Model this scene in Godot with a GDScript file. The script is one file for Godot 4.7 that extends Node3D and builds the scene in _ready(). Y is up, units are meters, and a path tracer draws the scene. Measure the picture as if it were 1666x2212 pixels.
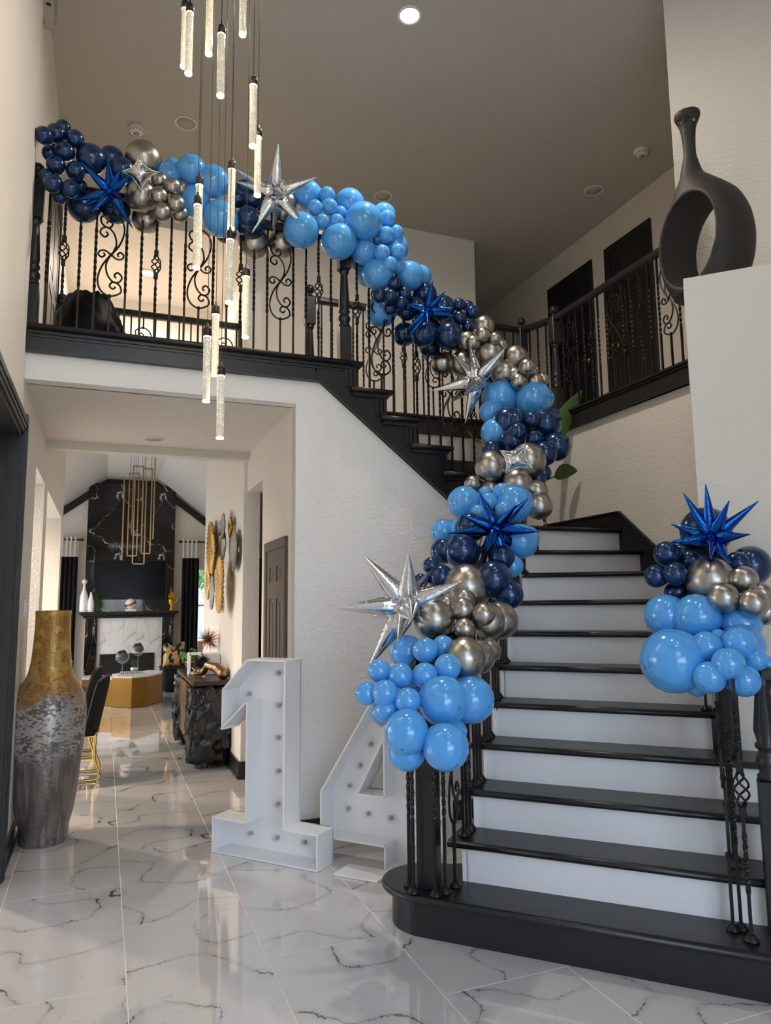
extends Node3D
# Two-storey foyer with a winding black-and-white stair dressed with a balloon garland.
# World: y up, metres; -Z runs down the hall, +X to the right; the lower flight climbs at 45 degrees.

const XL := -0.5025     # left wall
const ZB := -4.694      # balcony front
const XR := 1.19        # right wall of the hall
const A0 := 3.2198      # face of the first step, measured along the flight
const GO := 0.2075      # going
const RI := 0.19        # rise
const YU := 3.23        # upper floor
const YC := 2.896       # hall ceiling
const YT := 5.65        # top ceiling
const S2 := 0.70710678

var M := {}
var used := {}
var rng := RandomNumberGenerator.new()

# ------------------------------------------------------------------ naming and nodes
func numbered(parent: Node, called: String) -> String:
	var key = str(parent.get_instance_id()) + "/" + called
	var n: int = used.get(key, 0)
	used[key] = n + 1
	return called if n == 0 else "%s_%03d" % [called, n]

func tag(o: Node, label: String, category := "", group := "", kind := "") -> Node:
	if label != "": o.set_meta("label", label)
	if category != "": o.set_meta("category", category)
	if group != "": o.set_meta("group", group)
	if kind != "": o.set_meta("kind", kind)
	return o

func thing(called: String, label: String, category: String, at := Vector3.ZERO, turn := 0.0, group := "") -> Node3D:
	var o = Node3D.new()
	o.name = numbered(self, called)
	add_child(o)
	o.position = at
	o.rotation.y = turn
	tag(o, label, category, group)
	return o

func part_mesh(called: String, mesh: Mesh, mat: Material, parent: Node, xf := Transform3D.IDENTITY) -> MeshInstance3D:
	var o = MeshInstance3D.new()
	o.name = numbered(parent, called)
	o.mesh = mesh
	o.material_override = mat
	parent.add_child(o)
	o.transform = xf
	o.cast_shadow = GeometryInstance3D.SHADOW_CASTING_SETTING_ON
	return o

func done(s: SurfaceTool) -> ArrayMesh:
	s.generate_normals()
	return s.commit()

func part(called: String, s: SurfaceTool, mat: Material, parent: Node, xf := Transform3D.IDENTITY) -> MeshInstance3D:
	return part_mesh(called, done(s), mat, parent, xf)

func solo(called: String, s: SurfaceTool, mat: Material, label: String, category: String, group := "") -> MeshInstance3D:
	var o = part(called, s, mat, self)
	tag(o, label, category, group)
	return o

func struct(called: String, s: SurfaceTool, mat: Material, label: String) -> MeshInstance3D:
	var o = part(called, s, mat, self)
	tag(o, label, "", "", "structure")
	return o

# ------------------------------------------------------------------ shapes
func mb(smooth := false) -> SurfaceTool:
	var s = SurfaceTool.new()
	s.begin(Mesh.PRIMITIVE_TRIANGLES)
	s.set_smooth_group(0 if smooth else -1)
	return s

func tri(s: SurfaceTool, a: Vector3, b: Vector3, c: Vector3, out: Vector3) -> void:
	if (b - a).cross(c - a).dot(out) > 0.0:
		s.add_vertex(a); s.add_vertex(c); s.add_vertex(b)
	else:
		s.add_vertex(a); s.add_vertex(b); s.add_vertex(c)

func quad(s: SurfaceTool, a: Vector3, b: Vector3, c: Vector3, d: Vector3, out: Vector3) -> void:
	tri(s, a, b, c, out); tri(s, a, c, d, out)

func box(s: SurfaceTool, c: Vector3, z: Vector3, bv := 0.0, bs := Basis.IDENTITY) -> void:
	var h = z * 0.5
	var b: float = min(bv, min(h.x, min(h.y, h.z)) * 0.9)
	var P = func(sg: Vector3, ax: int) -> Vector3:
		var v = Vector3.ZERO
		for i in 3: v[i] = sg[i] * (h[i] - (0.0 if i == ax else b))
		return c + bs * v
	for ax in 3:
		var j = (ax + 1) % 3
		var k = (ax + 2) % 3
		for sa in [-1.0, 1.0]:
			var q = []
			for pr in [[-1.0, -1.0], [1.0, -1.0], [1.0, 1.0], [-1.0, 1.0]]:
				var sg = Vector3.ZERO
				sg[ax] = sa; sg[j] = pr[0]; sg[k] = pr[1]
				q.append(P.call(sg, ax))
			var out = Vector3.ZERO
			out[ax] = sa
			quad(s, q[0], q[1], q[2], q[3], bs * out)
			if b > 0.0:
				for sj in [-1.0, 1.0]:
					var g1 = Vector3.ZERO; g1[ax] = sa; g1[j] = sj; g1[k] = -1.0
					var g2 = g1; g2[k] = 1.0
					var o2 = Vector3.ZERO; o2[ax] = sa; o2[j] = sj
					quad(s, P.call(g1, ax), P.call(g2, ax), P.call(g2, j), P.call(g1, j), bs * o2)
	if b > 0.0:
		for x in [-1.0, 1.0]:
			for y in [-1.0, 1.0]:
				for w in [-1.0, 1.0]:
					var g = Vector3(x, y, w)
					tri(s, P.call(g, 0), P.call(g, 1), P.call(g, 2), bs * g)

func bx(s: SurfaceTool, x0: float, x1: float, y0: float, y1: float, z0: float, z1: float, bv := 0.0) -> void:
	box(s, Vector3((x0 + x1) * 0.5, (y0 + y1) * 0.5, (z0 + z1) * 0.5), Vector3(absf(x1 - x0), absf(y1 - y0), absf(z1 - z0)), bv)

# polygon pts in the plane (o, ex, ey), pushed from depth d0 to d1 along ez
func prism(s: SurfaceTool, pts: PackedVector2Array, o: Vector3, ex: Vector3, ey: Vector3, ez: Vector3, d0: float, d1: float) -> void:
	var ids = Geometry2D.triangulate_polygon(pts)
	var lo: float = min(d0, d1)
	var hi: float = max(d0, d1)
	var at = func(p: Vector2, d: float) -> Vector3: return o + ex * p.x + ey * p.y + ez * d
	for i in range(0, ids.size(), 3):
		var a: Vector2 = pts[ids[i]]; var b: Vector2 = pts[ids[i + 1]]; var c: Vector2 = pts[ids[i + 2]]
		tri(s, at.call(a, hi), at.call(b, hi), at.call(c, hi), ez)
		tri(s, at.call(a, lo), at.call(b, lo), at.call(c, lo), -ez)
	var cw = Geometry2D.is_polygon_clockwise(pts)
	for i in pts.size():
		var a: Vector2 = pts[i]; var b: Vector2 = pts[(i + 1) % pts.size()]
		var e = b - a
		var n = Vector2(e.y, -e.x) * (-1.0 if cw else 1.0)
		quad(s, at.call(a, lo), at.call(b, lo), at.call(b, hi), at.call(a, hi), ex * n.x + ey * n.y)

func plan(s: SurfaceTool, pts: PackedVector2Array, y0: float, y1: float) -> void:   # (x, z) outline, pushed up from y0 to y1
	prism(s, pts, Vector3.ZERO, Vector3(1, 0, 0), Vector3(0, 0, 1), Vector3.UP, y0, y1)

func elev(s: SurfaceTool, pts: PackedVector2Array, z0: float, z1: float) -> void:   # (x, y) outline, pushed from z0 to z1
	prism(s, pts, Vector3.ZERO, Vector3(1, 0, 0), Vector3(0, 1, 0), Vector3(0, 0, 1), z0, z1)

func side(s: SurfaceTool, pts: PackedVector2Array, x0: float, x1: float) -> void:   # (z, y) outline, pushed from x0 to x1
	prism(s, pts, Vector3.ZERO, Vector3(0, 0, 1), Vector3(0, 1, 0), Vector3(1, 0, 0), x0, x1)

func lathe(s: SurfaceTool, prof: Array, n := 24, xf := Transform3D.IDENTITY, uv := false) -> void:
	var total = 0.0
	var acc = [0.0]
	for i in range(1, prof.size()):
		total += (prof[i] - prof[i - 1]).length()
		acc.append(total)
	for i in range(prof.size() - 1):
		var p: Vector2 = prof[i]; var q: Vector2 = prof[i + 1]
		for k in n:
			var t0 = TAU * k / n; var t1 = TAU * (k + 1) / n
			var a = Vector3(p.x * cos(t0), p.y, p.x * sin(t0)); var b = Vector3(p.x * cos(t1), p.y, p.x * sin(t1))
			var c = Vector3(q.x * cos(t1), q.y, q.x * sin(t1)); var d = Vector3(q.x * cos(t0), q.y, q.x * sin(t0))
			var e = q - p
			var tm = (t0 + t1) * 0.5
			var out = Vector3(e.y * cos(tm), -e.x, e.y * sin(tm))
			if uv:
				var va: float = 1.0 - acc[i] / total; var vb: float = 1.0 - acc[i + 1] / total
				var u0 = float(k) / n; var u1 = float(k + 1) / n
				_uvtri(s, xf * a, xf * b, xf * c, Vector2(u0, va), Vector2(u1, va), Vector2(u1, vb), xf.basis * out)
				_uvtri(s, xf * a, xf * c, xf * d, Vector2(u0, va), Vector2(u1, vb), Vector2(u0, vb), xf.basis * out)
			else:
				if p.x > 1e-6: tri(s, xf * a, xf * b, xf * c, xf.basis * out)
				if q.x > 1e-6: tri(s, xf * a, xf * c, xf * d, xf.basis * out)

func _uvtri(s: SurfaceTool, a: Vector3, b: Vector3, c: Vector3, ua: Vector2, ub: Vector2, uc: Vector2, out: Vector3) -> void:
	if (b - a).cross(c - a).length_squared() < 1e-16: return
	if (b - a).cross(c - a).dot(out) > 0.0:
		s.set_uv(ua); s.add_vertex(a); s.set_uv(uc); s.add_vertex(c); s.set_uv(ub); s.add_vertex(b)
	else:
		s.set_uv(ua); s.add_vertex(a); s.set_uv(ub); s.add_vertex(b); s.set_uv(uc); s.add_vertex(c)

func uvquad(s: SurfaceTool, a: Vector3, b: Vector3, c: Vector3, d: Vector3, out: Vector3) -> void:
	_uvtri(s, a, b, c, Vector2(0, 1), Vector2(1, 1), Vector2(1, 0), out)
	_uvtri(s, a, c, d, Vector2(0, 1), Vector2(1, 0), Vector2(0, 0), out)

# a tube along pts; rad is a number or one per point; n sides; twist in turns along the path
func tube(s: SurfaceTool, pts: Array, rad, n := 8, twist := 0.0, closed := false, phase := 0.0) -> void:
	var m = pts.size()
	var up = Vector3.ZERO
	var rings = []
	for i in m:
		var t: Vector3
		if closed: t = (pts[(i + 1) % m] - pts[(i - 1 + m) % m]).normalized()
		else: t = (pts[min(i + 1, m - 1)] - pts[max(i - 1, 0)]).normalized()
		if up == Vector3.ZERO:
			up = Vector3.UP if absf(t.y) < 0.9 else Vector3.RIGHT
		up = (up - t * up.dot(t)).normalized()
		var w = t.cross(up)
		var r: float = rad[i] if rad is Array else rad
		var ring = []
		for k in n:
			var an = TAU * (k + phase) / n + twist * TAU * i / max(m - 1, 1)
			ring.append(pts[i] + (up * cos(an) + w * sin(an)) * r)
		rings.append(ring)
	var last = m if closed else m - 1
	for i in last:
		var r0: Array = rings[i]; var r1: Array = rings[(i + 1) % m]
		var c0: Vector3 = pts[i]
		for k in n:
			var k2 = (k + 1) % n
			quad(s, r0[k], r0[k2], r1[k2], r1[k], (r0[k] + r0[k2] - 2.0 * c0))
	if not closed:
		for e in [0, m - 1]:
			var dir: Vector3 = (pts[0] - pts[1]) if e == 0 else (pts[m - 1] - pts[m - 2])
			for k in n:
				tri(s, pts[e], rings[e][k], rings[e][(k + 1) % n], dir)

func ball(s: SurfaceTool, c: Vector3, r: float, n := 16, sq := Vector3.ONE) -> void:
	var prof = []
	var h = int(n / 2)
	for i in h + 1:
		var t = PI * i / h
		prof.append(Vector2(r * sin(t), -r * cos(t)))
	lathe(s, prof, n, Transform3D(Basis.from_scale(sq), c))

func spline(pts: Array, per := 8) -> Array:
	var out = []
	for i in range(pts.size() - 1):
		var p0 = pts[max(i - 1, 0)]; var p1 = pts[i]; var p2 = pts[i + 1]; var p3 = pts[min(i + 2, pts.size() - 1)]
		for k in per:
			var t = float(k) / per
			out.append(0.5 * (2.0 * p1 + (p2 - p0) * t + (2.0 * p0 - 5.0 * p1 + 4.0 * p2 - p3) * t * t + (3.0 * p1 - p0 - 3.0 * p2 + p3) * t * t * t))
	out.append(pts[-1])
	return out

func sa(a: float, u: float, y := 0.0) -> Vector3:     # along the flight a, across it u
	return Vector3((a + u) * S2, y, (u - a) * S2)

func sa2(a: float, u: float) -> Vector2:
	return Vector2((a + u) * S2, (u - a) * S2)

# ------------------------------------------------------------------ materials
func mk(col: Color, rough := 0.6, metal := 0.0) -> StandardMaterial3D:
	var m = StandardMaterial3D.new()
	m.albedo_color = col
	m.roughness = rough
	m.metallic = metal
	return m

func rgb(r: int, g: int, b: int) -> Color:
	return Color(r / 255.0, g / 255.0, b / 255.0)

func noise_tex(freq: float, size := 512, octaves := 3, seed_ := 1, bump := 0.0, lo := Color.BLACK, hi := Color.WHITE) -> NoiseTexture2D:
	var f = FastNoiseLite.new()
	f.noise_type = FastNoiseLite.TYPE_SIMPLEX_SMOOTH
	f.frequency = freq
	f.fractal_octaves = octaves
	f.seed = seed_
	var t = NoiseTexture2D.new()
	t.width = size; t.height = size
	t.seamless = true
	t.noise = f
	if bump > 0.0:
		t.as_normal_map = true
		t.bump_strength = bump
	else:
		var g = Gradient.new()
		g.set_color(0, lo); g.set_color(1, hi)
		t.color_ramp = g
	return t

func plaster(col: Color, strength := 1.0, rough := 0.75) -> StandardMaterial3D:
	var m = mk(col, rough)
	m.normal_enabled = true
	m.normal_texture = M.plaster_bump
	m.normal_scale = strength
	m.uv1_triplanar = true
	m.uv1_world_triplanar = true
	m.uv1_scale = Vector3.ONE * 1.6
	return m

func marble_image(seed_: int, w: int, h: int, base: Color, vein: Color, reach: float, width_: float, fine := 0.5, zoom := 1.0) -> ImageTexture:
	var a = FastNoiseLite.new(); a.seed = seed_; a.noise_type = FastNoiseLite.TYPE_SIMPLEX_SMOOTH; a.frequency = 0.0024 * zoom; a.fractal_octaves = 2; a.fractal_gain = 0.35
	a.domain_warp_enabled = true; a.domain_warp_amplitude = 42.0; a.domain_warp_frequency = 0.011 * zoom; a.domain_warp_fractal_octaves = 4
	var b = FastNoiseLite.new(); b.seed = seed_ + 50; b.noise_type = FastNoiseLite.TYPE_SIMPLEX_SMOOTH; b.frequency = 0.0062 * zoom; b.fractal_octaves = 2
	b.domain_warp_enabled = true; b.domain_warp_amplitude = 36.0; b.domain_warp_frequency = 0.016 * zoom; b.domain_warp_fractal_octaves = 4
	var c = FastNoiseLite.new(); c.seed = seed_ + 90; c.noise_type = FastNoiseLite.TYPE_SIMPLEX_SMOOTH; c.frequency = 0.0075 * zoom; c.fractal_octaves = 3
	var im = Image.create(w, h, false, Image.FORMAT_RGB8)
	for y in h:
		for x in w:
			var n1 = absf(a.get_noise_2d(x, y))
			var n2 = absf(b.get_noise_2d(x, y))
			var m = c.get_noise_2d(x, y)
			var wd = width_ * (0.35 + 1.5 * maxf(m + 0.1, 0.0))
			var big = (1.0 - smoothstep(wd * 0.3, wd, n1)) * smoothstep(-0.35 - reach, 0.15 - reach, m)
			var halo = (1.0 - smoothstep(0.0, width_ * 7.0, n1)) * 0.10
			var thin = (1.0 - smoothstep(0.0, width_ * 0.8, n2)) * smoothstep(0.0, 0.45, -m + 0.12) * fine
			im.set_pixel(x, y, base.lerp(vein, clampf(big * 0.9 + thin * 0.55 + halo, 0.0, 1.0)))
	return ImageTexture.create_from_image(im)

func make_materials() -> void:
	M.plaster_bump = noise_tex(0.035, 512, 3, 7, 2.2)
	M.wood_bump = noise_tex(0.02, 512, 3, 9, 0.8)
	M.wall = plaster(rgb(233, 228, 221))
	M.wall_white = plaster(rgb(238, 238, 238))
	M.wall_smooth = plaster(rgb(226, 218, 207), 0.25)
	M.wall_upper = plaster(rgb(244, 238, 230), 0.25)
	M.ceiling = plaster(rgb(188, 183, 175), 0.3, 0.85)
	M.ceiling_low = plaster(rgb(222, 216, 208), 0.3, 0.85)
	M.black = mk(rgb(30, 30, 34), 0.33)
	M.black.normal_enabled = true; M.black.normal_texture = M.wood_bump; M.black.normal_scale = 0.35
	M.black.uv1_triplanar = true; M.black.uv1_world_triplanar = true; M.black.uv1_scale = Vector3(0.7, 6.0, 0.7)
	M.black_flat = mk(rgb(18, 17, 18), 0.5)
	M.iron = mk(rgb(22, 22, 23), 0.42, 0.3)
	M.riser = mk(rgb(236, 236, 238), 0.38)
	M.white = mk(rgb(240, 240, 240), 0.5)
	M.white_gloss = mk(rgb(242, 243, 245), 0.3)
	M.grout = mk(rgb(236, 236, 235), 0.6)
	M.trim_white = mk(rgb(232, 229, 224), 0.5)
	M.brass = mk(rgb(196, 156, 84), 0.28, 1.0)
	M.gold = mk(rgb(176, 132, 48), 0.32, 1.0)
	M.champagne = mk(rgb(186, 160, 118), 0.35, 1.0)
	M.gold_brushed = mk(rgb(150, 108, 48), 0.42, 0.9)
	M.gold_bright = mk(rgb(214, 180, 104), 0.16, 1.0)
	M.white_marble_plain = mk(rgb(222, 219, 214), 0.15)
	M.screen = mk(rgb(9, 12, 20), 0.18)
	M.screen.metallic_specular = 0.25
	M.bag = mk(rgb(8, 8, 9), 0.4)
	M.bag.metallic_specular = 0.3
	M.brown_door = mk(rgb(84, 72, 66), 0.5)
	M.tiles = []
	for k in 4:
		var m = mk(Color.WHITE, 0.035)
		m.albedo_texture = marble_image(11 + k * 17, 320, 640, rgb(206, 206, 207), rgb(84, 84, 84), 0.1, 0.016, 0.5)
		m.metallic_specular = 0.7
		m.clearcoat_enabled = true; m.clearcoat = 0.6; m.clearcoat_roughness = 0.02
		M.tiles.append(m)
	M.floor_far = mk(rgb(222, 221, 219), 0.08)
	var bm = mk(Color.WHITE, 0.06)
	bm.albedo_texture = marble_image(401, 256, 384, rgb(16, 15, 16), rgb(230, 226, 220), 0.25, 0.02, 0.9, 1.6)
	M.black_marble = bm
	var wm = mk(Color.WHITE, 0.14)
	wm.albedo_texture = marble_image(733, 256, 256, rgb(226, 224, 221), rgb(150, 146, 142), 0.05, 0.03, 0.6, 1.5)
	M.white_marble = wm

# ------------------------------------------------------------------ camera, sky, lamps
func lamp_at(p: Vector3, col: Color, energy: float, size: float, parent: Node) -> void:
	var l = OmniLight3D.new()
	l.light_color = col
	l.light_energy = energy
	l.light_size = size
	l.omni_range = 30.0
	l.omni_attenuation = 2.0
	l.shadow_enabled = true
	l.name = numbered(parent, "lamp_light")
	parent.add_child(l)
	l.position = p

func spot_at(p: Vector3, col: Color, energy: float, size: float, angle: float, parent: Node) -> void:
	var l = SpotLight3D.new()
	l.light_color = col
	l.light_energy = energy
	l.light_size = size
	l.spot_range = 30.0
	l.spot_attenuation = 2.0
	l.spot_angle = angle
	l.spot_angle_attenuation = 0.6
	l.shadow_enabled = true
	l.name = numbered(parent, "lamp_light")
	parent.add_child(l)
	l.position = p
	l.rotation.x = -PI / 2

func setup_view() -> void:
	var cam = Camera3D.new()
	cam.name = "camera"
	cam.fov = 71.45
	cam.position = Vector3(0, 1.5113, 0)
	cam.rotation_degrees = Vector3(7.3317, -21.4811, -0.6965)
	cam.near = 0.02
	add_child(cam)
	cam.current = true
	var env = Environment.new()
	env.background_mode = Environment.BG_SKY
	var sm = ProceduralSkyMaterial.new()
	sm.sky_top_color = rgb(160, 185, 216)
	sm.sky_horizon_color = rgb(222, 228, 234)
	sm.ground_bottom_color = rgb(150, 150, 148)
	sm.ground_horizon_color = rgb(190, 195, 200)
	sm.sky_energy_multiplier = SKY_ENERGY
	sm.ground_energy_multiplier = SKY_ENERGY
	var sk = Sky.new()
	sk.sky_material = sm
	env.sky = sk
	env.ambient_light_source = Environment.AMBIENT_SOURCE_DISABLED
	env.tonemap_mode = Environment.TONE_MAPPER_LINEAR
	env.tonemap_exposure = EXPOSURE
	env.sdfgi_enabled = true
	env.ssao_enabled = true
	env.ssil_enabled = true
	var we = WorldEnvironment.new()
	we.name = "environment"
	we.environment = env
	add_child(we)

const SKY_ENERGY := 2.65
const EXPOSURE := 1.0
const WARM := Color(1.0, 0.94, 0.87)

# ------------------------------------------------------------------ the shell
func build_shell() -> void:
	# floor: grout bed and staggered marble tiles
	var s = mb()
	bx(s, -7.0, 8.0, -0.2, -0.0012, -15.6, 3.0)
	var fl = struct("floor", s, M.grout, "glossy white marble tile floor with grey veins")
	var tw = 0.572
	var tl = 1.12
	var r = RandomNumberGenerator.new(); r.seed = 5
	for c in range(-7, 7):
		var x0 = 0.137 + tw * c
		var off = -4.38 if (c % 2) != 0 else -4.94
		for k in range(-5, 11):
			var z0 = off - tl * k
			if z0 > 3.0 or z0 - tl < -15.6: continue
			var t = mb()
			var g = 0.0016
			var b = 0.0012
			var a0 = Vector3(x0 + g, -0.0014, z0 - g); var a1 = Vector3(x0 + tw - g, -0.0014, z0 - g)
			var a2 = Vector3(x0 + tw - g, -0.0014, z0 - tl + g); var a3 = Vector3(x0 + g, -0.0014, z0 - tl + g)
			var up = Vector3(0, 0.0014, 0)
			var i = [a0 + up + Vector3(b, 0, -b), a1 + up + Vector3(-b, 0, -b), a2 + up + Vector3(-b, 0, b), a3 + up + Vector3(b, 0, b)]
			var fx = r.randi() % 2; var fy = r.randi() % 2
			var uvs = [Vector2(fx, fy), Vector2(1 - fx, fy), Vector2(1 - fx, 1 - fy), Vector2(fx, 1 - fy)]
			_uvtri(t, i[0], i[1], i[2], uvs[0], uvs[1], uvs[2], Vector3.UP)
			_uvtri(t, i[0], i[2], i[3], uvs[0], uvs[2], uvs[3], Vector3.UP)
			var lo = [a0, a1, a2, a3]
			for e in 4:
				var f = (e + 1) % 4
				var out: Vector3 = (lo[e] + lo[f]) * 0.5 - (a0 + a2) * 0.5 + Vector3(0, 0.2, 0)
				_uvtri(t, lo[e], lo[f], i[f], uvs[e], uvs[f], uvs[f], out)
				_uvtri(t, lo[e], i[f], i[e], uvs[e], uvs[f], uvs[e], out)
			part("tile", t, M.tiles[r.randi() % 4], fl)
	# top ceiling
	s = mb()
	bx(s, -0.75, 7.5, YT, YT + 0.2, -12.2, 3.0)
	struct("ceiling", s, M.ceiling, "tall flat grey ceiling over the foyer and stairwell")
	# left wall with the wide cased opening and the two openings along the hall
	s = mb()
	var w0 = XL - 0.16
	bx(s, w0, XL, 0, YT, -2.3, 3.0)
	bx(s, w0, XL, 2.545, YT, -4.631, -2.3)
	bx(s, w0, XL, 0, YT, -5.724, -4.631)
	bx(s, w0, XL, 2.545, YT, -6.555, -5.724)
	bx(s, w0, XL, 0, YT, -6.876, -6.555)
	bx(s, w0, XL, 2.545, YT, -9.089, -6.876)
	bx(s, w0, XL, 0, YT, -9.4, -9.089)
	bx(s, XL, XL + 0.012, 2.68, YT, -4.55, 3.0)
	bx(s, XL, XL + 0.012, 0, 2.68, -2.15, 3.0)
	var wl = struct("wall_left", s, M.wall, "textured off-white wall on the left with tall openings")
	# black reeded casing round the front opening
	s = mb()
	for k in 4:
		var d = 0.012 + 0.006 * k if k < 3 else 0.016
		bx(s, XL, XL + d + 0.012, 0, 2.545 + 0.036 * (k + 1) - 0.004, -4.631 - 0.036 * (k + 1) + 0.003, -4.631 - 0.036 * k)
		bx(s, XL, XL + d + 0.012, 2.545 + 0.028 * k, 2.545 + 0.028 * (k + 1) - 0.003, -4.7, -2.2)
	bx(s, w0 - 0.01, XL + 0.01, 0, 2.545, -4.631, -4.605)
	bx(s, w0 - 0.01, XL + 0.01, 2.52, 2.55, -4.631, -2.3)
	bx(s, w0 - 0.01, XL + 0.01, 0, 2.545, -2.33, -2.3)
	for k in 3: bx(s, -0.56 - 0.03 * k, -0.545 - 0.03 * k, 0, 2.52, -4.605, -4.597)
	struct("trim_1", s, M.black, "black reeded casing round the opening at the far left")
	# baseboards
	s = mb()
	for seg in [[-5.724, -4.78], [-6.876, -6.555], [-9.4, -9.089]]:
		bx(s, XL, XL + 0.018, 0, 0.13, seg[0], seg[1])
		bx(s, XL, XL + 0.026, 0, 0.025, seg[0], seg[1])
		bx(s, XL, XL + 0.024, 0.105, 0.118, seg[0], seg[1])
	struct("baseboard_left", s, M.black, "black moulded baseboard along the left wall")
	s = mb()
	bx(s, 1.142, 1.16, 0, 0.15, -9.2, -6.52)
	bx(s, 1.136, 1.16, 0, 0.03, -9.2, -6.52)
	bx(s, 1.142, 1.34, 0, 0.15, -6.52, -6.49)
	struct("baseboard_right", s, M.black, "black moulded baseboard at the foot of the art wall")
	s = mb()
	bx(s, 1.2, 3.0, 0, 0.13, ZB, ZB + 0.018)
	struct("baseboard_back", s, M.black, "black baseboard behind the marquee digits")
	# balcony wall: header over the hall and the panel under the upper flight
	s = mb()
	elev(s, PackedVector2Array([Vector2(-0.66, YC), Vector2(XR, YC), Vector2(XR, 0), Vector2(2.95, 0), Vector2(3.12, 1.63), Vector2(1.36, 3.06), Vector2(-0.66, 3.06)]), ZB - 0.12, ZB)
	struct("wall_back", s, M.wall_white, "white textured wall under the balcony and upper stairs")
	# hall ceiling, upstairs floor slabs
	s = mb()
	bx(s, XL, XR + 0.2, YC, 3.06, -6.42, ZB - 0.1)
	bx(s, XL, XR + 0.2, YC - 0.07, 3.06, -6.52, -6.4)
	struct("ceiling_hall", s, M.ceiling_low, "low plain ceiling of the hall under the balcony")
	s = mb()
	bx(s, XL, 1.6, 3.05, YU, -6.82, ZB - 0.02)
	bx(s, XL, 1.36, 3.05, YU, -7.5, -6.82); bx(s, XL, 1.36, 3.32, 3.45, -8.8, -7.5)
	bx(s, 1.6, 3.95, 3.05, YU, -6.85, -5.86)
	bx(s, 3.93, 5.1, 3.05, YU, -12.1, -1.5)
	struct("floor_upper", s, M.wall_smooth, "upper landing floor seen from below")
	# right wall of the hall
	s = mb()
	bx(s, XR, XR + 0.15, 0, 3.06, -5.798, ZB - 0.02)
	bx(s, XR, XR + 0.15, 2.545, 3.06, -6.5, -5.798)
	bx(s, 1.16, 1.31, 0, 4.5, -9.2, -6.5)
	struct("wall_hall", s, M.wall, "beige textured wall on the right of the hall")
	# side room behind the passage
	s = mb()
	bx(s, 1.34, 3.2, 2.6, 2.75, -9.2, ZB - 0.12)
	bx(s, 3.1, 3.25, 0, 2.7, -9.2, ZB - 0.12)
	bx(s, 1.3, 3.2, 0, 4.5, -9.3, -9.15)
	struct("wall_side_room", s, M.wall_smooth, "plain wall of the side room past the hall opening")
	# landing shell
	s = mb()
	bx(s, 2.78, 3.9, 1.9, 2.055, -5.9, -4.69)
	bx(s, 1.3, 3.95, 0, 3.06, -5.98, -5.86)
	struct("wall_landing", s, M.wall, "beige textured wall behind the stair landing")
	s = mb()
	bx(s, 3.9, 4.05, 0, 3.07, -5.98, -2.4)
	struct("wall_stair", s, M.wall, "beige textured wall below the right balcony")
	# upstairs walls
	s = mb()
	bx(s, 1.21, 3.826, YU - 0.1, YT, -6.98, -6.83)
	bx(s, XL, 1.21, 5.16, YT, -6.98, -6.83)
	bx(s, 1.21, 1.36, 3.2, YT, -8.75, -6.98)
	bx(s, XL, 1.36, 3.34, 5.2, -8.85, -8.7)
	bx(s, XL - 0.1, 1.36, 5.16, 5.3, -8.85, -6.84)
	struct("wall_upper", s, M.wall_upper, "beige wall of the upper landing with the overlook opening")
	s = mb()
	bx(s, 3.68, 3.826, YU - 0.1, YT, -12.1, -6.98)
	bx(s, 3.68, 5.1, YU - 0.1, YT, -12.25, -12.1)
	bx(s, 4.95, 5.1, YU - 0.1, YT, -12.1, -1.4)
	struct("wall_corridor", s, M.wall_smooth, "shaded wall of the upstairs corridor with two doors")
	# the angled pillar wall with its ledge
	s = mb()
	plan(s, PackedVector2Array([sa2(4.1, 0.03), sa2(4.1, 4.2), sa2(4.72, 4.2), sa2(4.72, 0.03)]), 0, 3.275)
	plan(s, PackedVector2Array([sa2(4.66, 0.03), sa2(4.66, 4.2), sa2(5.3, 4.2), sa2(5.3, 0.03)]), 3.2, YT)
	struct("wall_right", s, M.wall, "off-white textured wall with a ledge on the right")
	# enclosing walls behind the camera
	s = mb()
	var fz = 1.3
	bx(s, -0.7, 7.5, 5.1, YT, fz, fz + 0.16)
	bx(s, -0.7, 7.5, 2.35, 2.6, fz, fz + 0.16)
	bx(s, -0.7, -0.1, 0, 2.35, fz, fz + 0.16)
	bx(s, 2.3, 7.5, 0, 2.35, fz, fz + 0.16)
	bx(s, -0.7, -0.45, 2.6, 5.1, fz, fz + 0.16)
	bx(s, 1.35, 7.5, 2.6, 5.1, fz, fz + 0.16)
	struct("wall_front", s, M.wall, "front wall of the foyer with the entrance and tall window")
	s = mb()
	bx(s, 6.9, 7.1, 0, YT, -1.6, 3.0)
	struct("wall_far_right", s, M.wall, "right outer wall of the foyer")
	window_frame("window_1", Vector3(0.45, 3.85, fz + 0.08), 1.8, 2.5, 3, 4, "tall mullioned window above the entrance")
	window_frame("door_1", Vector3(1.1, 1.18, fz + 0.08), 2.4, 2.36, 4, 1, "glazed double entrance door with black frame")
	# dining room and living room shell
	s = mb()
	bx(s, -4.6, -4.4, 0, 0.5, -9.4, -2.0); bx(s, -4.6, -4.4, 2.4, 3.2, -9.4, -2.0)
	bx(s, -4.6, -4.4, 0.5, 2.4, -9.4, -8.4); bx(s, -4.6, -4.4, 0.5, 2.4, -6.4, -5.6); bx(s, -4.6, -4.4, 0.5, 2.4, -3.7, -2.0)
	bx(s, -4.6, -0.6, 0, 3.2, -2.1, -1.95)
	bx(s, -4.5, -0.6, 2.75, 2.95, -9.4, -2.0)
	struct("wall_dining", s, M.wall_smooth, "dining room wall with two windows")
	s = mb()
	var zv = -15.0
	bx(s, -3.0, 1.6, 0, 4.6, zv - 0.2, zv)
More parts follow.
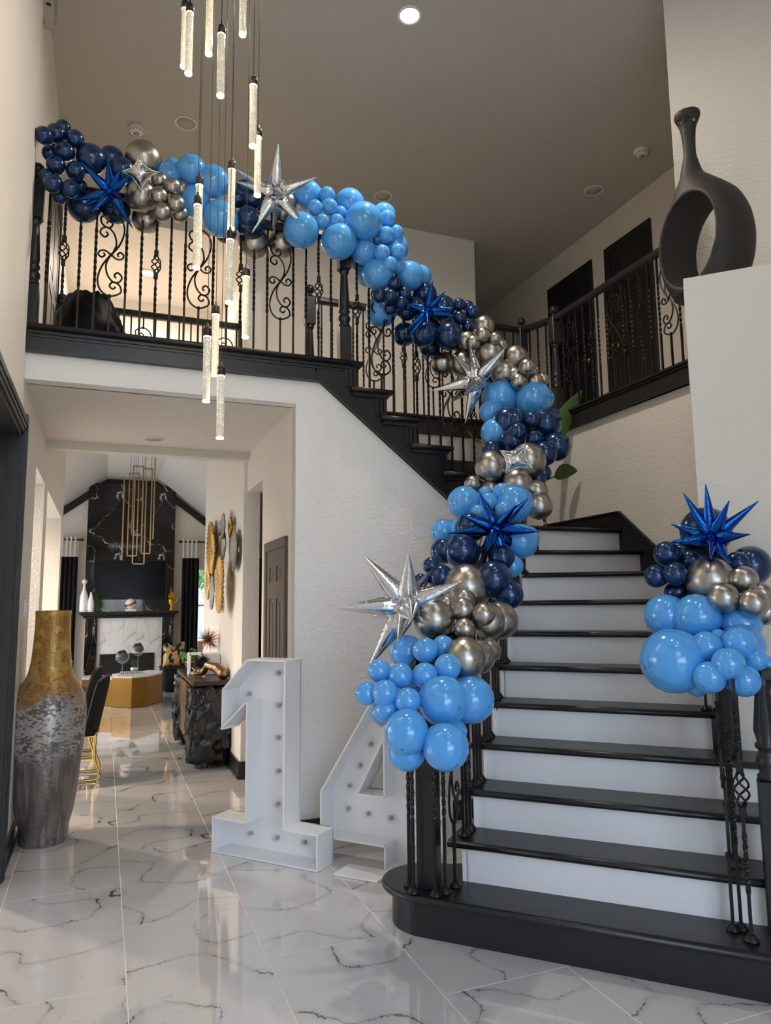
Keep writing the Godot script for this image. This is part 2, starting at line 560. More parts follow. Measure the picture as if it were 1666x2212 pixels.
	bx(s, 1.6, 2.6, 0, 0.75, zv - 0.2, zv); bx(s, 1.6, 2.6, 2.3, 4.6, zv - 0.2, zv)
	bx(s, 2.6, 4.2, 0, 4.6, zv - 0.2, zv)
	bx(s, 4.0, 4.2, 0, 4.6, zv, -9.2)
	bx(s, 1.2, 4.2, 0, 4.6, -9.35, -9.2)
	bx(s, -3.0, -2.8, 0, 0.4, zv, -9.4); bx(s, -3.0, -2.8, 2.5, 4.6, zv, -9.4); bx(s, -3.0, -2.8, 0.4, 2.5, -10.2, -9.4); bx(s, -3.0, -2.8, 0.4, 2.5, zv, -14.2)
	bx(s, -3.0, -0.6, 0, 4.6, -9.5, -9.35)
	struct("wall_living", s, M.wall_smooth, "grey-white wall behind the fireplace in the living room")
	s = mb()
	elev(s, PackedVector2Array([Vector2(-3.0, 2.75), Vector2(-1.78, 2.75), Vector2(-0.034, 4.08), Vector2(0.916, 4.08), Vector2(2.7, 2.75), Vector2(4.2, 2.75), Vector2(4.2, 4.6), Vector2(-3.0, 4.6)]), zv, -9.3)
	elev(s, PackedVector2Array([Vector2(XL, 4.08), Vector2(1.17, 3.9), Vector2(1.17, 4.3), Vector2(XL, 4.3)]), -9.3, -8.86)
	struct("ceiling_living", s, M.ceiling_low, "vaulted grey ceiling of the living room")
	s = mb()
	var cp = PackedVector2Array([Vector2(-1.78, 2.70), Vector2(-0.034, 4.03), Vector2(0.916, 4.03), Vector2(2.7, 2.70), Vector2(2.7, 2.54), Vector2(0.87, 3.90), Vector2(0.02, 3.90), Vector2(-1.78, 2.54)])
	elev(s, cp, zv, zv + 0.05)
	struct("trim_2", s, M.black_flat, "black crown moulding round the vaulted gable")
	window_frame("window_2", Vector3(2.1, 1.52, zv - 0.1), 1.0, 1.55, 1, 2, "tall window beside the fireplace", 0.0, M.trim_white)
	window_frame("window_3", Vector3(-2.9, 1.45, -12.2), 4.0, 2.1, 3, 2, "wide window on the left of the living room", PI / 2, M.trim_white)
	window_frame("window_4", Vector3(-4.5, 1.45, -7.4), 2.0, 1.9, 2, 2, "dining room window", PI / 2, M.trim_white)
	window_frame("window_5", Vector3(-4.5, 1.45, -4.65), 1.9, 1.9, 2, 2, "front dining room window", PI / 2, M.trim_white)
	# ground outside
	s = mb()
	bx(s, -30, 30, -0.5, -0.25, -40, 30)
	struct("ground", s, mk(rgb(120, 132, 92), 0.9), "lawn outside the windows")

func window_frame(called: String, c: Vector3, w: float, h: float, nx: int, ny: int, label: String, turn := 0.0, m: Material = null) -> void:
	var o = Node3D.new()
	o.name = called
	add_child(o)
	o.position = c
	o.rotation.y = turn
	tag(o, label, "", "", "structure")
	var mat: Material = m if m else M.black_flat
	var s = mb()
	var f = 0.06
	box(s, Vector3(0, h / 2 - f / 2, 0), Vector3(w, f, 0.1), 0.006); box(s, Vector3(0, -h / 2 + f / 2, 0), Vector3(w, f, 0.1), 0.006)
	box(s, Vector3(-w / 2 + f / 2, 0, 0), Vector3(f, h - f, 0.1), 0.006); box(s, Vector3(w / 2 - f / 2, 0, 0), Vector3(f, h - f, 0.1), 0.006)
	part("frame", s, mat, o)
	for i in range(1, nx):
		s = mb(); box(s, Vector3(-w / 2 + w * i / nx, 0, 0), Vector3(0.035, h - 2 * f, 0.05), 0.004); part("mullion", s, mat, o)
	for i in range(1, ny):
		s = mb(); box(s, Vector3(0, -h / 2 + h * i / ny, 0), Vector3(w - 2 * f, 0.035, 0.048), 0.004); part("mullion", s, mat, o)
	var gm = mk(Color(0.9, 0.95, 1.0, 0.08), 0.02)
	gm.transparency = BaseMaterial3D.TRANSPARENCY_ALPHA
	for i in nx:
		for k in ny:
			s = mb()
			box(s, Vector3(-w / 2 + w * (i + 0.5) / nx, -h / 2 + h * (k + 0.5) / ny, 0.0), Vector3(w / nx - 0.03, h / ny - 0.03, 0.008))
			part("pane", s, gm, o)

# ------------------------------------------------------------------ staircase
func tread_shape(s: SurfaceTool, f0: Vector2, f1: Vector2, b1: Vector2, b0: Vector2, y: float, over := 0.028) -> void:
	var e = (f1 - f0).normalized()
	var n = Vector2(e.y, -e.x)
	if n.dot(b0 - f0) > 0.0: n = -n
	var p0 = f0 + n * over
	var p1 = f1 + n * over
	plan(s, PackedVector2Array([p0, p1, b1, b0]), y - 0.034, y)
	s.set_smooth_group(0)
	tube(s, [Vector3(p0.x, y - 0.017, p0.y), Vector3(p1.x, y - 0.017, p1.y)], 0.017, 12)
	s.set_smooth_group(-1)

func slab2(s: SurfaceTool, p: Vector2, q: Vector2, y0: float, y1: float, th: float) -> void:
	var e = (q - p).normalized()
	var n = Vector2(-e.y, e.x) * th
	plan(s, PackedVector2Array([p, q, q + n, p + n]), y0, y1)

func build_stairs() -> void:
	var st = thing("staircase", "winding staircase with black treads and white risers climbing to the landing", "staircase")
	var s: SurfaceTool
	# bullnose first step
	var base = PackedVector2Array()
	var top = PackedVector2Array()
	var ur = 0.75
	for o in [0, 1]:
		var r: float = 0.185 if o == 0 else 0.215
		var cen = sa2(A0 + 0.2, -1.25)
		var fa: float = A0 if o == 0 else A0 - 0.03
		var arr = PackedVector2Array()
		arr.append(sa2(fa, ur)); 
		for k in 33:
			var an = PI * k / 32.0
			# from the front (towards -a) round the left end (-u) to the back (+a)
			var da = -cos(an) * r
			var du = -sin(an) * r * 1.15
			arr.append(sa2(A0 + 0.2 + da - (0.0 if o == 0 else 0.0), -1.25 + du))
		arr.append(sa2(A0 + 0.5, -1.1)); arr.append(sa2(A0 + 0.5, ur))
		if o == 0: base = arr
		else: top = arr
	s = mb(); plan(s, base, 0, 0.155); part("bullnose_base", s, M.black, st)
	s = mb()
	plan(s, top, 0.155, 0.19)
	s.set_smooth_group(0)
	var rim = []
	for i in 34: rim.append(Vector3(top[i].x, 0.1725, top[i].y))
	tube(s, rim, 0.0175, 10)
	part("tread", s, M.black, st)
	# straight steps
	for k in range(2, 9):
		var a = A0 + 0.02 + (k - 1) * GO
		var ul = -1.12
		var urr = 0.3 if k <= 4 else 0.03
		s = mb()
		slab2(s, sa2(a, ul + 0.02), sa2(a, urr), (k - 1) * RI, k * RI - 0.034, -0.018)
		part("riser", s, M.riser, st)
		s = mb()
		if k < 8:
			tread_shape(s, sa2(a, ul - 0.06), sa2(a, urr + (0.03 if k > 4 else 0.0)), sa2(a + GO + 0.03, urr + (0.03 if k > 4 else 0.0)), sa2(a + GO + 0.03, ul - 0.06), k * RI)
		else:
			plan(s, PackedVector2Array([sa2(a - 0.028, ul - 0.06), sa2(a - 0.028, 0.03), Vector2(3.9, -3.26), Vector2(3.9, -3.60), Vector2(2.72, -4.24), Vector2(2.6, -4.15)]), k * RI - 0.034, k * RI)
			s.set_smooth_group(0)
			tube(s, [sa(a - 0.028, ul - 0.06, k * RI - 0.017), sa(a - 0.028, 0.03, k * RI - 0.017)], 0.017, 12)
		part("tread", s, M.black, st)
	# winders
	var rs = [[Vector2(2.70, -4.28), Vector2(3.9, -3.62)], [Vector2(2.95, -4.64), Vector2(3.9, -4.44)], [Vector2(3.05, -4.675), Vector2(3.9, -4.675)]]
	for i in 3:
		var k = 9 + i
		var p: Vector2 = rs[i][0]; var q: Vector2 = rs[i][1]
		s = mb()
		slab2(s, p, q, (k - 1) * RI, k * RI - 0.034, -0.018)
		part("riser", s, M.riser, st)
		s = mb()
		if i < 2: tread_shape(s, p, q, rs[i + 1][1] + Vector2(0, -0.03), rs[i + 1][0] + Vector2(0, -0.03), k * RI)
		else: tread_shape(s, p - Vector2(0.25, 0), q, Vector2(3.9, -5.86), Vector2(2.8, -5.86), k * RI)
		part("tread", s, M.black, st)
	# black skirting up the right wall and round the landing
	s = mb()
	side(s, PackedVector2Array([Vector2(-2.9, 1.0), Vector2(-2.9, 1.15), Vector2(-3.3, 1.42), Vector2(-4.303, 1.886 + 0.03), Vector2(-4.672, 2.223), Vector2(-5.86, 2.223), Vector2(-5.86, 2.06), Vector2(-4.672, 1.7)]), 3.878, 3.9)
	side(s, PackedVector2Array([Vector2(-3.3, 1.42), Vector2(-4.303, 1.886 + 0.03), Vector2(-4.672, 2.223), Vector2(-5.86, 2.223), Vector2(-5.86, 2.238), Vector2(-4.668, 2.238), Vector2(-4.295, 1.935), Vector2(-3.3, 1.44)]), 3.868, 3.9)
	bx(s, 2.8, 3.9, 2.09, 2.223, -5.86, -5.84)
	part("skirting", s, M.black_flat, st)
	# left side of the lower flight and the end block on the right of step five
	s = mb()
	var ol = PackedVector2Array([Vector2(A0 + 0.45, 0.0)])
	for k in range(2, 9):
		var a = A0 + 0.02 + (k - 1) * GO
		ol.append(Vector2(a, (k - 1) * RI)); ol.append(Vector2(a, k * RI - 0.034))
	ol.append(Vector2(5.15, 8 * RI - 0.034)); ol.append(Vector2(5.3, 1.0)); ol.append(Vector2(5.3, 0.0))
	prism(s, ol, Vector3.ZERO, Vector3(S2, 0, -S2), Vector3.UP, Vector3(S2, 0, S2), -1.12, -1.09)
	part("side_panel", s, M.wall_white, st)
	s = mb()
	prism(s, PackedVector2Array([Vector2(4.05, 3 * RI + 0.19), Vector2(4.05, 5 * RI - 0.034), Vector2(4.14, 5 * RI - 0.034), Vector2(4.14, 3 * RI + 0.19)]), Vector3.ZERO, Vector3(S2, 0, -S2), Vector3.UP, Vector3(S2, 0, S2), 0.02, 0.12)
	part("end_block", s, M.black, st)
	# upper flight: stepped stringer with mouldings, treads
	s = mb()
	var rx = [1.62, 1.85, 2.08, 2.325, 2.57, 2.81]
	var ry = [17, 16, 15, 14, 13, 12]
	var po = PackedVector2Array([Vector2(1.356, 3.06)])
	po.append(Vector2(1.30, 3.19)); po.append(Vector2(1.62, 3.19))
	for i in 6:
		var y0: float = (ry[i] - 1) * RI - 0.034
		po.append(Vector2(rx[i], y0))
		if i < 5: po.append(Vector2(rx[i + 1], y0))
	po.append(Vector2(3.1, 11 * RI - 0.034)); po.append(Vector2(3.1, 1.648))
	elev(s, po, ZB - 0.1, ZB + 0.03)
	part("stringer", s, M.black, st)
	s = mb()
	var d = Vector3(1.744, -1.412, 0).normalized()
	var nn = Vector3(-d.y, d.x, 0)
	for k in 3:
		var h0: float = [0.0, 0.025, 0.05][k]
		var th: float = [0.05, 0.044, 0.036][k]
		prism(s, PackedVector2Array([Vector2(0, h0), Vector2(2.24, h0), Vector2(2.24, h0 + 0.023), Vector2(0, h0 + 0.023)]), Vector3(1.356, 3.06, ZB), d, nn, Vector3(0, 0, 1), 0.0, th)
	part("moulding", s, M.black, st)
	for i in 6:
		var y: float = (ry[i] - 1) * RI
		if i < 5 and i >= 0:
			s = mb()
			# vertical moulding at the riser end
			for k in 3: bx(s, rx[i] - 0.085 + 0.03 * k, rx[i] - 0.062 + 0.03 * k, y + 0.0, y + RI - 0.034, ZB + 0.028, ZB + 0.04 + 0.006 * k)
			part("moulding", s, M.black, st)
		var xl: float = rx[i] - 0.05
		var xr: float = rx[i + 1] + 0.03 if i < 5 else 3.1
		s = mb()
		bx(s, xl - 0.0, xr, y - 0.034, y, -5.86, ZB + 0.075)
		s.set_smooth_group(0)
		tube(s, [Vector3(xl, y - 0.017, ZB + 0.075), Vector3(xr, y - 0.017, ZB + 0.075)], 0.017, 10)
		tube(s, [Vector3(xr, y - 0.017, ZB + 0.075), Vector3(xr, y - 0.017, -5.8)], 0.017, 10)
		s.set_smooth_group(-1)
		bx(s, xl + 0.02, xr - 0.02, y - 0.06, y - 0.034, ZB, ZB + 0.055)
		part("tread", s, M.black, st)
		s = mb()
		bx(s, rx[i] - 0.02, rx[i], y, y + RI - 0.034, -5.86, ZB - 0.05)
		part("riser", s, M.riser, st)
	# fascias
	s = mb()
	bx(s, -0.52, 1.33, 3.06, YU - 0.03, ZB - 0.1, ZB + 0.03)
	for k in 3: bx(s, -0.52, 1.38, 3.06 + 0.02 * k, 3.078 + 0.02 * k, ZB, ZB + 0.055 - 0.008 * k)
	bx(s, -0.52, 1.62, YU - 0.055, YU - 0.035, ZB, ZB + 0.045)
	bx(s, -0.52, 1.62, YU - 0.075, YU - 0.057, ZB, ZB + 0.036)
	bx(s, -0.52, 1.66, YU - 0.034, YU, ZB - 0.2, ZB + 0.065)
	s.set_smooth_group(0)
	tube(s, [Vector3(-0.52, YU - 0.017, ZB + 0.065), Vector3(1.66, YU - 0.017, ZB + 0.065)], 0.017, 10)
	solo("balcony_fascia", s, M.black, "black painted balcony fascia board above the hall opening", "fascia")
	s = mb()
	bx(s, 1.5, 3.9, 3.06, YU, -5.87, -5.83)
	bx(s, 1.5, 3.9, 3.06, 3.09, -5.84, -5.815); bx(s, 1.5, 3.9, YU - 0.02, YU, -5.84, -5.80)
	solo("landing_fascia", s, M.black_flat, "black fascia of the rear walkway above the landing", "fascia")
	s = mb()
	bx(s, 3.87, 3.95, 3.06, YU, -5.87, -3.0)
	bx(s, 3.85, 3.9, 3.06, 3.085, -5.87, -3.0); bx(s, 3.84, 3.9, YU - 0.02, YU, -5.87, -3.0); bx(s, 3.855, 3.9, YU - 0.04, YU - 0.024, -5.87, -3.0)
	solo("corridor_fascia", s, M.black_flat, "black fascia of the right balcony in front of the bedroom doors", "fascia")

# ------------------------------------------------------------------ railings
var bal := {}
func scroll_half() -> Array:
	var P = func(arr: Array) -> Array:
		var o = []
		for p in arr: o.append(Vector3((p[0] - 712.0) / 945.0, (985.0 - p[1]) / 945.0, 0))
		return spline(o, 6)
	return [
		P.call([[744, 1188], [730, 1204], [709, 1188], [728, 1160], [766, 1176], [774, 1222], [712, 1252], [658, 1220], [640, 1150], [664, 1062], [712, 985]]),
		P.call([[746, 1132], [734, 1116], [754, 1097], [779, 1122], [764, 1154], [732, 1160], [697, 1122], [684, 1062], [698, 1012], [712, 985]]),
		P.call([[755, 994], [749, 978], [767, 964], [785, 982], [772, 1006], [742, 1008], [712, 985]])]

func make_balusters() -> void:
	var H = 0.93
	var r = 0.0095
	var straight = []
	for i in 2: straight.append(Vector3(0, H * i, 0))
	var s = mb()
	tube(s, straight, r, 4, 0.0, false, 0.5)
	bal.plain = done(s)
	s = mb()
	tube(s, [Vector3(0, 0, 0), Vector3(0, 0.30, 0)], r, 4, 0.0, false, 0.5)
	var tw = []
	for i in 33: tw.append(Vector3(0, 0.30 + 0.42 * i / 32.0, 0))
	tube(s, tw, r * 1.06, 4, 2.5, false, 0.5)
	tube(s, [Vector3(0, 0.72, 0), Vector3(0, H, 0)], r, 4, 0.0, false, 0.5)
	bal.twist = done(s)
	s = mb()
	tube(s, [Vector3(0, 0, 0), Vector3(0, 0.16, 0)], r, 4, 0.0, false, 0.5)
	tw = []
	for i in 17: tw.append(Vector3(0, 0.16 + 0.22 * i / 16.0, 0))
	tube(s, tw, r * 1.06, 4, 1.5, false, 0.5)
	tube(s, [Vector3(0, 0.38, 0), Vector3(0, 0.46, 0)], r, 4, 0.0, false, 0.5)
	bal.basket_bar = done(s)
	s = mb()
	tube(s, [Vector3(0, 0.60, 0), Vector3(0, 0.66, 0)], r, 4, 0.0, false, 0.5)
	tw = []
	for i in 17: tw.append(Vector3(0, 0.66 + 0.2 * i / 16.0, 0))
	tube(s, tw, r * 1.06, 4, 1.5, false, 0.5)
	tube(s, [Vector3(0, 0.86, 0), Vector3(0, H, 0)], r, 4, 0.0, false, 0.5)
	bal.basket_top = done(s)
	s = mb()
	for k in 4:
		var pts = []
		for i in 13:
			var t = i / 12.0
			var an = TAU * (k / 4.0 + t * 0.75)
			var rr = 0.008 + 0.024 * sin(PI * t)
			pts.append(Vector3(cos(an) * rr, 0.465 + 0.13 * t, sin(an) * rr))
		tube(s, pts, 0.0045, 5)
	box(s, Vector3(0, 0.45, 0), Vector3(0.027, 0.04, 0.027), 0.004)
	box(s, Vector3(0, 0.61, 0), Vector3(0.027, 0.04, 0.027), 0.004)
	bal.basket = done(s)
	s = mb()
	tube(s, [Vector3(0, 0, 0), Vector3(0, 0.265, 0)], r, 4, 0.0, false, 0.5)
	bal.scroll_bar = done(s)
	s = mb()
	tube(s, [Vector3(0, 0.83, 0), Vector3(0, H, 0)], r, 4, 0.0, false, 0.5)
	bal.scroll_top = done(s)
	s = mb()
	for h in scroll_half():
		for sg in [1.0, -1.0]:
			var pts = []
			for p in h: pts.append(Vector3(p.x * sg, 0.55 + p.y * sg, (0.004 if sg > 0 else -0.004)))
			tube(s, pts, 0.0062, 5)
	for yy in [0.27, 0.55, 0.83]: ball(s, Vector3(0, yy, 0), 0.013, 8)
	bal.scroll = done(s)
	s = mb(true)
	lathe(s, [Vector2(0.0, 0.0), Vector2(0.028, 0.0), Vector2(0.03, 0.008), Vector2(0.02, 0.016), Vector2(0.017, 0.024), Vector2(0.0, 0.026)], 10)
	bal.shoe = done(s)
	# newel post and its ball finial, 1.12 m high on a base of 0.27
	s = mb()
	box(s, Vector3(0, 0.135, 0), Vector3(0.088, 0.27, 0.088), 0.004)
	box(s, Vector3(0, 0.84, 0), Vector3(0.088, 0.26, 0.088), 0.006)
	s.set_smooth_group(0)
	lathe(s, [Vector2(0.03, 0.27), Vector2(0.042, 0.275), Vector2(0.044, 0.29), Vector2(0.034, 0.30), Vector2(0.045, 0.325), Vector2(0.046, 0.345), Vector2(0.034, 0.362), Vector2(0.034, 0.375), Vector2(0.042, 0.385), Vector2(0.042, 0.395), Vector2(0.036, 0.41), Vector2(0.04, 0.44), Vector2(0.027, 0.66), Vector2(0.026, 0.675), Vector2(0.036, 0.685), Vector2(0.036, 0.697), Vector2(0.028, 0.71), Vector2(0.04, 0.725), Vector2(0.04, 0.74)], 20)
	lathe(s, [Vector2(0.044, 0.97), Vector2(0.03, 0.985), Vector2(0.018, 0.99), Vector2(0.018, 1.005), Vector2(0.024, 1.01)], 20)
	bal.newel = done(s)
	s = mb(true)
	ball(s, Vector3(0, 1.045, 0), 0.042, 18)
	bal.finial = done(s)

func baluster(kind: String, p: Vector3, h: float, turn: float, rail: Node, shoe := false) -> void:
	var xf = Transform3D(Basis.from_euler(Vector3(0, turn, 0)) * Basis.from_scale(Vector3(1, h / 0.93, 1)), p)
	var main: String = {"plain": "plain", "twist": "twist", "basket": "basket_bar", "scroll": "scroll_bar"}[kind]
	var b = part_mesh("baluster", bal[main], M.iron, rail, xf)
	if kind == "basket": 
		part_mesh("basket", bal.basket, M.iron, b)
		part_mesh("upper_bar", bal.basket_top, M.iron, b)
	if kind == "scroll": 
		part_mesh("scroll", bal.scroll, M.iron, b)
		part_mesh("upper_bar", bal.scroll_top, M.iron, b)
	if shoe: part_mesh("shoe", bal.shoe, M.iron, b)

func newel(p: Vector3, turn: float, rail: Node, k := 1.0) -> void:
	var n = part_mesh("newel_post", bal.newel, M.black, rail, Transform3D(Basis.from_euler(Vector3(0, turn, 0)) * Basis.from_scale(Vector3(1, k, 1)), p))
	part_mesh("finial", bal.finial, M.black, n, Transform3D(Basis.from_scale(Vector3(1, 1 / k, 1)), Vector3(0, 1.045 - 1.045 / k, 0)))

func handrail(pts: Array, rail: Node) -> void:
	var s = mb()
	for i in range(pts.size() - 1):
		var a: Vector3 = pts[i]; var b: Vector3 = pts[i + 1]
		var e = (b - a).normalized()
		var sd = e.cross(Vector3.UP).normalized()
		var up = sd.cross(e)
		prism(s, PackedVector2Array([Vector2(-0.032, -0.02), Vector2(-0.024, 0.014), Vector2(-0.012, 0.026), Vector2(0.012, 0.026), Vector2(0.024, 0.014), Vector2(0.032, -0.02), Vector2(0.018, -0.036), Vector2(-0.018, -0.036)]), a, sd, up, e, 0.0, (b - a).length())
	part("handrail", s, M.black, rail)

func build_railings() -> void:
	make_balusters()
	# balcony
	var zr = ZB - 0.02
	var r = thing("balcony_railing", "black wrought iron railing with scrolls along the balcony over the hall", "railing")
	handrail([Vector3(-0.5, YU + 0.96, zr), Vector3(1.55, YU + 0.96, zr)], r)
	var seq = ["twist", "basket", "twist", "twist", "scroll", "twist", "twist", "basket", "twist", "twist", "scroll", "twist", "twist", "basket", "twist", "twist", "scroll", "twist", "twist", "basket", "twist"]
	for i in seq.size():
		baluster(seq[i], Vector3(-0.412 + 0.0931 * i, YU, zr), 0.93, 0.0, r)
	newel(Vector3(-0.49, YU, zr), 0.0, r)
	newel(Vector3(1.55, YU, zr), 0.0, r)
	# upper flight
	r = thing("upper_stair_railing", "black wrought iron railing descending beside the upper flight", "railing")
	handrail([Vector3(1.55, YU + 0.96, zr), Vector3(1.62, YU + 0.93, zr), Vector3(2.86, 3.17, zr)], r)
	var seq2 = ["basket", "twist", "scroll", "twist", "twist", "basket", "twist", "twist", "scroll", "twist", "basket", "twist", "twist"]
	var rx = [1.62, 1.85, 2.08, 2.325, 2.57, 2.81]
	for i in seq2.size():
		var x = 1.645 + 0.094 * i
		var n = 0
		for q in rx: if x > q - 0.03: n += 1
		var y0: float = (17 - n) * RI
		var y1 = 4.13 - (x - 1.62) * 0.798
		baluster(seq2[i], Vector3(x, y0, zr + 0.01), y1 - y0, 0.0, r)
	s_newel_slim(r, Vector3(2.86, 11 * RI, zr + 0.05))
	# rear walkway
	r = thing("walkway_railing", "black railing of the rear walkway between two ball-topped newels", "railing")
	var zk = -5.81
	handrail([Vector3(1.6, YU + 0.96, zk), Vector3(3.74, YU + 0.96, zk)], r)
	var sq3 = ["twist", "twist", "basket", "twist", "twist", "scroll"]
	for i in 21: baluster(sq3[i % 6] if i > 2 else "twist", Vector3(1.70 + 0.098 * i, YU, zk), 0.93, 0.0, r)
	newel(Vector3(1.593, YU, zk), 0.0, r); newel(Vector3(3.76, YU, zk), 0.0, r)
	# right balcony
	r = thing("corridor_railing", "black railing of the right balcony running past the two bedroom doors", "railing")
	handrail([Vector3(3.76, YU + 0.96, zk), Vector3(3.9, YU + 0.96, -5.46)], r)
	for i in 3: baluster("twist", Vector3(3.795 + 0.035 * i, YU, zk + 0.0875 * (i + 1)), 0.93, -1.19, r)
	handrail([Vector3(3.9, YU + 0.96, -5.46), Vector3(3.9, YU + 0.96, -3.05)], r)
	newel(Vector3(3.9, YU, -5.46), PI / 2, r)
	var sq4 = ["twist", "scroll", "twist", "twist", "basket", "twist", "twist", "scroll", "twist", "twist", "basket", "twist", "twist", "scroll", "twist", "twist", "basket", "twist", "twist", "scroll", "twist", "twist"]
	for i in 21: baluster(sq4[i], Vector3(3.9, YU, -5.335 + 0.103 * i), 0.93, PI / 2, r)
	# overlook
	r = thing("overlook_railing", "black railing across the far overlook opening behind the balcony", "railing")
	handrail([Vector3(-0.49, YU + 1.0, -6.76), Vector3(1.2, YU + 1.0, -6.76)], r)
	for i in 15: baluster("scroll" if i % 7 == 6 else "twist" if i % 3 else "plain", Vector3(-0.4 + 0.108 * i, YU, -6.76), 0.97, 0.0, r)
	newel(Vector3(-0.45, YU, -6.74), 0.0, r)
	s_newel_slim(r, Vector3(1.16, YU, -6.76))
	# lower flight, left: the rail curls into a volute over a tall post ringed by balusters
	r = thing("lower_stair_railing", "black wrought iron railing on the left of the lower flight", "railing")
	post_at(sa(3.324, -1.244, RI), PI / 4, 1.02, r)
	var kinds = ["twist", "plain", "basket", "plain", "twist", "scroll", "plain", "twist", "twist", "plain", "basket", "plain"]
	var idx = 0
	for k in range(2, 10):
		for j in 3:
			var a = A0 + 0.02 + (k - 1) * GO + 0.05 + j * 0.056
			var y1: float = 1.25 + (a - 3.36) * 0.93
			if a > 5.1: continue
			baluster(kinds[idx % kinds.size()], sa(a, -1.125, k * RI), y1 - k * RI, PI / 4, r, true)
			idx += 1
	for v in [[3.294, -1.333, "twist"], [3.223, -1.285, "twist"], [3.229, -1.179, "twist"], [3.275, -1.148, "twist"], [3.364, -1.13, "scroll"], [3.41, -1.30, "plain"]]:
		baluster(v[2], sa(v[0], v[1], RI), 1.0, PI / 4, r, true)
	var vol = []
	for i in 15:
		var an = -0.6 + TAU * 0.92 * i / 14.0
		vol.append(sa(3.324 + cos(an) * 0.09, -1.244 + sin(an) * 0.09, 1.23))
	vol.reverse()
	vol.append_array([sa(3.5, -1.125, 1.36), sa(5.1, -1.125, 2.86), Vector3(2.86, 3.1, zr)])
	handrail(vol, r)
	# lower flight, right
	r = thing("right_stair_railing", "black railing and newel at the right edge of the lower steps", "railing")
	post_at(sa(3.42, 0.22, RI), PI / 4, 1.0, r)
	s_newel_slim(r, sa(3.96, 0.10, 4 * RI))
	handrail([sa(3.42, 0.9, 1.2), sa(3.42, 0.22, 1.2), sa(3.5, 0.10, 1.27), sa(3.6, 0.09, 1.36), sa(4.08, 0.09, 1.8)], r)
	for v in [[3.274, 0.107, 1, "basket"], [3.35, 0.045, 1, "scroll"], [3.37, 0.075, 1, "twist"], [3.52, 0.07, 2, "twist"], [3.62, 0.07, 2, "twist"], [3.78, 0.07, 3, "twist"], [4.074, 0.0, 5, "plain"], [4.09, 0.06, 5, "twist"], [3.5, 0.36, 1, "twist"], [3.33, 0.28, 1, "twist"]]:
		var y0: float = v[2] * RI
		baluster(v[3], sa(v[0], v[1], y0), 1.19 + maxf(v[0] - 3.45, 0.0) * 0.93 - y0, PI / 4, r, true)

func post_at(p: Vector3, turn: float, h: float, rail: Node) -> void:
	var s = mb()
	box(s, Vector3(0, 0.29, 0), Vector3(0.092, 0.58, 0.092), 0.005)
	s.set_smooth_group(0)
	lathe(s, [Vector2(0.03, 0.58), Vector2(0.044, 0.585), Vector2(0.045, 0.60), Vector2(0.034, 0.612), Vector2(0.045, 0.64), Vector2(0.047, 0.66), Vector2(0.036, 0.685), Vector2(0.032, 0.70), Vector2(0.045, 0.712), Vector2(0.045, 0.724), Vector2(0.036, 0.735), Vector2(0.047, 0.78), Vector2(0.03, h - 0.06), Vector2(0.036, h - 0.04), Vector2(0.036, h - 0.02), Vector2(0.028, h)], 22)
	part("newel_post", s, M.black, rail, Transform3D(Basis.from_euler(Vector3(0, turn, 0)), p))

func s_newel_slim(r: Node, p: Vector3) -> void:
	var s = mb()
	box(s, Vector3(0, 0.52, 0), Vector3(0.07, 1.04, 0.07), 0.005)
	part("newel_post", s, M.black, r, Transform3D(Basis.IDENTITY, p))

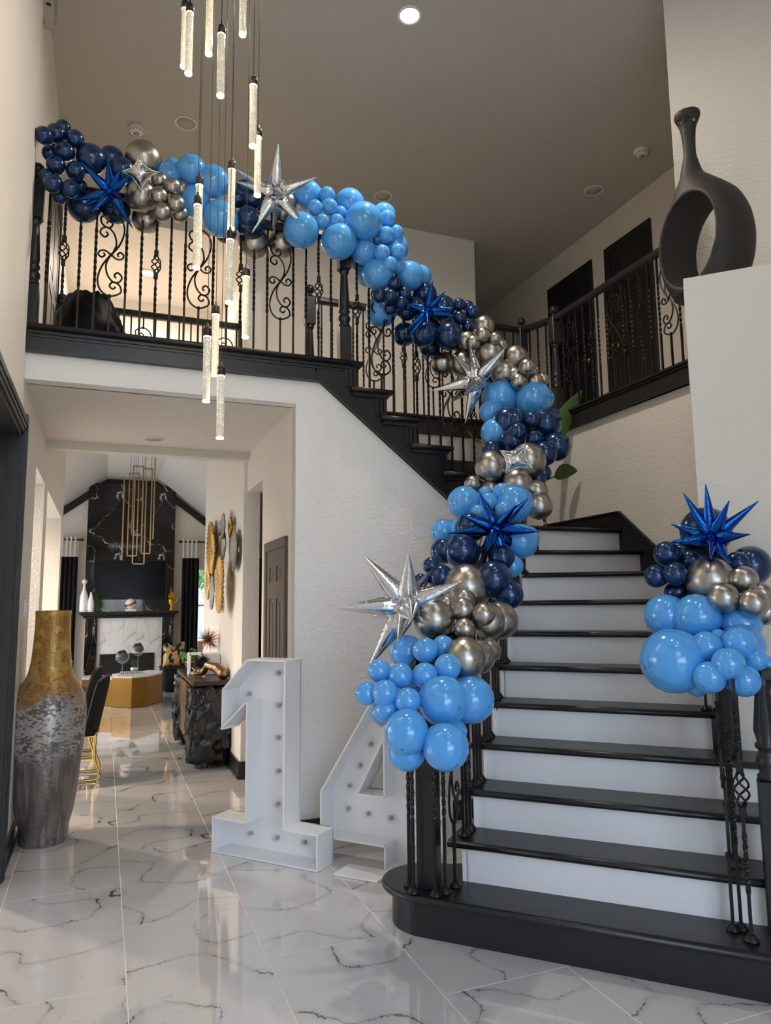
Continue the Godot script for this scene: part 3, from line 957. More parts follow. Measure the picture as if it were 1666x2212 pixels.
# ------------------------------------------------------------------ balloon garland: x, y, z, radius (m), colour, label, group
const BALLOONS := [
	[Vector3(-0.445, 4.362, -4.475), 0.053, "n", Vector3(0.50, -0.19, -0.85), "small navy blue balloon at the balcony's left end, upper half, third from top", "small navy blue balloons at the balcony's left end"],
	[Vector3(-0.355, 4.561, -4.660), 0.049, "n", Vector3(0.19, -0.27, -0.94), "small navy blue balloon at the balcony's left end, upper half, topmost", "small navy blue balloons at the balcony's left end"],
	[Vector3(-0.386, 4.452, -4.568), 0.060, "n", Vector3(0.27, -0.29, -0.92), "small navy blue balloon at the balcony's left end, upper half, second from top", "small navy blue balloons at the balcony's left end"],
	[Vector3(-0.276, 4.440, -4.568), 0.057, "n", Vector3(-0.13, -0.34, -0.93), "small navy blue balloon at the balcony's left end, upper half, fourth from top", "small navy blue balloons at the balcony's left end"],
	[Vector3(-0.419, 4.338, -4.613), 0.048, "n", Vector3(0.58, 0.17, -0.80), "small navy blue balloon at the balcony's left end, upper half, sixth from top", "small navy blue balloons at the balcony's left end"],
	[Vector3(-0.330, 4.342, -4.567), 0.060, "n", Vector3(0.21, 0.03, -0.98), "small navy blue balloon at the balcony's left end, upper half, fifth from top", "small navy blue balloons at the balcony's left end"],
	[Vector3(-0.377, 4.240, -4.566), 0.058, "n", Vector3(0.53, 0.53, -0.66), "small navy blue balloon at the balcony's left end, upper half, lowest", "small navy blue balloons at the balcony's left end"],
	[Vector3(-0.263, 4.224, -4.566), 0.059, "n", Vector3(0.03, 0.61, -0.79), "small navy blue balloon at the balcony's left end, lower half, fifth from left", "small navy blue balloons at the balcony's left end"],
	[Vector3(-0.427, 4.156, -4.565), 0.043, "n", Vector3(0.56, 0.71, -0.43), "small navy blue balloon at the balcony's left end, lower half, leftmost", "small navy blue balloons at the balcony's left end"],
	[Vector3(-0.384, 4.085, -4.517), 0.057, "n", Vector3(0.35, 0.89, -0.31), "small navy blue balloon at the balcony's left end, lower half, second from left", "small navy blue balloons at the balcony's left end"],
	[Vector3(-0.284, 4.071, -4.517), 0.055, "n", Vector3(-0.00, 0.95, -0.30), "small navy blue balloon at the balcony's left end, lower half, fourth from left", "small navy blue balloons at the balcony's left end"],
	[Vector3(-0.345, 4.066, -4.612), 0.049, "n", Vector3(0.18, 0.97, -0.14), "small navy blue balloon at the balcony's left end, lower half, third from left", "small navy blue balloons at the balcony's left end"],
	[Vector3(-0.235, 4.186, -4.660), 0.040, "n", Vector3(-0.18, 0.92, -0.35), "small navy blue balloon at the balcony's left end, lower half, rightmost", "small navy blue balloons at the balcony's left end"],
	[Vector3(-0.180, 4.352, -4.613), 0.097, "n", Vector3(-0.42, 0.05, -0.91), "large navy blue balloon at the balcony's left end, topmost", "large navy blue balloons at the balcony's left end"],
	[Vector3(-0.061, 4.414, -4.660), 0.081, "n", Vector3(-0.36, 0.07, -0.93), "medium navy blue balloon at the balcony's left end, upper", "medium navy blue balloons at the balcony's left end"],
	[Vector3(0.008, 4.319, -4.613), 0.083, "n", Vector3(0.03, 0.08, -1.00), "medium navy blue balloon at the balcony's left end, lower", "medium navy blue balloons at the balcony's left end"],
	[Vector3(-0.217, 4.120, -4.783), 0.108, "n", Vector3(0.01, 0.99, -0.12), "large navy blue balloon at the balcony's left end, second from top", "large navy blue balloons at the balcony's left end"],
	[Vector3(-0.021, 4.137, -4.783), 0.096, "n", Vector3(-0.16, 0.97, -0.19), "large navy blue balloon at the balcony's left end, lowest", "large navy blue balloons at the balcony's left end"],
	[Vector3(0.137, 4.455, -4.660), 0.120, "s", Vector3(0.23, -0.25, -0.94), "large chrome silver balloon beside the small balcony star, topmost", "large chrome silver balloons beside the small balcony star"],
	[Vector3(0.127, 4.169, -4.612), 0.106, "s", Vector3(0.08, 0.78, -0.62), "large chrome silver balloon beside the small balcony star, second from top", "large chrome silver balloons beside the small balcony star"],
	[Vector3(0.171, 4.104, -4.783), 0.094, "s", Vector3(0.21, 0.97, -0.13), "large chrome silver balloon beside the small balcony star, lowest", "large chrome silver balloons beside the small balcony star"],
	[Vector3(0.237, 4.273, -4.566), 0.053, "s", Vector3(0.18, 0.16, -0.97), "small chrome silver balloon beside the small balcony star, upper half, second from left", "small chrome silver balloons beside the small balcony star"],
	[Vector3(0.313, 4.218, -4.519), 0.057, "s", Vector3(0.03, 0.31, -0.95), "small chrome silver balloon beside the small balcony star, upper half, third from left", "small chrome silver balloons beside the small balcony star"],
	[Vector3(0.377, 4.272, -4.613), 0.053, "s", Vector3(-0.08, 0.26, -0.96), "small chrome silver balloon beside the small balcony star, upper half, rightmost", "small chrome silver balloons beside the small balcony star"],
	[Vector3(0.233, 4.134, -4.517), 0.059, "s", Vector3(0.18, 0.73, -0.66), "small chrome silver balloon beside the small balcony star, upper half, leftmost", "small chrome silver balloons beside the small balcony star"],
	[Vector3(0.342, 4.099, -4.517), 0.060, "s", Vector3(0.04, 0.80, -0.60), "small chrome silver balloon beside the small balcony star, lower half, second from left", "small chrome silver balloons beside the small balcony star"],
	[Vector3(0.257, 4.026, -4.516), 0.059, "s", Vector3(0.06, 0.95, -0.31), "small chrome silver balloon beside the small balcony star, lower half, leftmost", "small chrome silver balloons beside the small balcony star"],
	[Vector3(0.370, 4.064, -4.564), 0.056, "s", Vector3(0.02, 0.93, -0.37), "small chrome silver balloon beside the small balcony star, lower half, rightmost", "small chrome silver balloons beside the small balcony star"],
	[Vector3(0.301, 4.374, -4.660), 0.084, "b", Vector3(-0.11, -0.00, -0.99), "medium light blue balloon left of the balcony's silver star", ""],
	[Vector3(0.329, 4.471, -4.706), 0.062, "b", Vector3(-0.29, -0.05, -0.96), "small light blue balloon left of the balcony's silver star", ""],
	[Vector3(0.442, 4.421, -4.614), 0.101, "b", Vector3(-0.01, -0.22, -0.97), "large light blue balloon left of the balcony's silver star, topmost", "large light blue balloons left of the balcony's silver star"],
	[Vector3(0.586, 4.365, -4.613), 0.113, "b", Vector3(-0.04, -0.14, -0.99), "large light blue balloon left of the balcony's silver star, second from top", "large light blue balloons left of the balcony's silver star"],
	[Vector3(0.471, 4.226, -4.660), 0.109, "b", Vector3(0.15, 0.63, -0.77), "large light blue balloon left of the balcony's silver star, third from top", "large light blue balloons left of the balcony's silver star"],
	[Vector3(0.643, 4.111, -4.612), 0.124, "b", Vector3(-0.01, 0.91, -0.41), "large light blue balloon left of the balcony's silver star, lowest", "large light blue balloons left of the balcony's silver star"],
	[Vector3(0.852, 4.298, -4.614), 0.073, "n", Vector3(0.13, -0.14, -0.98), "medium navy blue balloon behind the balcony's silver star, topmost", "medium navy blue balloons behind the balcony's silver star"],
	[Vector3(0.820, 4.131, -4.566), 0.077, "n", Vector3(0.26, 0.67, -0.70), "medium navy blue balloon behind the balcony's silver star, second from top", "medium navy blue balloons behind the balcony's silver star"],
	[Vector3(0.760, 4.306, -4.660), 0.065, "n", Vector3(0.12, 0.18, -0.98), "small navy blue balloon behind the balcony's silver star, leftmost", "small navy blue balloons behind the balcony's silver star"],
	[Vector3(0.857, 4.134, -4.660), 0.101, "n", Vector3(0.05, 0.88, -0.48), "large navy blue balloon behind the balcony's silver star", ""],
	[Vector3(0.807, 4.396, -4.660), 0.059, "n", Vector3(0.02, -0.25, -0.97), "small navy blue balloon behind the balcony's silver star, second from left", "small navy blue balloons behind the balcony's silver star"],
	[Vector3(0.919, 4.308, -4.660), 0.060, "n", Vector3(0.27, 0.06, -0.96), "small navy blue balloon behind the balcony's silver star, rightmost", "small navy blue balloons behind the balcony's silver star"],
	[Vector3(0.699, 4.112, -4.782), 0.078, "n", Vector3(0.11, 0.98, -0.14), "medium navy blue balloon behind the balcony's silver star, lowest", "medium navy blue balloons behind the balcony's silver star"],
	[Vector3(0.899, 4.067, -4.782), 0.110, "s", Vector3(0.14, 0.99, -0.10), "large chrome silver balloon behind the balcony's silver star, left", "large chrome silver balloons behind the balcony's silver star"],
	[Vector3(1.100, 4.097, -4.781), 0.099, "s", Vector3(-0.01, 0.99, -0.13), "large chrome silver balloon behind the balcony's silver star, right", "large chrome silver balloons behind the balcony's silver star"],
	[Vector3(1.104, 4.346, -4.660), 0.075, "s", Vector3(0.32, 0.06, -0.94), "medium chrome silver balloon behind the balcony's silver star, upper", "medium chrome silver balloons behind the balcony's silver star"],
	[Vector3(1.086, 4.279, -4.660), 0.075, "s", Vector3(0.27, 0.45, -0.85), "medium chrome silver balloon behind the balcony's silver star, lower", "medium chrome silver balloons behind the balcony's silver star"],
	[Vector3(1.260, 4.436, -4.660), 0.108, "b", Vector3(0.40, -0.20, -0.89), "large light blue balloon at the balcony corner, left half, second from left", "large light blue balloons at the balcony corner"],
	[Vector3(1.189, 4.109, -4.567), 0.126, "b", Vector3(-0.11, 0.89, -0.44), "large light blue balloon at the balcony corner, left half, leftmost", "large light blue balloons at the balcony corner"],
	[Vector3(1.379, 4.412, -4.570), 0.059, "b", Vector3(0.12, -0.25, -0.96), "small light blue balloon at the balcony corner, upper half, third from left", "small light blue balloons at the balcony corner"],
	[Vector3(1.277, 4.269, -4.523), 0.055, "b", Vector3(0.34, 0.17, -0.93), "small light blue balloon at the balcony corner, upper half, leftmost", "small light blue balloons at the balcony corner"],
	[Vector3(1.383, 4.297, -4.524), 0.058, "b", Vector3(0.12, 0.05, -0.99), "small light blue balloon at the balcony corner, upper half, fourth from left", "small light blue balloons at the balcony corner"],
	[Vector3(1.493, 4.323, -4.615), 0.050, "b", Vector3(0.46, 0.09, -0.89), "small light blue balloon at the balcony corner, upper half, sixth from left", "small light blue balloons at the balcony corner"],
	[Vector3(1.328, 4.177, -4.522), 0.052, "b", Vector3(0.29, 0.65, -0.70), "small light blue balloon at the balcony corner, upper half, second from left", "small light blue balloons at the balcony corner"],
	[Vector3(1.434, 4.195, -4.523), 0.056, "b", Vector3(0.32, 0.43, -0.84), "small light blue balloon at the balcony corner, upper half, fifth from left", "small light blue balloons at the balcony corner"],
	[Vector3(1.579, 4.437, -4.660), 0.111, "b", Vector3(0.29, -0.18, -0.94), "large light blue balloon at the balcony corner, left half, fourth from left", "large light blue balloons at the balcony corner"],
	[Vector3(1.464, 4.076, -4.568), 0.130, "b", Vector3(0.72, 0.62, -0.31), "large light blue balloon at the balcony corner, left half, third from left", "large light blue balloons at the balcony corner"],
	[Vector3(1.640, 4.240, -4.525), 0.136, "b", Vector3(0.37, -0.17, -0.91), "large light blue balloon at the balcony corner, left half, rightmost", "large light blue balloons at the balcony corner"],
	[Vector3(1.831, 4.372, -4.616), 0.092, "b", Vector3(0.01, -0.29, -0.96), "medium light blue balloon at the balcony corner, upper", "medium light blue balloons at the balcony corner"],
	[Vector3(1.839, 4.323, -4.571), 0.066, "b", Vector3(-0.02, -0.30, -0.95), "small light blue balloon at the balcony corner, upper half, rightmost", "small light blue balloons at the balcony corner"],
	[Vector3(1.813, 4.171, -4.526), 0.060, "b", Vector3(-0.12, -0.04, -0.99), "small light blue balloon at the balcony corner, lower half, second from top", "small light blue balloons at the balcony corner"],
	[Vector3(1.908, 4.228, -4.571), 0.057, "b", Vector3(-0.06, -0.27, -0.96), "small light blue balloon at the balcony corner, lower half, topmost", "small light blue balloons at the balcony corner"],
	[Vector3(1.930, 4.153, -4.660), 0.108, "b", Vector3(-0.09, 0.22, -0.97), "large light blue balloon at the balcony corner, right half, third from left", "large light blue balloons at the balcony corner"],
	[Vector3(1.676, 4.055, -4.614), 0.094, "b", Vector3(0.63, 0.63, -0.46), "large light blue balloon at the balcony corner, right half, leftmost", "large light blue balloons at the balcony corner"],
	[Vector3(1.778, 4.023, -4.524), 0.060, "b", Vector3(0.44, 0.08, -0.90), "small light blue balloon at the balcony corner, lower half, fifth from top", "small light blue balloons at the balcony corner"],
	[Vector3(1.902, 4.052, -4.525), 0.063, "b", Vector3(-0.05, -0.03, -1.00), "small light blue balloon at the balcony corner, lower half, fourth from top", "small light blue balloons at the balcony corner"],
	[Vector3(1.835, 3.943, -4.523), 0.060, "b", Vector3(0.33, 0.15, -0.93), "small light blue balloon at the balcony corner, lower half, sixth from top", "small light blue balloons at the balcony corner"],
	[Vector3(1.916, 3.962, -4.569), 0.053, "b", Vector3(-0.00, 0.20, -0.98), "small light blue balloon at the balcony corner, lower half, lowest", "small light blue balloons at the balcony corner"],
	[Vector3(1.778, 3.901, -4.614), 0.116, "b", Vector3(0.72, 0.50, -0.48), "large light blue balloon at the balcony corner, right half, second from left", "large light blue balloons at the balcony corner"],
	[Vector3(2.029, 3.930, -4.615), 0.111, "b", Vector3(-0.30, 0.29, -0.91), "large light blue balloon at the balcony corner, right half, rightmost", "large light blue balloons at the balcony corner"],
	[Vector3(2.141, 3.966, -4.660), 0.085, "b", Vector3(-0.35, 0.22, -0.91), "medium light blue balloon at the balcony corner, lower", "medium light blue balloons at the balcony corner"],
	[Vector3(1.782, 4.178, -4.615), 0.051, "b", Vector3(0.24, 0.14, -0.96), "small light blue balloon at the balcony corner, lower half, third from top", "small light blue balloons at the balcony corner"],
	[Vector3(1.662, 4.060, -4.778), 0.058, "b", Vector3(0.72, 0.69, -0.06), "small light blue balloon below the balcony corner", ""],
	[Vector3(1.761, 3.971, -4.778), 0.091, "b", Vector3(0.83, 0.52, -0.21), "medium light blue balloon below the balcony corner", ""],
	[Vector3(1.866, 3.697, -4.780), 0.120, "b", Vector3(0.69, 0.72, -0.08), "large light blue balloon below the balcony corner", ""],
	[Vector3(1.890, 3.826, -4.568), 0.057, "n", Vector3(0.17, 0.62, -0.77), "small navy blue balloon round the upper-flight blue star, left half, fourth from left", "small navy blue balloons round the upper-flight blue star"],
	[Vector3(1.769, 3.713, -4.566), 0.051, "n", Vector3(0.71, 0.65, -0.25), "small navy blue balloon round the upper-flight blue star, left half, leftmost", "small navy blue balloons round the upper-flight blue star"],
	[Vector3(1.837, 3.702, -4.521), 0.051, "n", Vector3(0.50, 0.69, -0.52), "small navy blue balloon round the upper-flight blue star, left half, third from left", "small navy blue balloons round the upper-flight blue star"],
	[Vector3(1.966, 3.761, -4.568), 0.053, "n", Vector3(0.11, 0.52, -0.85), "small navy blue balloon round the upper-flight blue star, left half, rightmost", "small navy blue balloons round the upper-flight blue star"],
	[Vector3(1.940, 3.686, -4.567), 0.053, "n", Vector3(0.17, 0.85, -0.50), "small navy blue balloon round the upper-flight blue star, left half, fifth from left", "small navy blue balloons round the upper-flight blue star"],
	[Vector3(1.869, 3.650, -4.613), 0.048, "n", Vector3(0.44, 0.86, -0.25), "small navy blue balloon round the upper-flight blue star, left half, second from left", "small navy blue balloons round the upper-flight blue star"],
	[Vector3(2.173, 3.825, -4.660), 0.094, "n", Vector3(0.12, 0.01, -0.99), "large navy blue balloon round the upper-flight blue star, topmost", "large navy blue balloons round the upper-flight blue star"],
	[Vector3(2.074, 3.700, -4.614), 0.071, "n", Vector3(0.12, 0.59, -0.79), "medium navy blue balloon round the upper-flight blue star, topmost", "medium navy blue balloons round the upper-flight blue star"],
	[Vector3(2.302, 3.723, -4.615), 0.094, "n", Vector3(0.14, 0.07, -0.99), "large navy blue balloon round the upper-flight blue star, second from top", "large navy blue balloons round the upper-flight blue star"],
	[Vector3(2.026, 3.679, -4.660), 0.075, "n", Vector3(0.24, 0.79, -0.57), "medium navy blue balloon round the upper-flight blue star, second from top", "medium navy blue balloons round the upper-flight blue star"],
	[Vector3(2.414, 3.745, -4.571), 0.050, "n", Vector3(-0.02, -0.19, -0.98), "small navy blue balloon round the upper-flight blue star, right half, topmost", "small navy blue balloons round the upper-flight blue star"],
	[Vector3(2.516, 3.765, -4.616), 0.046, "n", Vector3(0.04, -0.17, -0.99), "small navy blue balloon round the upper-flight blue star, right half, second from top", "small navy blue balloons round the upper-flight blue star"],
	[Vector3(2.526, 3.698, -4.571), 0.058, "n", Vector3(0.13, -0.13, -0.98), "small navy blue balloon round the upper-flight blue star, right half, third from top", "small navy blue balloons round the upper-flight blue star"],
	[Vector3(2.417, 3.640, -4.570), 0.055, "n", Vector3(0.41, -0.19, -0.89), "small navy blue balloon round the upper-flight blue star, right half, fourth from top", "small navy blue balloons round the upper-flight blue star"],
	[Vector3(2.489, 3.578, -4.570), 0.052, "n", Vector3(0.28, 0.02, -0.96), "small navy blue balloon round the upper-flight blue star, right half, lowest", "small navy blue balloons round the upper-flight blue star"],
	[Vector3(2.052, 3.541, -4.780), 0.090, "n", Vector3(0.39, 0.91, -0.16), "medium navy blue balloon round the upper-flight blue star, third from top", "medium navy blue balloons round the upper-flight blue star"],
	[Vector3(2.138, 3.495, -4.614), 0.103, "n", Vector3(0.51, 0.78, -0.35), "large navy blue balloon round the upper-flight blue star, third from top", "large navy blue balloons round the upper-flight blue star"],
	[Vector3(2.326, 3.486, -4.569), 0.108, "n", Vector3(0.62, 0.63, -0.47), "large navy blue balloon round the upper-flight blue star, lowest", "large navy blue balloons round the upper-flight blue star"],
	[Vector3(2.259, 3.465, -4.779), 0.078, "n", Vector3(0.50, 0.86, -0.10), "medium navy blue balloon round the upper-flight blue star, lowest", "medium navy blue balloons round the upper-flight blue star"],
	[Vector3(2.524, 3.521, -4.393), 0.079, "s", Vector3(0.08, -0.05, -1.00), "medium chrome silver balloon round the upper-flight silver star, second from left", "medium chrome silver balloons round the upper-flight silver star"],
	[Vector3(2.475, 3.427, -4.326), 0.054, "s", Vector3(0.57, -0.17, -0.80), "small chrome silver balloon round the upper-flight silver star, left half, second from left", "small chrome silver balloons round the upper-flight silver star"],
	[Vector3(2.556, 3.397, -4.293), 0.045, "s", Vector3(0.27, -0.23, -0.93), "small chrome silver balloon round the upper-flight silver star, left half, third from left", "small chrome silver balloons round the upper-flight silver star"],
	[Vector3(2.422, 3.379, -4.378), 0.054, "s", Vector3(0.63, 0.27, -0.72), "small chrome silver balloon round the upper-flight silver star, left half, leftmost", "small chrome silver balloons round the upper-flight silver star"],
	[Vector3(2.565, 3.311, -4.392), 0.110, "s", Vector3(0.74, 0.21, -0.64), "large chrome silver balloon round the upper-flight silver star, third from left", "large chrome silver balloons round the upper-flight silver star"],
	[Vector3(2.432, 3.431, -4.483), 0.072, "s", Vector3(0.49, 0.57, -0.66), "medium chrome silver balloon round the upper-flight silver star, leftmost", "medium chrome silver balloons round the upper-flight silver star"],
	[Vector3(2.757, 3.297, -4.349), 0.091, "s", Vector3(0.07, -0.03, -1.00), "medium chrome silver balloon round the upper-flight silver star, rightmost", "medium chrome silver balloons round the upper-flight silver star"],
	[Vector3(2.650, 3.383, -4.379), 0.055, "s", Vector3(0.09, 0.03, -1.00), "small chrome silver balloon round the upper-flight silver star, left half, fourth from left", "small chrome silver balloons round the upper-flight silver star"],
	[Vector3(2.421, 3.279, -4.552), 0.099, "s", Vector3(0.58, 0.80, -0.14), "large chrome silver balloon round the upper-flight silver star, second from left", "large chrome silver balloons round the upper-flight silver star"],
	[Vector3(2.351, 3.327, -4.735), 0.092, "s", Vector3(0.30, 0.94, -0.17), "large chrome silver balloon round the upper-flight silver star, leftmost", "large chrome silver balloons round the upper-flight silver star"],
	[Vector3(2.673, 3.182, -4.378), 0.102, "s", Vector3(0.50, 0.60, -0.63), "large chrome silver balloon round the upper-flight silver star, rightmost", "large chrome silver balloons round the upper-flight silver star"],
	[Vector3(2.751, 3.175, -4.195), 0.060, "s", Vector3(0.09, 0.00, -1.00), "small chrome silver balloon round the upper-flight silver star, right half, second from left", "small chrome silver balloons round the upper-flight silver star"],
	[Vector3(2.714, 3.145, -4.299), 0.055, "s", Vector3(0.30, 0.51, -0.80), "small chrome silver balloon round the upper-flight silver star, left half, rightmost", "small chrome silver balloons round the upper-flight silver star"],
	[Vector3(2.716, 3.080, -4.254), 0.061, "s", Vector3(0.44, 0.38, -0.81), "small chrome silver balloon round the upper-flight silver star, right half, leftmost", "small chrome silver balloons round the upper-flight silver star"],
	[Vector3(2.842, 3.094, -4.235), 0.060, "s", Vector3(-0.13, 0.40, -0.91), "small chrome silver balloon round the upper-flight silver star, right half, fourth from left", "small chrome silver balloons round the upper-flight silver star"],
	[Vector3(2.917, 3.116, -4.245), 0.046, "s", Vector3(-0.20, 0.12, -0.97), "small chrome silver balloon round the upper-flight silver star, right half, rightmost", "small chrome silver balloons round the upper-flight silver star"],
	[Vector3(2.848, 3.182, -4.266), 0.044, "s", Vector3(-0.17, 0.18, -0.97), "small chrome silver balloon round the upper-flight silver star, right half, third from left", "small chrome silver balloons round the upper-flight silver star"],
	[Vector3(2.639, 2.991, -4.400), 0.131, "b", Vector3(0.68, 0.72, -0.12), "large light blue balloon at the stair turn, second from left", "large light blue balloons at the stair turn"],
	[Vector3(2.845, 2.970, -4.277), 0.135, "b", Vector3(0.01, 0.66, -0.75), "large light blue balloon at the stair turn, rightmost", "large light blue balloons at the stair turn"],
	[Vector3(2.969, 2.998, -4.322), 0.078, "b", Vector3(-0.25, 0.72, -0.64), "medium light blue balloon at the stair turn, right", "medium light blue balloons at the stair turn"],
	[Vector3(2.527, 2.865, -4.343), 0.081, "b", Vector3(0.95, 0.31, -0.08), "medium light blue balloon at the stair turn, left", "medium light blue balloons at the stair turn"],
	[Vector3(2.484, 2.679, -4.214), 0.101, "b", Vector3(0.92, 0.37, -0.15), "large light blue balloon at the stair turn, leftmost", "large light blue balloons at the stair turn"],
	[Vector3(2.560, 2.741, -4.170), 0.115, "n", Vector3(0.93, 0.14, -0.33), "large navy blue balloon at the stair turn, leftmost", "large navy blue balloons at the stair turn"],
	[Vector3(2.773, 2.720, -4.031), 0.109, "n", Vector3(-0.16, 0.03, -0.99), "large navy blue balloon at the stair turn, second from left", "large navy blue balloons at the stair turn"],
	[Vector3(2.864, 2.806, -4.098), 0.063, "n", Vector3(-0.25, 0.40, -0.88), "small navy blue balloon at the stair turn, upper half, rightmost", "small navy blue balloons at the stair turn"],
	[Vector3(2.563, 2.735, -4.062), 0.053, "n", Vector3(0.70, -0.38, -0.61), "small navy blue balloon at the stair turn, upper half, leftmost", "small navy blue balloons at the stair turn"],
	[Vector3(2.653, 2.729, -4.006), 0.061, "n", Vector3(0.17, -0.42, -0.89), "small navy blue balloon at the stair turn, upper half, third from left", "small navy blue balloons at the stair turn"],
	[Vector3(2.534, 2.639, -4.003), 0.062, "n", Vector3(0.76, -0.28, -0.59), "small navy blue balloon at the stair turn, upper half, second from left", "small navy blue balloons at the stair turn"],
	[Vector3(2.637, 2.592, -3.956), 0.057, "n", Vector3(0.17, 0.13, -0.98), "small navy blue balloon at the stair turn, lower half, topmost", "small navy blue balloons at the stair turn"],
	[Vector3(2.533, 2.594, -4.069), 0.088, "n", Vector3(0.87, 0.19, -0.45), "medium navy blue balloon at the stair turn, second from left", "medium navy blue balloons at the stair turn"],
	[Vector3(2.410, 2.536, -4.139), 0.067, "n", Vector3(0.99, 0.07, -0.14), "medium navy blue balloon at the stair turn, leftmost", "medium navy blue balloons at the stair turn"],
	[Vector3(2.663, 2.478, -3.894), 0.083, "n", Vector3(-0.22, 0.32, -0.92), "medium navy blue balloon at the stair turn, rightmost", "medium navy blue balloons at the stair turn"],
	[Vector3(2.781, 2.540, -3.930), 0.099, "n", Vector3(-0.32, 0.39, -0.86), "large navy blue balloon at the stair turn, rightmost", "large navy blue balloons at the stair turn"],
	[Vector3(2.650, 2.348, -3.900), 0.055, "n", Vector3(-0.21, 0.55, -0.81), "small navy blue balloon at the stair turn, lower half, second from top", "small navy blue balloons at the stair turn"],
	[Vector3(2.605, 2.306, -3.894), 0.054, "n", Vector3(-0.19, 0.47, -0.86), "small navy blue balloon at the stair turn, lower half, lowest", "small navy blue balloons at the stair turn"],
	[Vector3(2.296, 2.377, -3.963), 0.108, "s", Vector3(0.86, -0.34, -0.38), "large chrome silver balloon round the stair-turn silver star, leftmost", "large chrome silver balloons round the stair-turn silver star"],
	[Vector3(2.519, 2.416, -3.871), 0.118, "s", Vector3(0.10, -0.03, -0.99), "large chrome silver balloon round the stair-turn silver star, rightmost", "large chrome silver balloons round the stair-turn silver star"],
	[Vector3(2.174, 2.267, -3.993), 0.054, "s", Vector3(0.94, -0.18, -0.29), "small chrome silver balloon round the stair-turn silver star", ""],
	[Vector3(2.419, 2.256, -3.852), 0.099, "s", Vector3(0.12, -0.04, -0.99), "large chrome silver balloon round the stair-turn silver star, second from left", "large chrome silver balloons round the stair-turn silver star"],
	[Vector3(2.277, 2.219, -3.954), 0.068, "s", Vector3(0.92, 0.22, -0.33), "medium chrome silver balloon round the stair-turn silver star, leftmost", "medium chrome silver balloons round the stair-turn silver star"],
	[Vector3(2.528, 2.207, -3.800), 0.075, "s", Vector3(-0.26, 0.32, -0.91), "medium chrome silver balloon round the stair-turn silver star, second from left", "medium chrome silver balloons round the stair-turn silver star"],
	[Vector3(2.492, 2.100, -3.726), 0.086, "s", Vector3(-0.33, 0.36, -0.87), "medium chrome silver balloon round the stair-turn silver star, rightmost", "medium chrome silver balloons round the stair-turn silver star"],
	[Vector3(2.080, 2.133, -3.933), 0.107, "b", Vector3(0.96, 0.10, -0.26), "large light blue balloon round the mid-stair blue star, leftmost", "large light blue balloons round the mid-stair blue star"],
	[Vector3(2.343, 2.118, -3.779), 0.123, "b", Vector3(0.06, 0.35, -0.94), "large light blue balloon round the mid-stair blue star, second from left", "large light blue balloons round the mid-stair blue star"],
	[Vector3(2.191, 2.127, -3.821), 0.061, "b", Vector3(0.71, -0.06, -0.70), "small light blue balloon round the mid-stair blue star, third from top", "small light blue balloons round the mid-stair blue star"],
	[Vector3(2.264, 2.186, -3.784), 0.058, "b", Vector3(0.46, -0.25, -0.85), "small light blue balloon round the mid-stair blue star, topmost", "small light blue balloons round the mid-stair blue star"],
	[Vector3(2.247, 2.067, -3.735), 0.058, "b", Vector3(0.09, 0.22, -0.97), "small light blue balloon round the mid-stair blue star, fourth from top", "small light blue balloons round the mid-stair blue star"],
	[Vector3(2.124, 2.057, -3.843), 0.056, "b", Vector3(0.86, 0.35, -0.37), "small light blue balloon round the mid-stair blue star, fifth from top", "small light blue balloons round the mid-stair blue star"],
	[Vector3(2.222, 2.194, -3.913), 0.048, "b", Vector3(0.90, 0.00, -0.44), "small light blue balloon round the mid-stair blue star, second from top", "small light blue balloons round the mid-stair blue star"],
	[Vector3(1.906, 1.939, -3.889), 0.081, "b", Vector3(0.95, 0.29, -0.15), "medium light blue balloon round the mid-stair blue star, leftmost", "medium light blue balloons round the mid-stair blue star"],
	[Vector3(1.986, 1.943, -3.854), 0.079, "b", Vector3(0.88, 0.42, -0.21), "medium light blue balloon round the mid-stair blue star, second from left", "medium light blue balloons round the mid-stair blue star"],
	[Vector3(2.251, 1.864, -3.569), 0.103, "b", Vector3(-0.26, 0.54, -0.80), "large light blue balloon round the mid-stair blue star, rightmost", "large light blue balloons round the mid-stair blue star"],
	[Vector3(2.319, 1.887, -3.610), 0.075, "b", Vector3(-0.25, 0.55, -0.80), "medium light blue balloon round the mid-stair blue star, rightmost", "medium light blue balloons round the mid-stair blue star"],
	[Vector3(2.164, 1.716, -3.531), 0.065, "b", Vector3(-0.13, 0.29, -0.95), "small light blue balloon round the mid-stair blue star, lowest", "small light blue balloons round the mid-stair blue star"],
	[Vector3(2.018, 1.956, -3.750), 0.092, "n", Vector3(0.91, 0.16, -0.38), "large navy blue balloon under the mid-stair blue star, topmost", "large navy blue balloons under the mid-stair blue star"],
	[Vector3(1.823, 1.809, -3.724), 0.077, "n", Vector3(0.72, -0.27, -0.64), "medium navy blue balloon under the mid-stair blue star, second from left", "medium navy blue balloons under the mid-stair blue star"],
	[Vector3(1.896, 1.801, -3.629), 0.101, "n", Vector3(0.51, -0.29, -0.81), "large navy blue balloon under the mid-stair blue star, second from top", "large navy blue balloons under the mid-stair blue star"],
	[Vector3(1.692, 1.717, -3.614), 0.049, "n", Vector3(0.84, -0.39, -0.38), "small navy blue balloon under the mid-stair blue star, upper", "small navy blue balloons under the mid-stair blue star"],
	[Vector3(1.614, 1.632, -3.588), 0.042, "n", Vector3(0.97, -0.02, -0.22), "small navy blue balloon under the mid-stair blue star, lower", "small navy blue balloons under the mid-stair blue star"],
	[Vector3(1.725, 1.650, -3.560), 0.074, "n", Vector3(0.91, -0.08, -0.40), "medium navy blue balloon under the mid-stair blue star, leftmost", "medium navy blue balloons under the mid-stair blue star"],
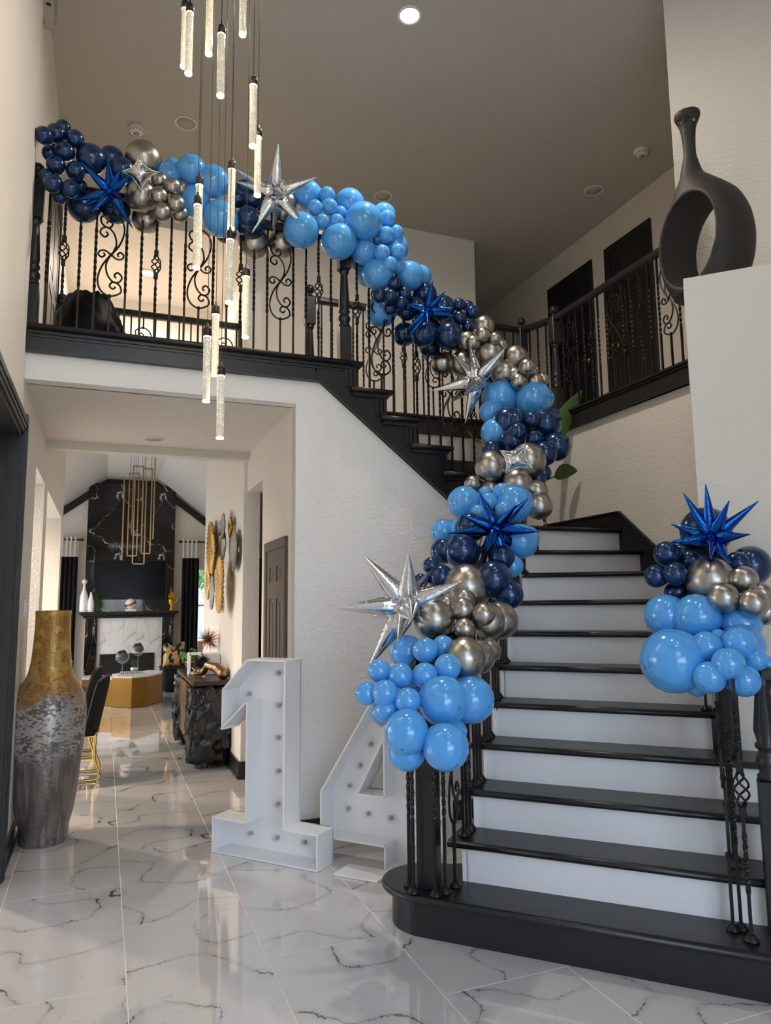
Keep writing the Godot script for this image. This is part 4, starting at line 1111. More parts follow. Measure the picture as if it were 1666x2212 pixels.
	[Vector3(1.946, 1.633, -3.372), 0.102, "n", Vector3(-0.29, -0.22, -0.93), "large navy blue balloon under the mid-stair blue star, lowest", "large navy blue balloons under the mid-stair blue star"],
	[Vector3(2.095, 1.762, -3.526), 0.075, "n", Vector3(-0.15, 0.20, -0.97), "medium navy blue balloon under the mid-stair blue star, third from left", "medium navy blue balloons under the mid-stair blue star"],
	[Vector3(2.020, 1.551, -3.341), 0.080, "n", Vector3(-0.35, 0.05, -0.94), "medium navy blue balloon under the mid-stair blue star, rightmost", "medium navy blue balloons under the mid-stair blue star"],
	[Vector3(1.822, 1.591, -3.442), 0.130, "s", Vector3(0.43, 0.03, -0.90), "large chrome silver balloon beside the lowest silver star, topmost", "large chrome silver balloons beside the lowest silver star"],
	[Vector3(1.659, 1.504, -3.358), 0.043, "s", Vector3(0.81, -0.11, -0.57), "small chrome silver balloon beside the lowest silver star, upper half, second from left", "small chrome silver balloons beside the lowest silver star"],
	[Vector3(1.753, 1.526, -3.341), 0.058, "s", Vector3(0.42, -0.09, -0.90), "small chrome silver balloon beside the lowest silver star, upper half, rightmost", "small chrome silver balloons beside the lowest silver star"],
	[Vector3(1.669, 1.477, -3.206), 0.061, "s", Vector3(0.44, -0.34, -0.83), "small chrome silver balloon beside the lowest silver star, upper half, third from left", "small chrome silver balloons beside the lowest silver star"],
	[Vector3(1.746, 1.450, -3.128), 0.059, "s", Vector3(-0.06, -0.28, -0.96), "small chrome silver balloon beside the lowest silver star, lower half, topmost", "small chrome silver balloons beside the lowest silver star"],
	[Vector3(1.644, 1.383, -3.140), 0.054, "s", Vector3(0.12, -0.44, -0.89), "small chrome silver balloon beside the lowest silver star, lower half, second from top", "small chrome silver balloons beside the lowest silver star"],
	[Vector3(1.536, 1.430, -3.261), 0.104, "s", Vector3(0.88, -0.27, -0.40), "large chrome silver balloon beside the lowest silver star, second from top", "large chrome silver balloons beside the lowest silver star"],
	[Vector3(1.796, 1.420, -3.174), 0.093, "s", Vector3(-0.15, 0.11, -0.98), "large chrome silver balloon beside the lowest silver star, third from top", "large chrome silver balloons beside the lowest silver star"],
	[Vector3(1.867, 1.419, -3.191), 0.097, "s", Vector3(-0.30, 0.05, -0.95), "large chrome silver balloon beside the lowest silver star, fourth from top", "large chrome silver balloons beside the lowest silver star"],
	[Vector3(1.628, 1.565, -3.503), 0.038, "s", Vector3(0.93, 0.20, -0.31), "small chrome silver balloon beside the lowest silver star, upper half, leftmost", "small chrome silver balloons beside the lowest silver star"],
	[Vector3(1.576, 1.253, -3.018), 0.100, "s", Vector3(-0.02, -0.02, -1.00), "large chrome silver balloon beside the lowest silver star, lowest", "large chrome silver balloons beside the lowest silver star"],
	[Vector3(1.656, 1.255, -3.038), 0.083, "s", Vector3(-0.22, 0.04, -0.97), "medium chrome silver balloon beside the lowest silver star", ""],
	[Vector3(1.739, 1.281, -3.082), 0.062, "s", Vector3(-0.29, 0.31, -0.90), "small chrome silver balloon beside the lowest silver star, lower half, lowest", "small chrome silver balloons beside the lowest silver star"],
	[Vector3(1.382, 1.273, -3.248), 0.086, "b", Vector3(0.86, -0.30, -0.41), "medium light blue balloon over the left newel post, upper", "medium light blue balloons over the left newel post"],
	[Vector3(1.406, 1.292, -3.084), 0.060, "b", Vector3(0.49, -0.61, -0.62), "small light blue balloon over the left newel post, upper half, fifth from left", "small light blue balloons over the left newel post"],
	[Vector3(1.509, 1.304, -3.107), 0.055, "b", Vector3(0.55, -0.24, -0.80), "small light blue balloon over the left newel post, upper half, sixth from left", "small light blue balloons over the left newel post"],
	[Vector3(1.464, 1.220, -2.975), 0.062, "b", Vector3(-0.14, -0.35, -0.93), "small light blue balloon over the left newel post, upper half, rightmost", "small light blue balloons over the left newel post"],
	[Vector3(1.356, 1.187, -2.986), 0.059, "b", Vector3(0.31, -0.48, -0.82), "small light blue balloon over the left newel post, upper half, fourth from left", "small light blue balloons over the left newel post"],
	[Vector3(1.255, 1.187, -3.028), 0.059, "b", Vector3(0.72, -0.52, -0.46), "small light blue balloon over the left newel post, upper half, second from left", "small light blue balloons over the left newel post"],
	[Vector3(1.173, 1.208, -3.084), 0.054, "b", Vector3(0.84, -0.45, -0.30), "small light blue balloon over the left newel post, upper half, leftmost", "small light blue balloons over the left newel post"],
	[Vector3(1.102, 1.115, -3.057), 0.053, "b", Vector3(0.97, -0.03, -0.26), "small light blue balloon over the left newel post, lower half, leftmost", "small light blue balloons over the left newel post"],
	[Vector3(1.162, 1.121, -2.982), 0.059, "b", Vector3(0.90, -0.18, -0.40), "small light blue balloon over the left newel post, lower half, third from left", "small light blue balloons over the left newel post"],
	[Vector3(1.245, 1.090, -2.927), 0.059, "b", Vector3(0.68, 0.17, -0.71), "small light blue balloon over the left newel post, lower half, fifth from left", "small light blue balloons over the left newel post"],
	[Vector3(1.170, 1.046, -2.988), 0.055, "b", Vector3(0.90, 0.17, -0.39), "small light blue balloon over the left newel post, lower half, fourth from left", "small light blue balloons over the left newel post"],
	[Vector3(1.182, 1.023, -3.083), 0.053, "b", Vector3(0.89, 0.27, -0.38), "small light blue balloon over the left newel post, lower half, second from left", "small light blue balloons over the left newel post"],
	[Vector3(1.406, 1.083, -2.909), 0.111, "b", Vector3(-0.21, 0.19, -0.96), "large light blue balloon over the left newel post, second from left", "large light blue balloons over the left newel post"],
	[Vector3(1.562, 1.075, -2.944), 0.108, "b", Vector3(-0.36, 0.22, -0.91), "large light blue balloon over the left newel post, rightmost", "large light blue balloons over the left newel post"],
	[Vector3(1.210, 0.970, -2.862), 0.096, "b", Vector3(0.48, 0.59, -0.65), "large light blue balloon over the left newel post, leftmost", "large light blue balloons over the left newel post"],
	[Vector3(1.343, 0.915, -2.761), 0.097, "b", Vector3(-0.10, 0.57, -0.82), "large light blue balloon over the left newel post, third from left", "large light blue balloons over the left newel post"],
	[Vector3(1.229, 0.882, -2.911), 0.084, "b", Vector3(0.37, 0.69, -0.62), "medium light blue balloon over the left newel post, lower", "medium light blue balloons over the left newel post"],
	[Vector3(1.451, 0.944, -2.914), 0.066, "b", Vector3(-0.13, 0.56, -0.82), "small light blue balloon over the left newel post, lower half, rightmost", "small light blue balloons over the left newel post"],
	[Vector3(1.355, 1.132, -3.100), 0.044, "b", Vector3(0.66, 0.05, -0.75), "small light blue balloon over the left newel post, upper half, third from left", "small light blue balloons over the left newel post"],
	[Vector3(2.813, 1.851, -2.737), 0.126, "n", Vector3(0.33, -0.75, -0.58), "large navy blue balloon round the right-hand blue star, left", "large navy blue balloons round the right-hand blue star"],
	[Vector3(2.918, 1.672, -2.579), 0.098, "n", Vector3(-0.02, -0.26, -0.97), "large navy blue balloon round the right-hand blue star, right", "large navy blue balloons round the right-hand blue star"],
	[Vector3(2.574, 1.737, -2.757), 0.064, "n", Vector3(0.88, -0.48, -0.00), "small navy blue balloon round the right-hand blue star, left half, topmost", "small navy blue balloons round the right-hand blue star"],
	[Vector3(2.496, 1.627, -2.755), 0.056, "n", Vector3(0.99, -0.00, 0.13), "small navy blue balloon round the right-hand blue star, left half, third from top", "small navy blue balloons round the right-hand blue star"],
	[Vector3(2.529, 1.634, -2.663), 0.056, "n", Vector3(0.97, -0.24, 0.05), "small navy blue balloon round the right-hand blue star, left half, second from top", "small navy blue balloons round the right-hand blue star"],
	[Vector3(2.677, 1.700, -2.705), 0.058, "n", Vector3(0.78, -0.53, -0.32), "small navy blue balloon round the right-hand blue star, right half, second from left", "small navy blue balloons round the right-hand blue star"],
	[Vector3(2.600, 1.548, -2.737), 0.059, "n", Vector3(0.98, 0.17, 0.10), "small navy blue balloon round the right-hand blue star, left half, lowest", "small navy blue balloons round the right-hand blue star"],
	[Vector3(2.810, 1.678, -2.554), 0.060, "n", Vector3(0.09, -0.38, -0.92), "small navy blue balloon round the right-hand blue star, right half, rightmost", "small navy blue balloons round the right-hand blue star"],
	[Vector3(2.696, 1.744, -2.783), 0.049, "n", Vector3(0.81, -0.51, -0.29), "small navy blue balloon round the right-hand blue star, right half, leftmost", "small navy blue balloons round the right-hand blue star"],
	[Vector3(2.659, 1.599, -2.580), 0.114, "s", Vector3(0.73, -0.32, -0.60), "large chrome silver balloon in the right railing cluster", ""],
	[Vector3(2.720, 1.599, -2.447), 0.065, "s", Vector3(0.02, -0.23, -0.97), "small chrome silver balloon in the right railing cluster, topmost", "small chrome silver balloons in the right railing cluster"],
	[Vector3(2.588, 1.518, -2.446), 0.070, "s", Vector3(0.51, -0.49, -0.71), "medium chrome silver balloon in the right railing cluster", ""],
	[Vector3(2.657, 1.492, -2.346), 0.064, "s", Vector3(0.10, -0.38, -0.92), "small chrome silver balloon in the right railing cluster, third from top", "small chrome silver balloons in the right railing cluster"],
	[Vector3(2.775, 1.539, -2.407), 0.048, "s", Vector3(0.02, -0.28, -0.96), "small chrome silver balloon in the right railing cluster, second from top", "small chrome silver balloons in the right railing cluster"],
	[Vector3(2.780, 1.454, -2.400), 0.061, "s", Vector3(0.06, -0.02, -1.00), "small chrome silver balloon in the right railing cluster, lowest", "small chrome silver balloons in the right railing cluster"],
	[Vector3(2.483, 1.438, -2.691), 0.103, "b", Vector3(0.98, 0.20, 0.10), "large light blue balloon in the right railing cluster, leftmost", "large light blue balloons in the right railing cluster"],
	[Vector3(2.541, 1.430, -2.559), 0.109, "b", Vector3(0.97, -0.10, -0.20), "large light blue balloon in the right railing cluster, third from left", "large light blue balloons in the right railing cluster"],
	[Vector3(2.688, 1.399, -2.451), 0.091, "b", Vector3(0.28, 0.03, -0.96), "medium light blue balloon in the right railing cluster, topmost", "medium light blue balloons in the right railing cluster"],
	[Vector3(2.339, 1.246, -2.509), 0.141, "b", Vector3(0.98, 0.17, 0.11), "large light blue balloon in the right railing cluster, second from left", "large light blue balloons in the right railing cluster"],
	[Vector3(2.432, 1.308, -2.406), 0.068, "b", Vector3(0.97, 0.03, -0.23), "medium light blue balloon in the right railing cluster, third from top", "medium light blue balloons in the right railing cluster"],
	[Vector3(2.528, 1.325, -2.322), 0.070, "b", Vector3(0.43, 0.20, -0.88), "medium light blue balloon in the right railing cluster, second from top", "medium light blue balloons in the right railing cluster"],
	[Vector3(2.415, 1.246, -2.280), 0.068, "b", Vector3(0.63, 0.41, -0.65), "medium light blue balloon in the right railing cluster, fourth from top", "medium light blue balloons in the right railing cluster"],
	[Vector3(2.567, 1.257, -2.281), 0.053, "b", Vector3(0.19, 0.36, -0.92), "small light blue balloon in the right railing cluster, fourth from left", "small light blue balloons in the right railing cluster"],
	[Vector3(2.370, 1.189, -2.340), 0.067, "b", Vector3(0.82, 0.50, -0.27), "medium light blue balloon in the right railing cluster, fifth from top", "medium light blue balloons in the right railing cluster"],
	[Vector3(2.488, 1.177, -2.275), 0.068, "b", Vector3(0.30, 0.64, -0.71), "medium light blue balloon in the right railing cluster, lowest", "medium light blue balloons in the right railing cluster"],
	[Vector3(2.524, 1.348, -2.427), 0.035, "b", Vector3(0.79, 0.17, -0.59), "small light blue balloon in the right railing cluster, second from left", "small light blue balloons in the right railing cluster"],
	[Vector3(2.642, 1.309, -2.411), 0.099, "b", Vector3(0.36, 0.25, -0.90), "large light blue balloon in the right railing cluster, rightmost", "large light blue balloons in the right railing cluster"],
	[Vector3(2.622, 1.237, -2.274), 0.036, "b", Vector3(0.03, 0.38, -0.92), "small light blue balloon in the right railing cluster, rightmost", "small light blue balloons in the right railing cluster"],
	[Vector3(2.423, 1.144, -2.466), 0.052, "b", Vector3(0.79, 0.60, -0.11), "small light blue balloon in the right railing cluster, leftmost", "small light blue balloons in the right railing cluster"],
	[Vector3(2.467, 1.159, -2.358), 0.027, "b", Vector3(0.57, 0.71, -0.42), "small light blue balloon in the right railing cluster, third from left", "small light blue balloons in the right railing cluster"],
]
const STARS := [
	["silver", Vector3(0.982, 4.282, -4.451), "big silver spiky foil star among the balloons on the balcony", [Vector3(-0.030, 0.221, 0.198), Vector3(0.238, 0.062, 0.166), Vector3(0.223, -0.211, -0.027), Vector3(-0.133, -0.251, -0.131), Vector3(0.044, -0.164, -0.259), Vector3(-0.246, 0.076, -0.096), Vector3(-0.254, 0.167, -0.089), Vector3(-0.005, -0.170, 0.254), Vector3(-0.005, 0.193, -0.239)]],
	["silver", Vector3(2.420, 3.079, -4.327), "silver spiky foil star halfway up the upper stair flight", [Vector3(-0.033, 0.278, -0.041), Vector3(0.116, 0.182, 0.189), Vector3(-0.266, -0.044, -0.197), Vector3(-0.123, 0.219, -0.121), Vector3(-0.027, -0.280, -0.151), Vector3(-0.201, -0.165, 0.176), Vector3(-0.063, -0.082, -0.302), Vector3(0.160, 0.010, -0.085), Vector3(0.136, 0.173, -0.227)]],
	["silver", Vector3(1.411, 1.499, -3.297), "silver spiky foil star at the bottom left of the stair garland", [Vector3(-0.052, 0.249, 0.141), Vector3(-0.228, 0.250, -0.018), Vector3(-0.347, -0.007, -0.084), Vector3(0.221, 0.183, -0.209), Vector3(0.220, 0.118, 0.167), Vector3(-0.118, -0.164, 0.151), Vector3(-0.171, -0.295, -0.099), Vector3(-0.061, -0.059, -0.344), Vector3(-0.121, -0.060, 0.323)]],
	["blue", Vector3(-0.054, 4.082, -4.486), "blue spiky foil star near the left end of the balcony", [Vector3(-0.184, 0.134, 0.053), Vector3(-0.027, 0.204, 0.032), Vector3(0.060, 0.100, 0.148), Vector3(0.120, 0.061, 0.142), Vector3(0.072, -0.138, 0.171), Vector3(0.140, -0.155, -0.116), Vector3(-0.103, -0.165, 0.017), Vector3(-0.168, -0.070, -0.113), Vector3(-0.216, -0.054, -0.076), Vector3(0.049, -0.035, -0.225)]],
	["blue", Vector3(2.100, 3.606, -4.452), "blue spiky foil star among navy balloons on the upper flight", [Vector3(-0.012, 0.176, 0.112), Vector3(0.071, 0.094, 0.152), Vector3(0.142, -0.016, 0.131), Vector3(0.161, -0.059, 0.103), Vector3(-0.113, -0.189, -0.105), Vector3(-0.130, -0.130, -0.068), Vector3(-0.153, 0.072, -0.099), Vector3(-0.128, 0.039, -0.127), Vector3(-0.062, -0.152, 0.127)]],
	["blue", Vector3(2.074, 1.927, -3.538), "blue spiky foil star in the middle of the stair garland", [Vector3(-0.072, 0.224, -0.063), Vector3(0.025, 0.116, 0.178), Vector3(0.156, 0.170, 0.098), Vector3(0.189, -0.026, 0.155), Vector3(0.175, -0.148, -0.001), Vector3(0.032, -0.208, 0.032), Vector3(-0.087, -0.215, -0.103), Vector3(-0.128, -0.139, 0.105), Vector3(-0.232, -0.016, -0.162), Vector3(-0.213, 0.078, -0.022)]],
	["blue", Vector3(2.676, 1.799, -2.569), "blue spiky foil star on the right railing cluster", [Vector3(-0.051, 0.254, 0.033), Vector3(-0.124, 0.218, -0.034), Vector3(-0.017, 0.164, 0.132), Vector3(0.151, 0.167, 0.145), Vector3(0.033, 0.003, 0.187), Vector3(-0.060, 0.089, -0.195), Vector3(-0.208, -0.017, -0.060), Vector3(-0.010, -0.128, 0.105), Vector3(-0.143, -0.108, 0.120)]],
]
const SMALL_STARS := [
	[Vector3(0.112, 4.195, -4.404), "small silver four-point foil star in front of the balcony chrome balloons", [Vector3(-0.008, 0.085, 0.053), Vector3(0.108, 0.023, 0.018), Vector3(0.012, -0.091, -0.054), Vector3(-0.111, -0.006, -0.005)]],
	[Vector3(2.342, 2.389, -3.744), "small crumpled silver four-point foil star at the turn of the stair", [Vector3(0.052, 0.088, 0.055), Vector3(0.095, -0.058, 0.048), Vector3(-0.047, -0.085, -0.048), Vector3(-0.086, 0.061, -0.037)]],
]
const PENDANTS := [
	[Vector3(0.259, 4.034, -3.190), 0.302, "bubble glass pendant rod left of the top pair of glowing rods, partly behind its neighbour"],
	[Vector3(0.267, 3.882, -3.034), 0.304, "bubble glass pendant rod right of the top pair of glowing rods"],
	[Vector3(0.360, 4.045, -3.083), 0.324, "bubble glass pendant rod cut by the top edge of the picture, second from the left"],
	[Vector3(0.392, 3.711, -2.901), 0.296, "bubble glass pendant rod below the top pair, just under the ceiling line of rods"],
	[Vector3(0.503, 4.132, -3.015), 0.326, "bubble glass pendant rod cut by the top edge of the picture, far right"],
	[Vector3(0.548, 3.555, -2.969), 0.300, "bubble glass pendant rod in front of its neighbour at right of the spiral"],
	[Vector3(0.599, 3.410, -3.110), 0.296, "bubble glass pendant rod at the right in front of the big silver star"],
	[Vector3(0.485, 3.241, -3.146), 0.296, "bubble glass pendant rod in front of the light blue balloons at the balcony centre"],
	[Vector3(0.351, 3.187, -3.260), 0.310, "bubble glass pendant rod behind its neighbour at the left of the spiral"],
	[Vector3(0.331, 3.015, -3.129), 0.304, "bubble glass pendant rod in front of its neighbour at the left of the spiral"],
	[Vector3(0.462, 2.825, -3.017), 0.294, "bubble glass pendant rod in front of the balcony balusters at the centre"],
	[Vector3(0.568, 2.748, -3.203), 0.300, "bubble glass pendant rod in front of the balcony balusters at the right"],
	[Vector3(0.432, 2.552, -3.207), 0.292, "bubble glass pendant rod crossing the balcony fascia, upper of the lower three"],
	[Vector3(0.381, 2.392, -3.087), 0.296, "bubble glass pendant rod crossing the balcony fascia at the left of the lower three"],
	[Vector3(0.440, 2.227, -3.065), 0.282, "bubble glass pendant rod lowest of the spiral, hanging before the hall ceiling"],
]

# ------------------------------------------------------------------ implicit surfaces
func nets(field: Callable, lo: Vector3, hi: Vector3, cell: float) -> ArrayMesh:
	var n = Vector3i(((hi - lo) / cell).ceil()) + Vector3i.ONE
	var v = PackedFloat32Array()
	v.resize(n.x * n.y * n.z)
	var i = 0
	for z in n.z:
		for y in n.y:
			for x in n.x:
				v[i] = field.call(lo + Vector3(x, y, z) * cell)
				i += 1
	var idx = {}
	var verts = PackedVector3Array()
	var sx = 1; var sy: int = n.x; var sz: int = n.x * n.y
	var offs = [0, sx, sy, sx + sy, sz, sx + sz, sy + sz, sx + sy + sz]
	var ed = [[0, 1], [2, 3], [4, 5], [6, 7], [0, 2], [1, 3], [4, 6], [5, 7], [0, 4], [1, 5], [2, 6], [3, 7]]
	for z in n.z - 1:
		for y in n.y - 1:
			for x in n.x - 1:
				var b: int = x + y * sy + z * sz
				var neg = 0
				for k in 8: if v[b + offs[k]] < 0.0: neg += 1
				if neg == 0 or neg == 8: continue
				var sum = Vector3.ZERO
				var c = 0
				for e in ed:
					var a0: float = v[b + offs[e[0]]]; var a1: float = v[b + offs[e[1]]]
					if (a0 < 0.0) == (a1 < 0.0): continue
					var t = a0 / (a0 - a1)
					var p0 = Vector3(e[0] & 1, (e[0] >> 1) & 1, e[0] >> 2); var p1 = Vector3(e[1] & 1, (e[1] >> 1) & 1, e[1] >> 2)
					sum += p0.lerp(p1, t); c += 1
				idx[b] = verts.size()
				verts.append(lo + (Vector3(x, y, z) + sum / c) * cell)
	var s = mb(true)
	for z in range(1, n.z - 1):
		for y in range(1, n.y - 1):
			for x in range(1, n.x - 1):
				var b: int = x + y * sy + z * sz
				for ax in 3:
					var st: int = [sx, sy, sz][ax]; var u: int = [sy, sz, sx][ax]; var w: int = [sz, sx, sy][ax]
					var a0: float = v[b]; var a1: float = v[b + st]
					if (a0 < 0.0) == (a1 < 0.0): continue
					var q = [b, b - u, b - u - w, b - w]
					var ok = true
					for k in q: if not idx.has(k): ok = false
					if not ok: continue
					var out = Vector3.ZERO
					out[ax] = 1.0 if a0 < 0.0 else -1.0
					quad(s, verts[idx[q[0]]], verts[idx[q[1]]], verts[idx[q[2]]], verts[idx[q[3]]], out)
	return done(s)

func bones_field(bones: Array, k: float) -> Callable:
	return func(p: Vector3) -> float:
		var d = 1e3
		for b in bones:
			var a: Vector3 = b[0]; var e: Vector3 = b[1] - a
			var t = clampf((p - a).dot(e) / maxf(e.length_squared(), 1e-9), 0.0, 1.0)
			var q = (p - a - e * t).length() - lerpf(b[2], b[3], t)
			var h = maxf(k - absf(d - q), 0.0) / k
			d = minf(d, q) - h * h * k * 0.25
		return d

# ------------------------------------------------------------------ balloons
func build_balloons() -> void:
	var s = mb(true)
	var prof = []
	for i in 15:
		var t = PI * i / 14.0
		prof.append(Vector2(sin(t), cos(t)))
	# from the tip (+y) down to the knot (-y)
	var p2 = []
	for p in prof:
		var q: Vector2 = p
		if q.y < 0.0: q = Vector2(q.x * (1.0 + 0.10 * q.y), q.y * 1.13)
		p2.append(q)
	p2[14] = Vector2(0.03, -1.15)
	p2.append(Vector2(0.035, -1.2)); p2.append(Vector2(0.06, -1.25)); p2.append(Vector2(0.0, -1.25))
	p2[0] = Vector2(0.0, 1.004)
	p2.insert(1, Vector2(0.045, 0.999))
	p2.insert(2, Vector2(0.09, 0.9955))
	var n = 24
	for i in range(p2.size() - 1):
		var a: Vector2 = p2[i]; var b: Vector2 = p2[i + 1]
		var ca = Color.WHITE; var cb = Color.WHITE
		if i == 0: ca = Color(0.5, 0.5, 0.6); cb = Color(0.6, 0.6, 0.7)
		if i == 1: ca = Color(0.6, 0.6, 0.7)
		for k in n:
			var t0 = TAU * k / n; var t1 = TAU * (k + 1) / n
			var v0 = Vector3(a.x * cos(t0), a.y, a.x * sin(t0)); var v1 = Vector3(a.x * cos(t1), a.y, a.x * sin(t1))
			var v2 = Vector3(b.x * cos(t1), b.y, b.x * sin(t1)); var v3 = Vector3(b.x * cos(t0), b.y, b.x * sin(t0))
			for tr in [[v0, v1, v2, ca, ca, cb], [v0, v2, v3, ca, cb, cb]]:
				if (tr[1] - tr[0]).cross(tr[2] - tr[0]).length_squared() < 1e-14: continue
				var f: bool = (tr[1] - tr[0]).cross(tr[2] - tr[0]).dot(tr[0] + tr[1] + tr[2] + Vector3(0, 0.3, 0)) > 0.0
				for j in ([0, 2, 1] if f else [0, 1, 2]):
					s.set_color(tr[3 + j]); s.add_vertex(tr[j])
	var mesh = done(s)
	var mats = {"b": mk(rgb(82, 164, 236), 0.16), "n": mk(rgb(12, 52, 100), 0.22, 0.45), "s": mk(rgb(176, 172, 166), 0.3, 1.0)}
	for k in mats: mats[k].vertex_color_use_as_albedo = true
	mats.b.clearcoat_enabled = true; mats.b.clearcoat = 0.6; mats.b.clearcoat_roughness = 0.05
	mats.n.clearcoat_enabled = true; mats.n.clearcoat = 0.6; mats.n.clearcoat_roughness = 0.12
	var names = {"b": "light_blue_balloon", "n": "navy_balloon", "s": "chrome_balloon"}
	for b in BALLOONS:
		var up: Vector3 = -b[3].normalized()
		var xa = up.cross(Vector3(0.3, 0.2, 0.9)).normalized()
		var bs = Basis(xa, up, xa.cross(up)).scaled_local(Vector3.ONE * b[1])
		var o = part_mesh(names[b[2]], mesh, mats[b[2]], self, Transform3D(bs, b[0]))
		tag(o, b[4], "balloon", b[5])

func build_stars() -> void:
	var foil = {"silver": mk(rgb(226, 226, 228), 0.1, 1.0), "blue": mk(rgb(28, 86, 172), 0.16, 1.0)}
	var wr = noise_tex(0.03, 256, 3, 21, 3.0)
	for k in foil:
		foil[k].normal_enabled = true; foil[k].normal_texture = wr; foil[k].normal_scale = 0.35
		foil[k].uv1_triplanar = true; foil[k].uv1_scale = Vector3.ONE * 5.0
	for st in STARS:
		var o = thing(st[0] + "_spiky_star_balloon", st[2], "balloon", st[1])
		var mx = 0.0
		for v in st[3]: mx = maxf(mx, v.length())
		var s = mb(true)
		ball(s, Vector3.ZERO, mx * 0.13, 12)
		part("core", s, foil[st[0]], o)
		for v in st[3]:
			var L: float = v.length()
			var up: Vector3 = v / L
			var xa = up.cross(Vector3(0.2, 0.3, -0.9)).normalized()
			s = mb(true)
			var w: float = mx * (0.155 if st[0] == "silver" else 0.125)
			lathe(s, [Vector2(0.02 * w, 0.0), Vector2(0.55 * w, L * 0.07), Vector2(0.92 * w, L * 0.16), Vector2(w, L * 0.25), Vector2(0.86 * w, L * 0.38), Vector2(0.6 * w, L * 0.58), Vector2(0.34 * w, L * 0.78), Vector2(0.12 * w, L * 0.95), Vector2(0.09 * w, L * 0.985), Vector2(0.0, L)], 12, Transform3D(Basis.from_scale(Vector3(1, 1, 0.72))))
			part("spike", s, foil[st[0]], o, Transform3D(Basis(xa, up, xa.cross(up)), Vector3.ZERO))
	for st in SMALL_STARS:
		var o = thing("small_star_balloon", st[1], "balloon", st[0])
		var tips: Array = st[2]
		var nrm: Vector3 = (tips[0] - tips[2]).cross(tips[1] - tips[3]).normalized()
		if nrm.dot(Vector3(0, 1.5, 0) - st[0]) < 0.0: nrm = -nrm
		var rim = []
		for i in 4:
			var a: Vector3 = tips[i]; var b: Vector3 = tips[(i + 1) % 4]
			for k in 10:
				var t = k / 10.0
				var mid = (a + b) * 0.5 * 0.42
				rim.append(a * (1 - t) * (1 - t) + mid * 2.0 * t * (1 - t) + b * t * t)
		var s = mb(true)
		for sg in [1.0, -1.0]:
			for i in rim.size():
				var p: Vector3 = rim[i]; var q: Vector3 = rim[(i + 1) % rim.size()]
				var prev = [Vector3.ZERO, Vector3.ZERO]
				for r in range(1, 9):
					var f = r / 8.0
					var h0 = 0.042 * pow(1.0 - pow((r - 1) / 8.0, 2.0), 0.6); var h1 = 0.042 * pow(maxf(1.0 - f * f, 0.0), 0.6)
					var cr = 0.003 * sin(i * 2.4) * f
					var a0: Vector3 = p * ((r - 1) / 8.0) + nrm * sg * h0; var b0: Vector3 = q * ((r - 1) / 8.0) + nrm * sg * h0
					var a1: Vector3 = p * f + nrm * (sg * h1 + (cr if r < 8 else 0.0)); var b1: Vector3 = q * f + nrm * (sg * h1)
					if r == 1: tri(s, a0, a1, b1, nrm * sg)
					else: quad(s, a0, a1, b1, b0, nrm * sg)
		part("body", s, foil.silver, o)
		s = mb(true)
		var edge = []
		for i in rim.size(): edge.append(rim[i] + nrm * 0.002 * sin(i * 2.1))
		tube(s, edge, 0.0035, 5, 0.0, true)
		part("seam", s, foil.silver, o)

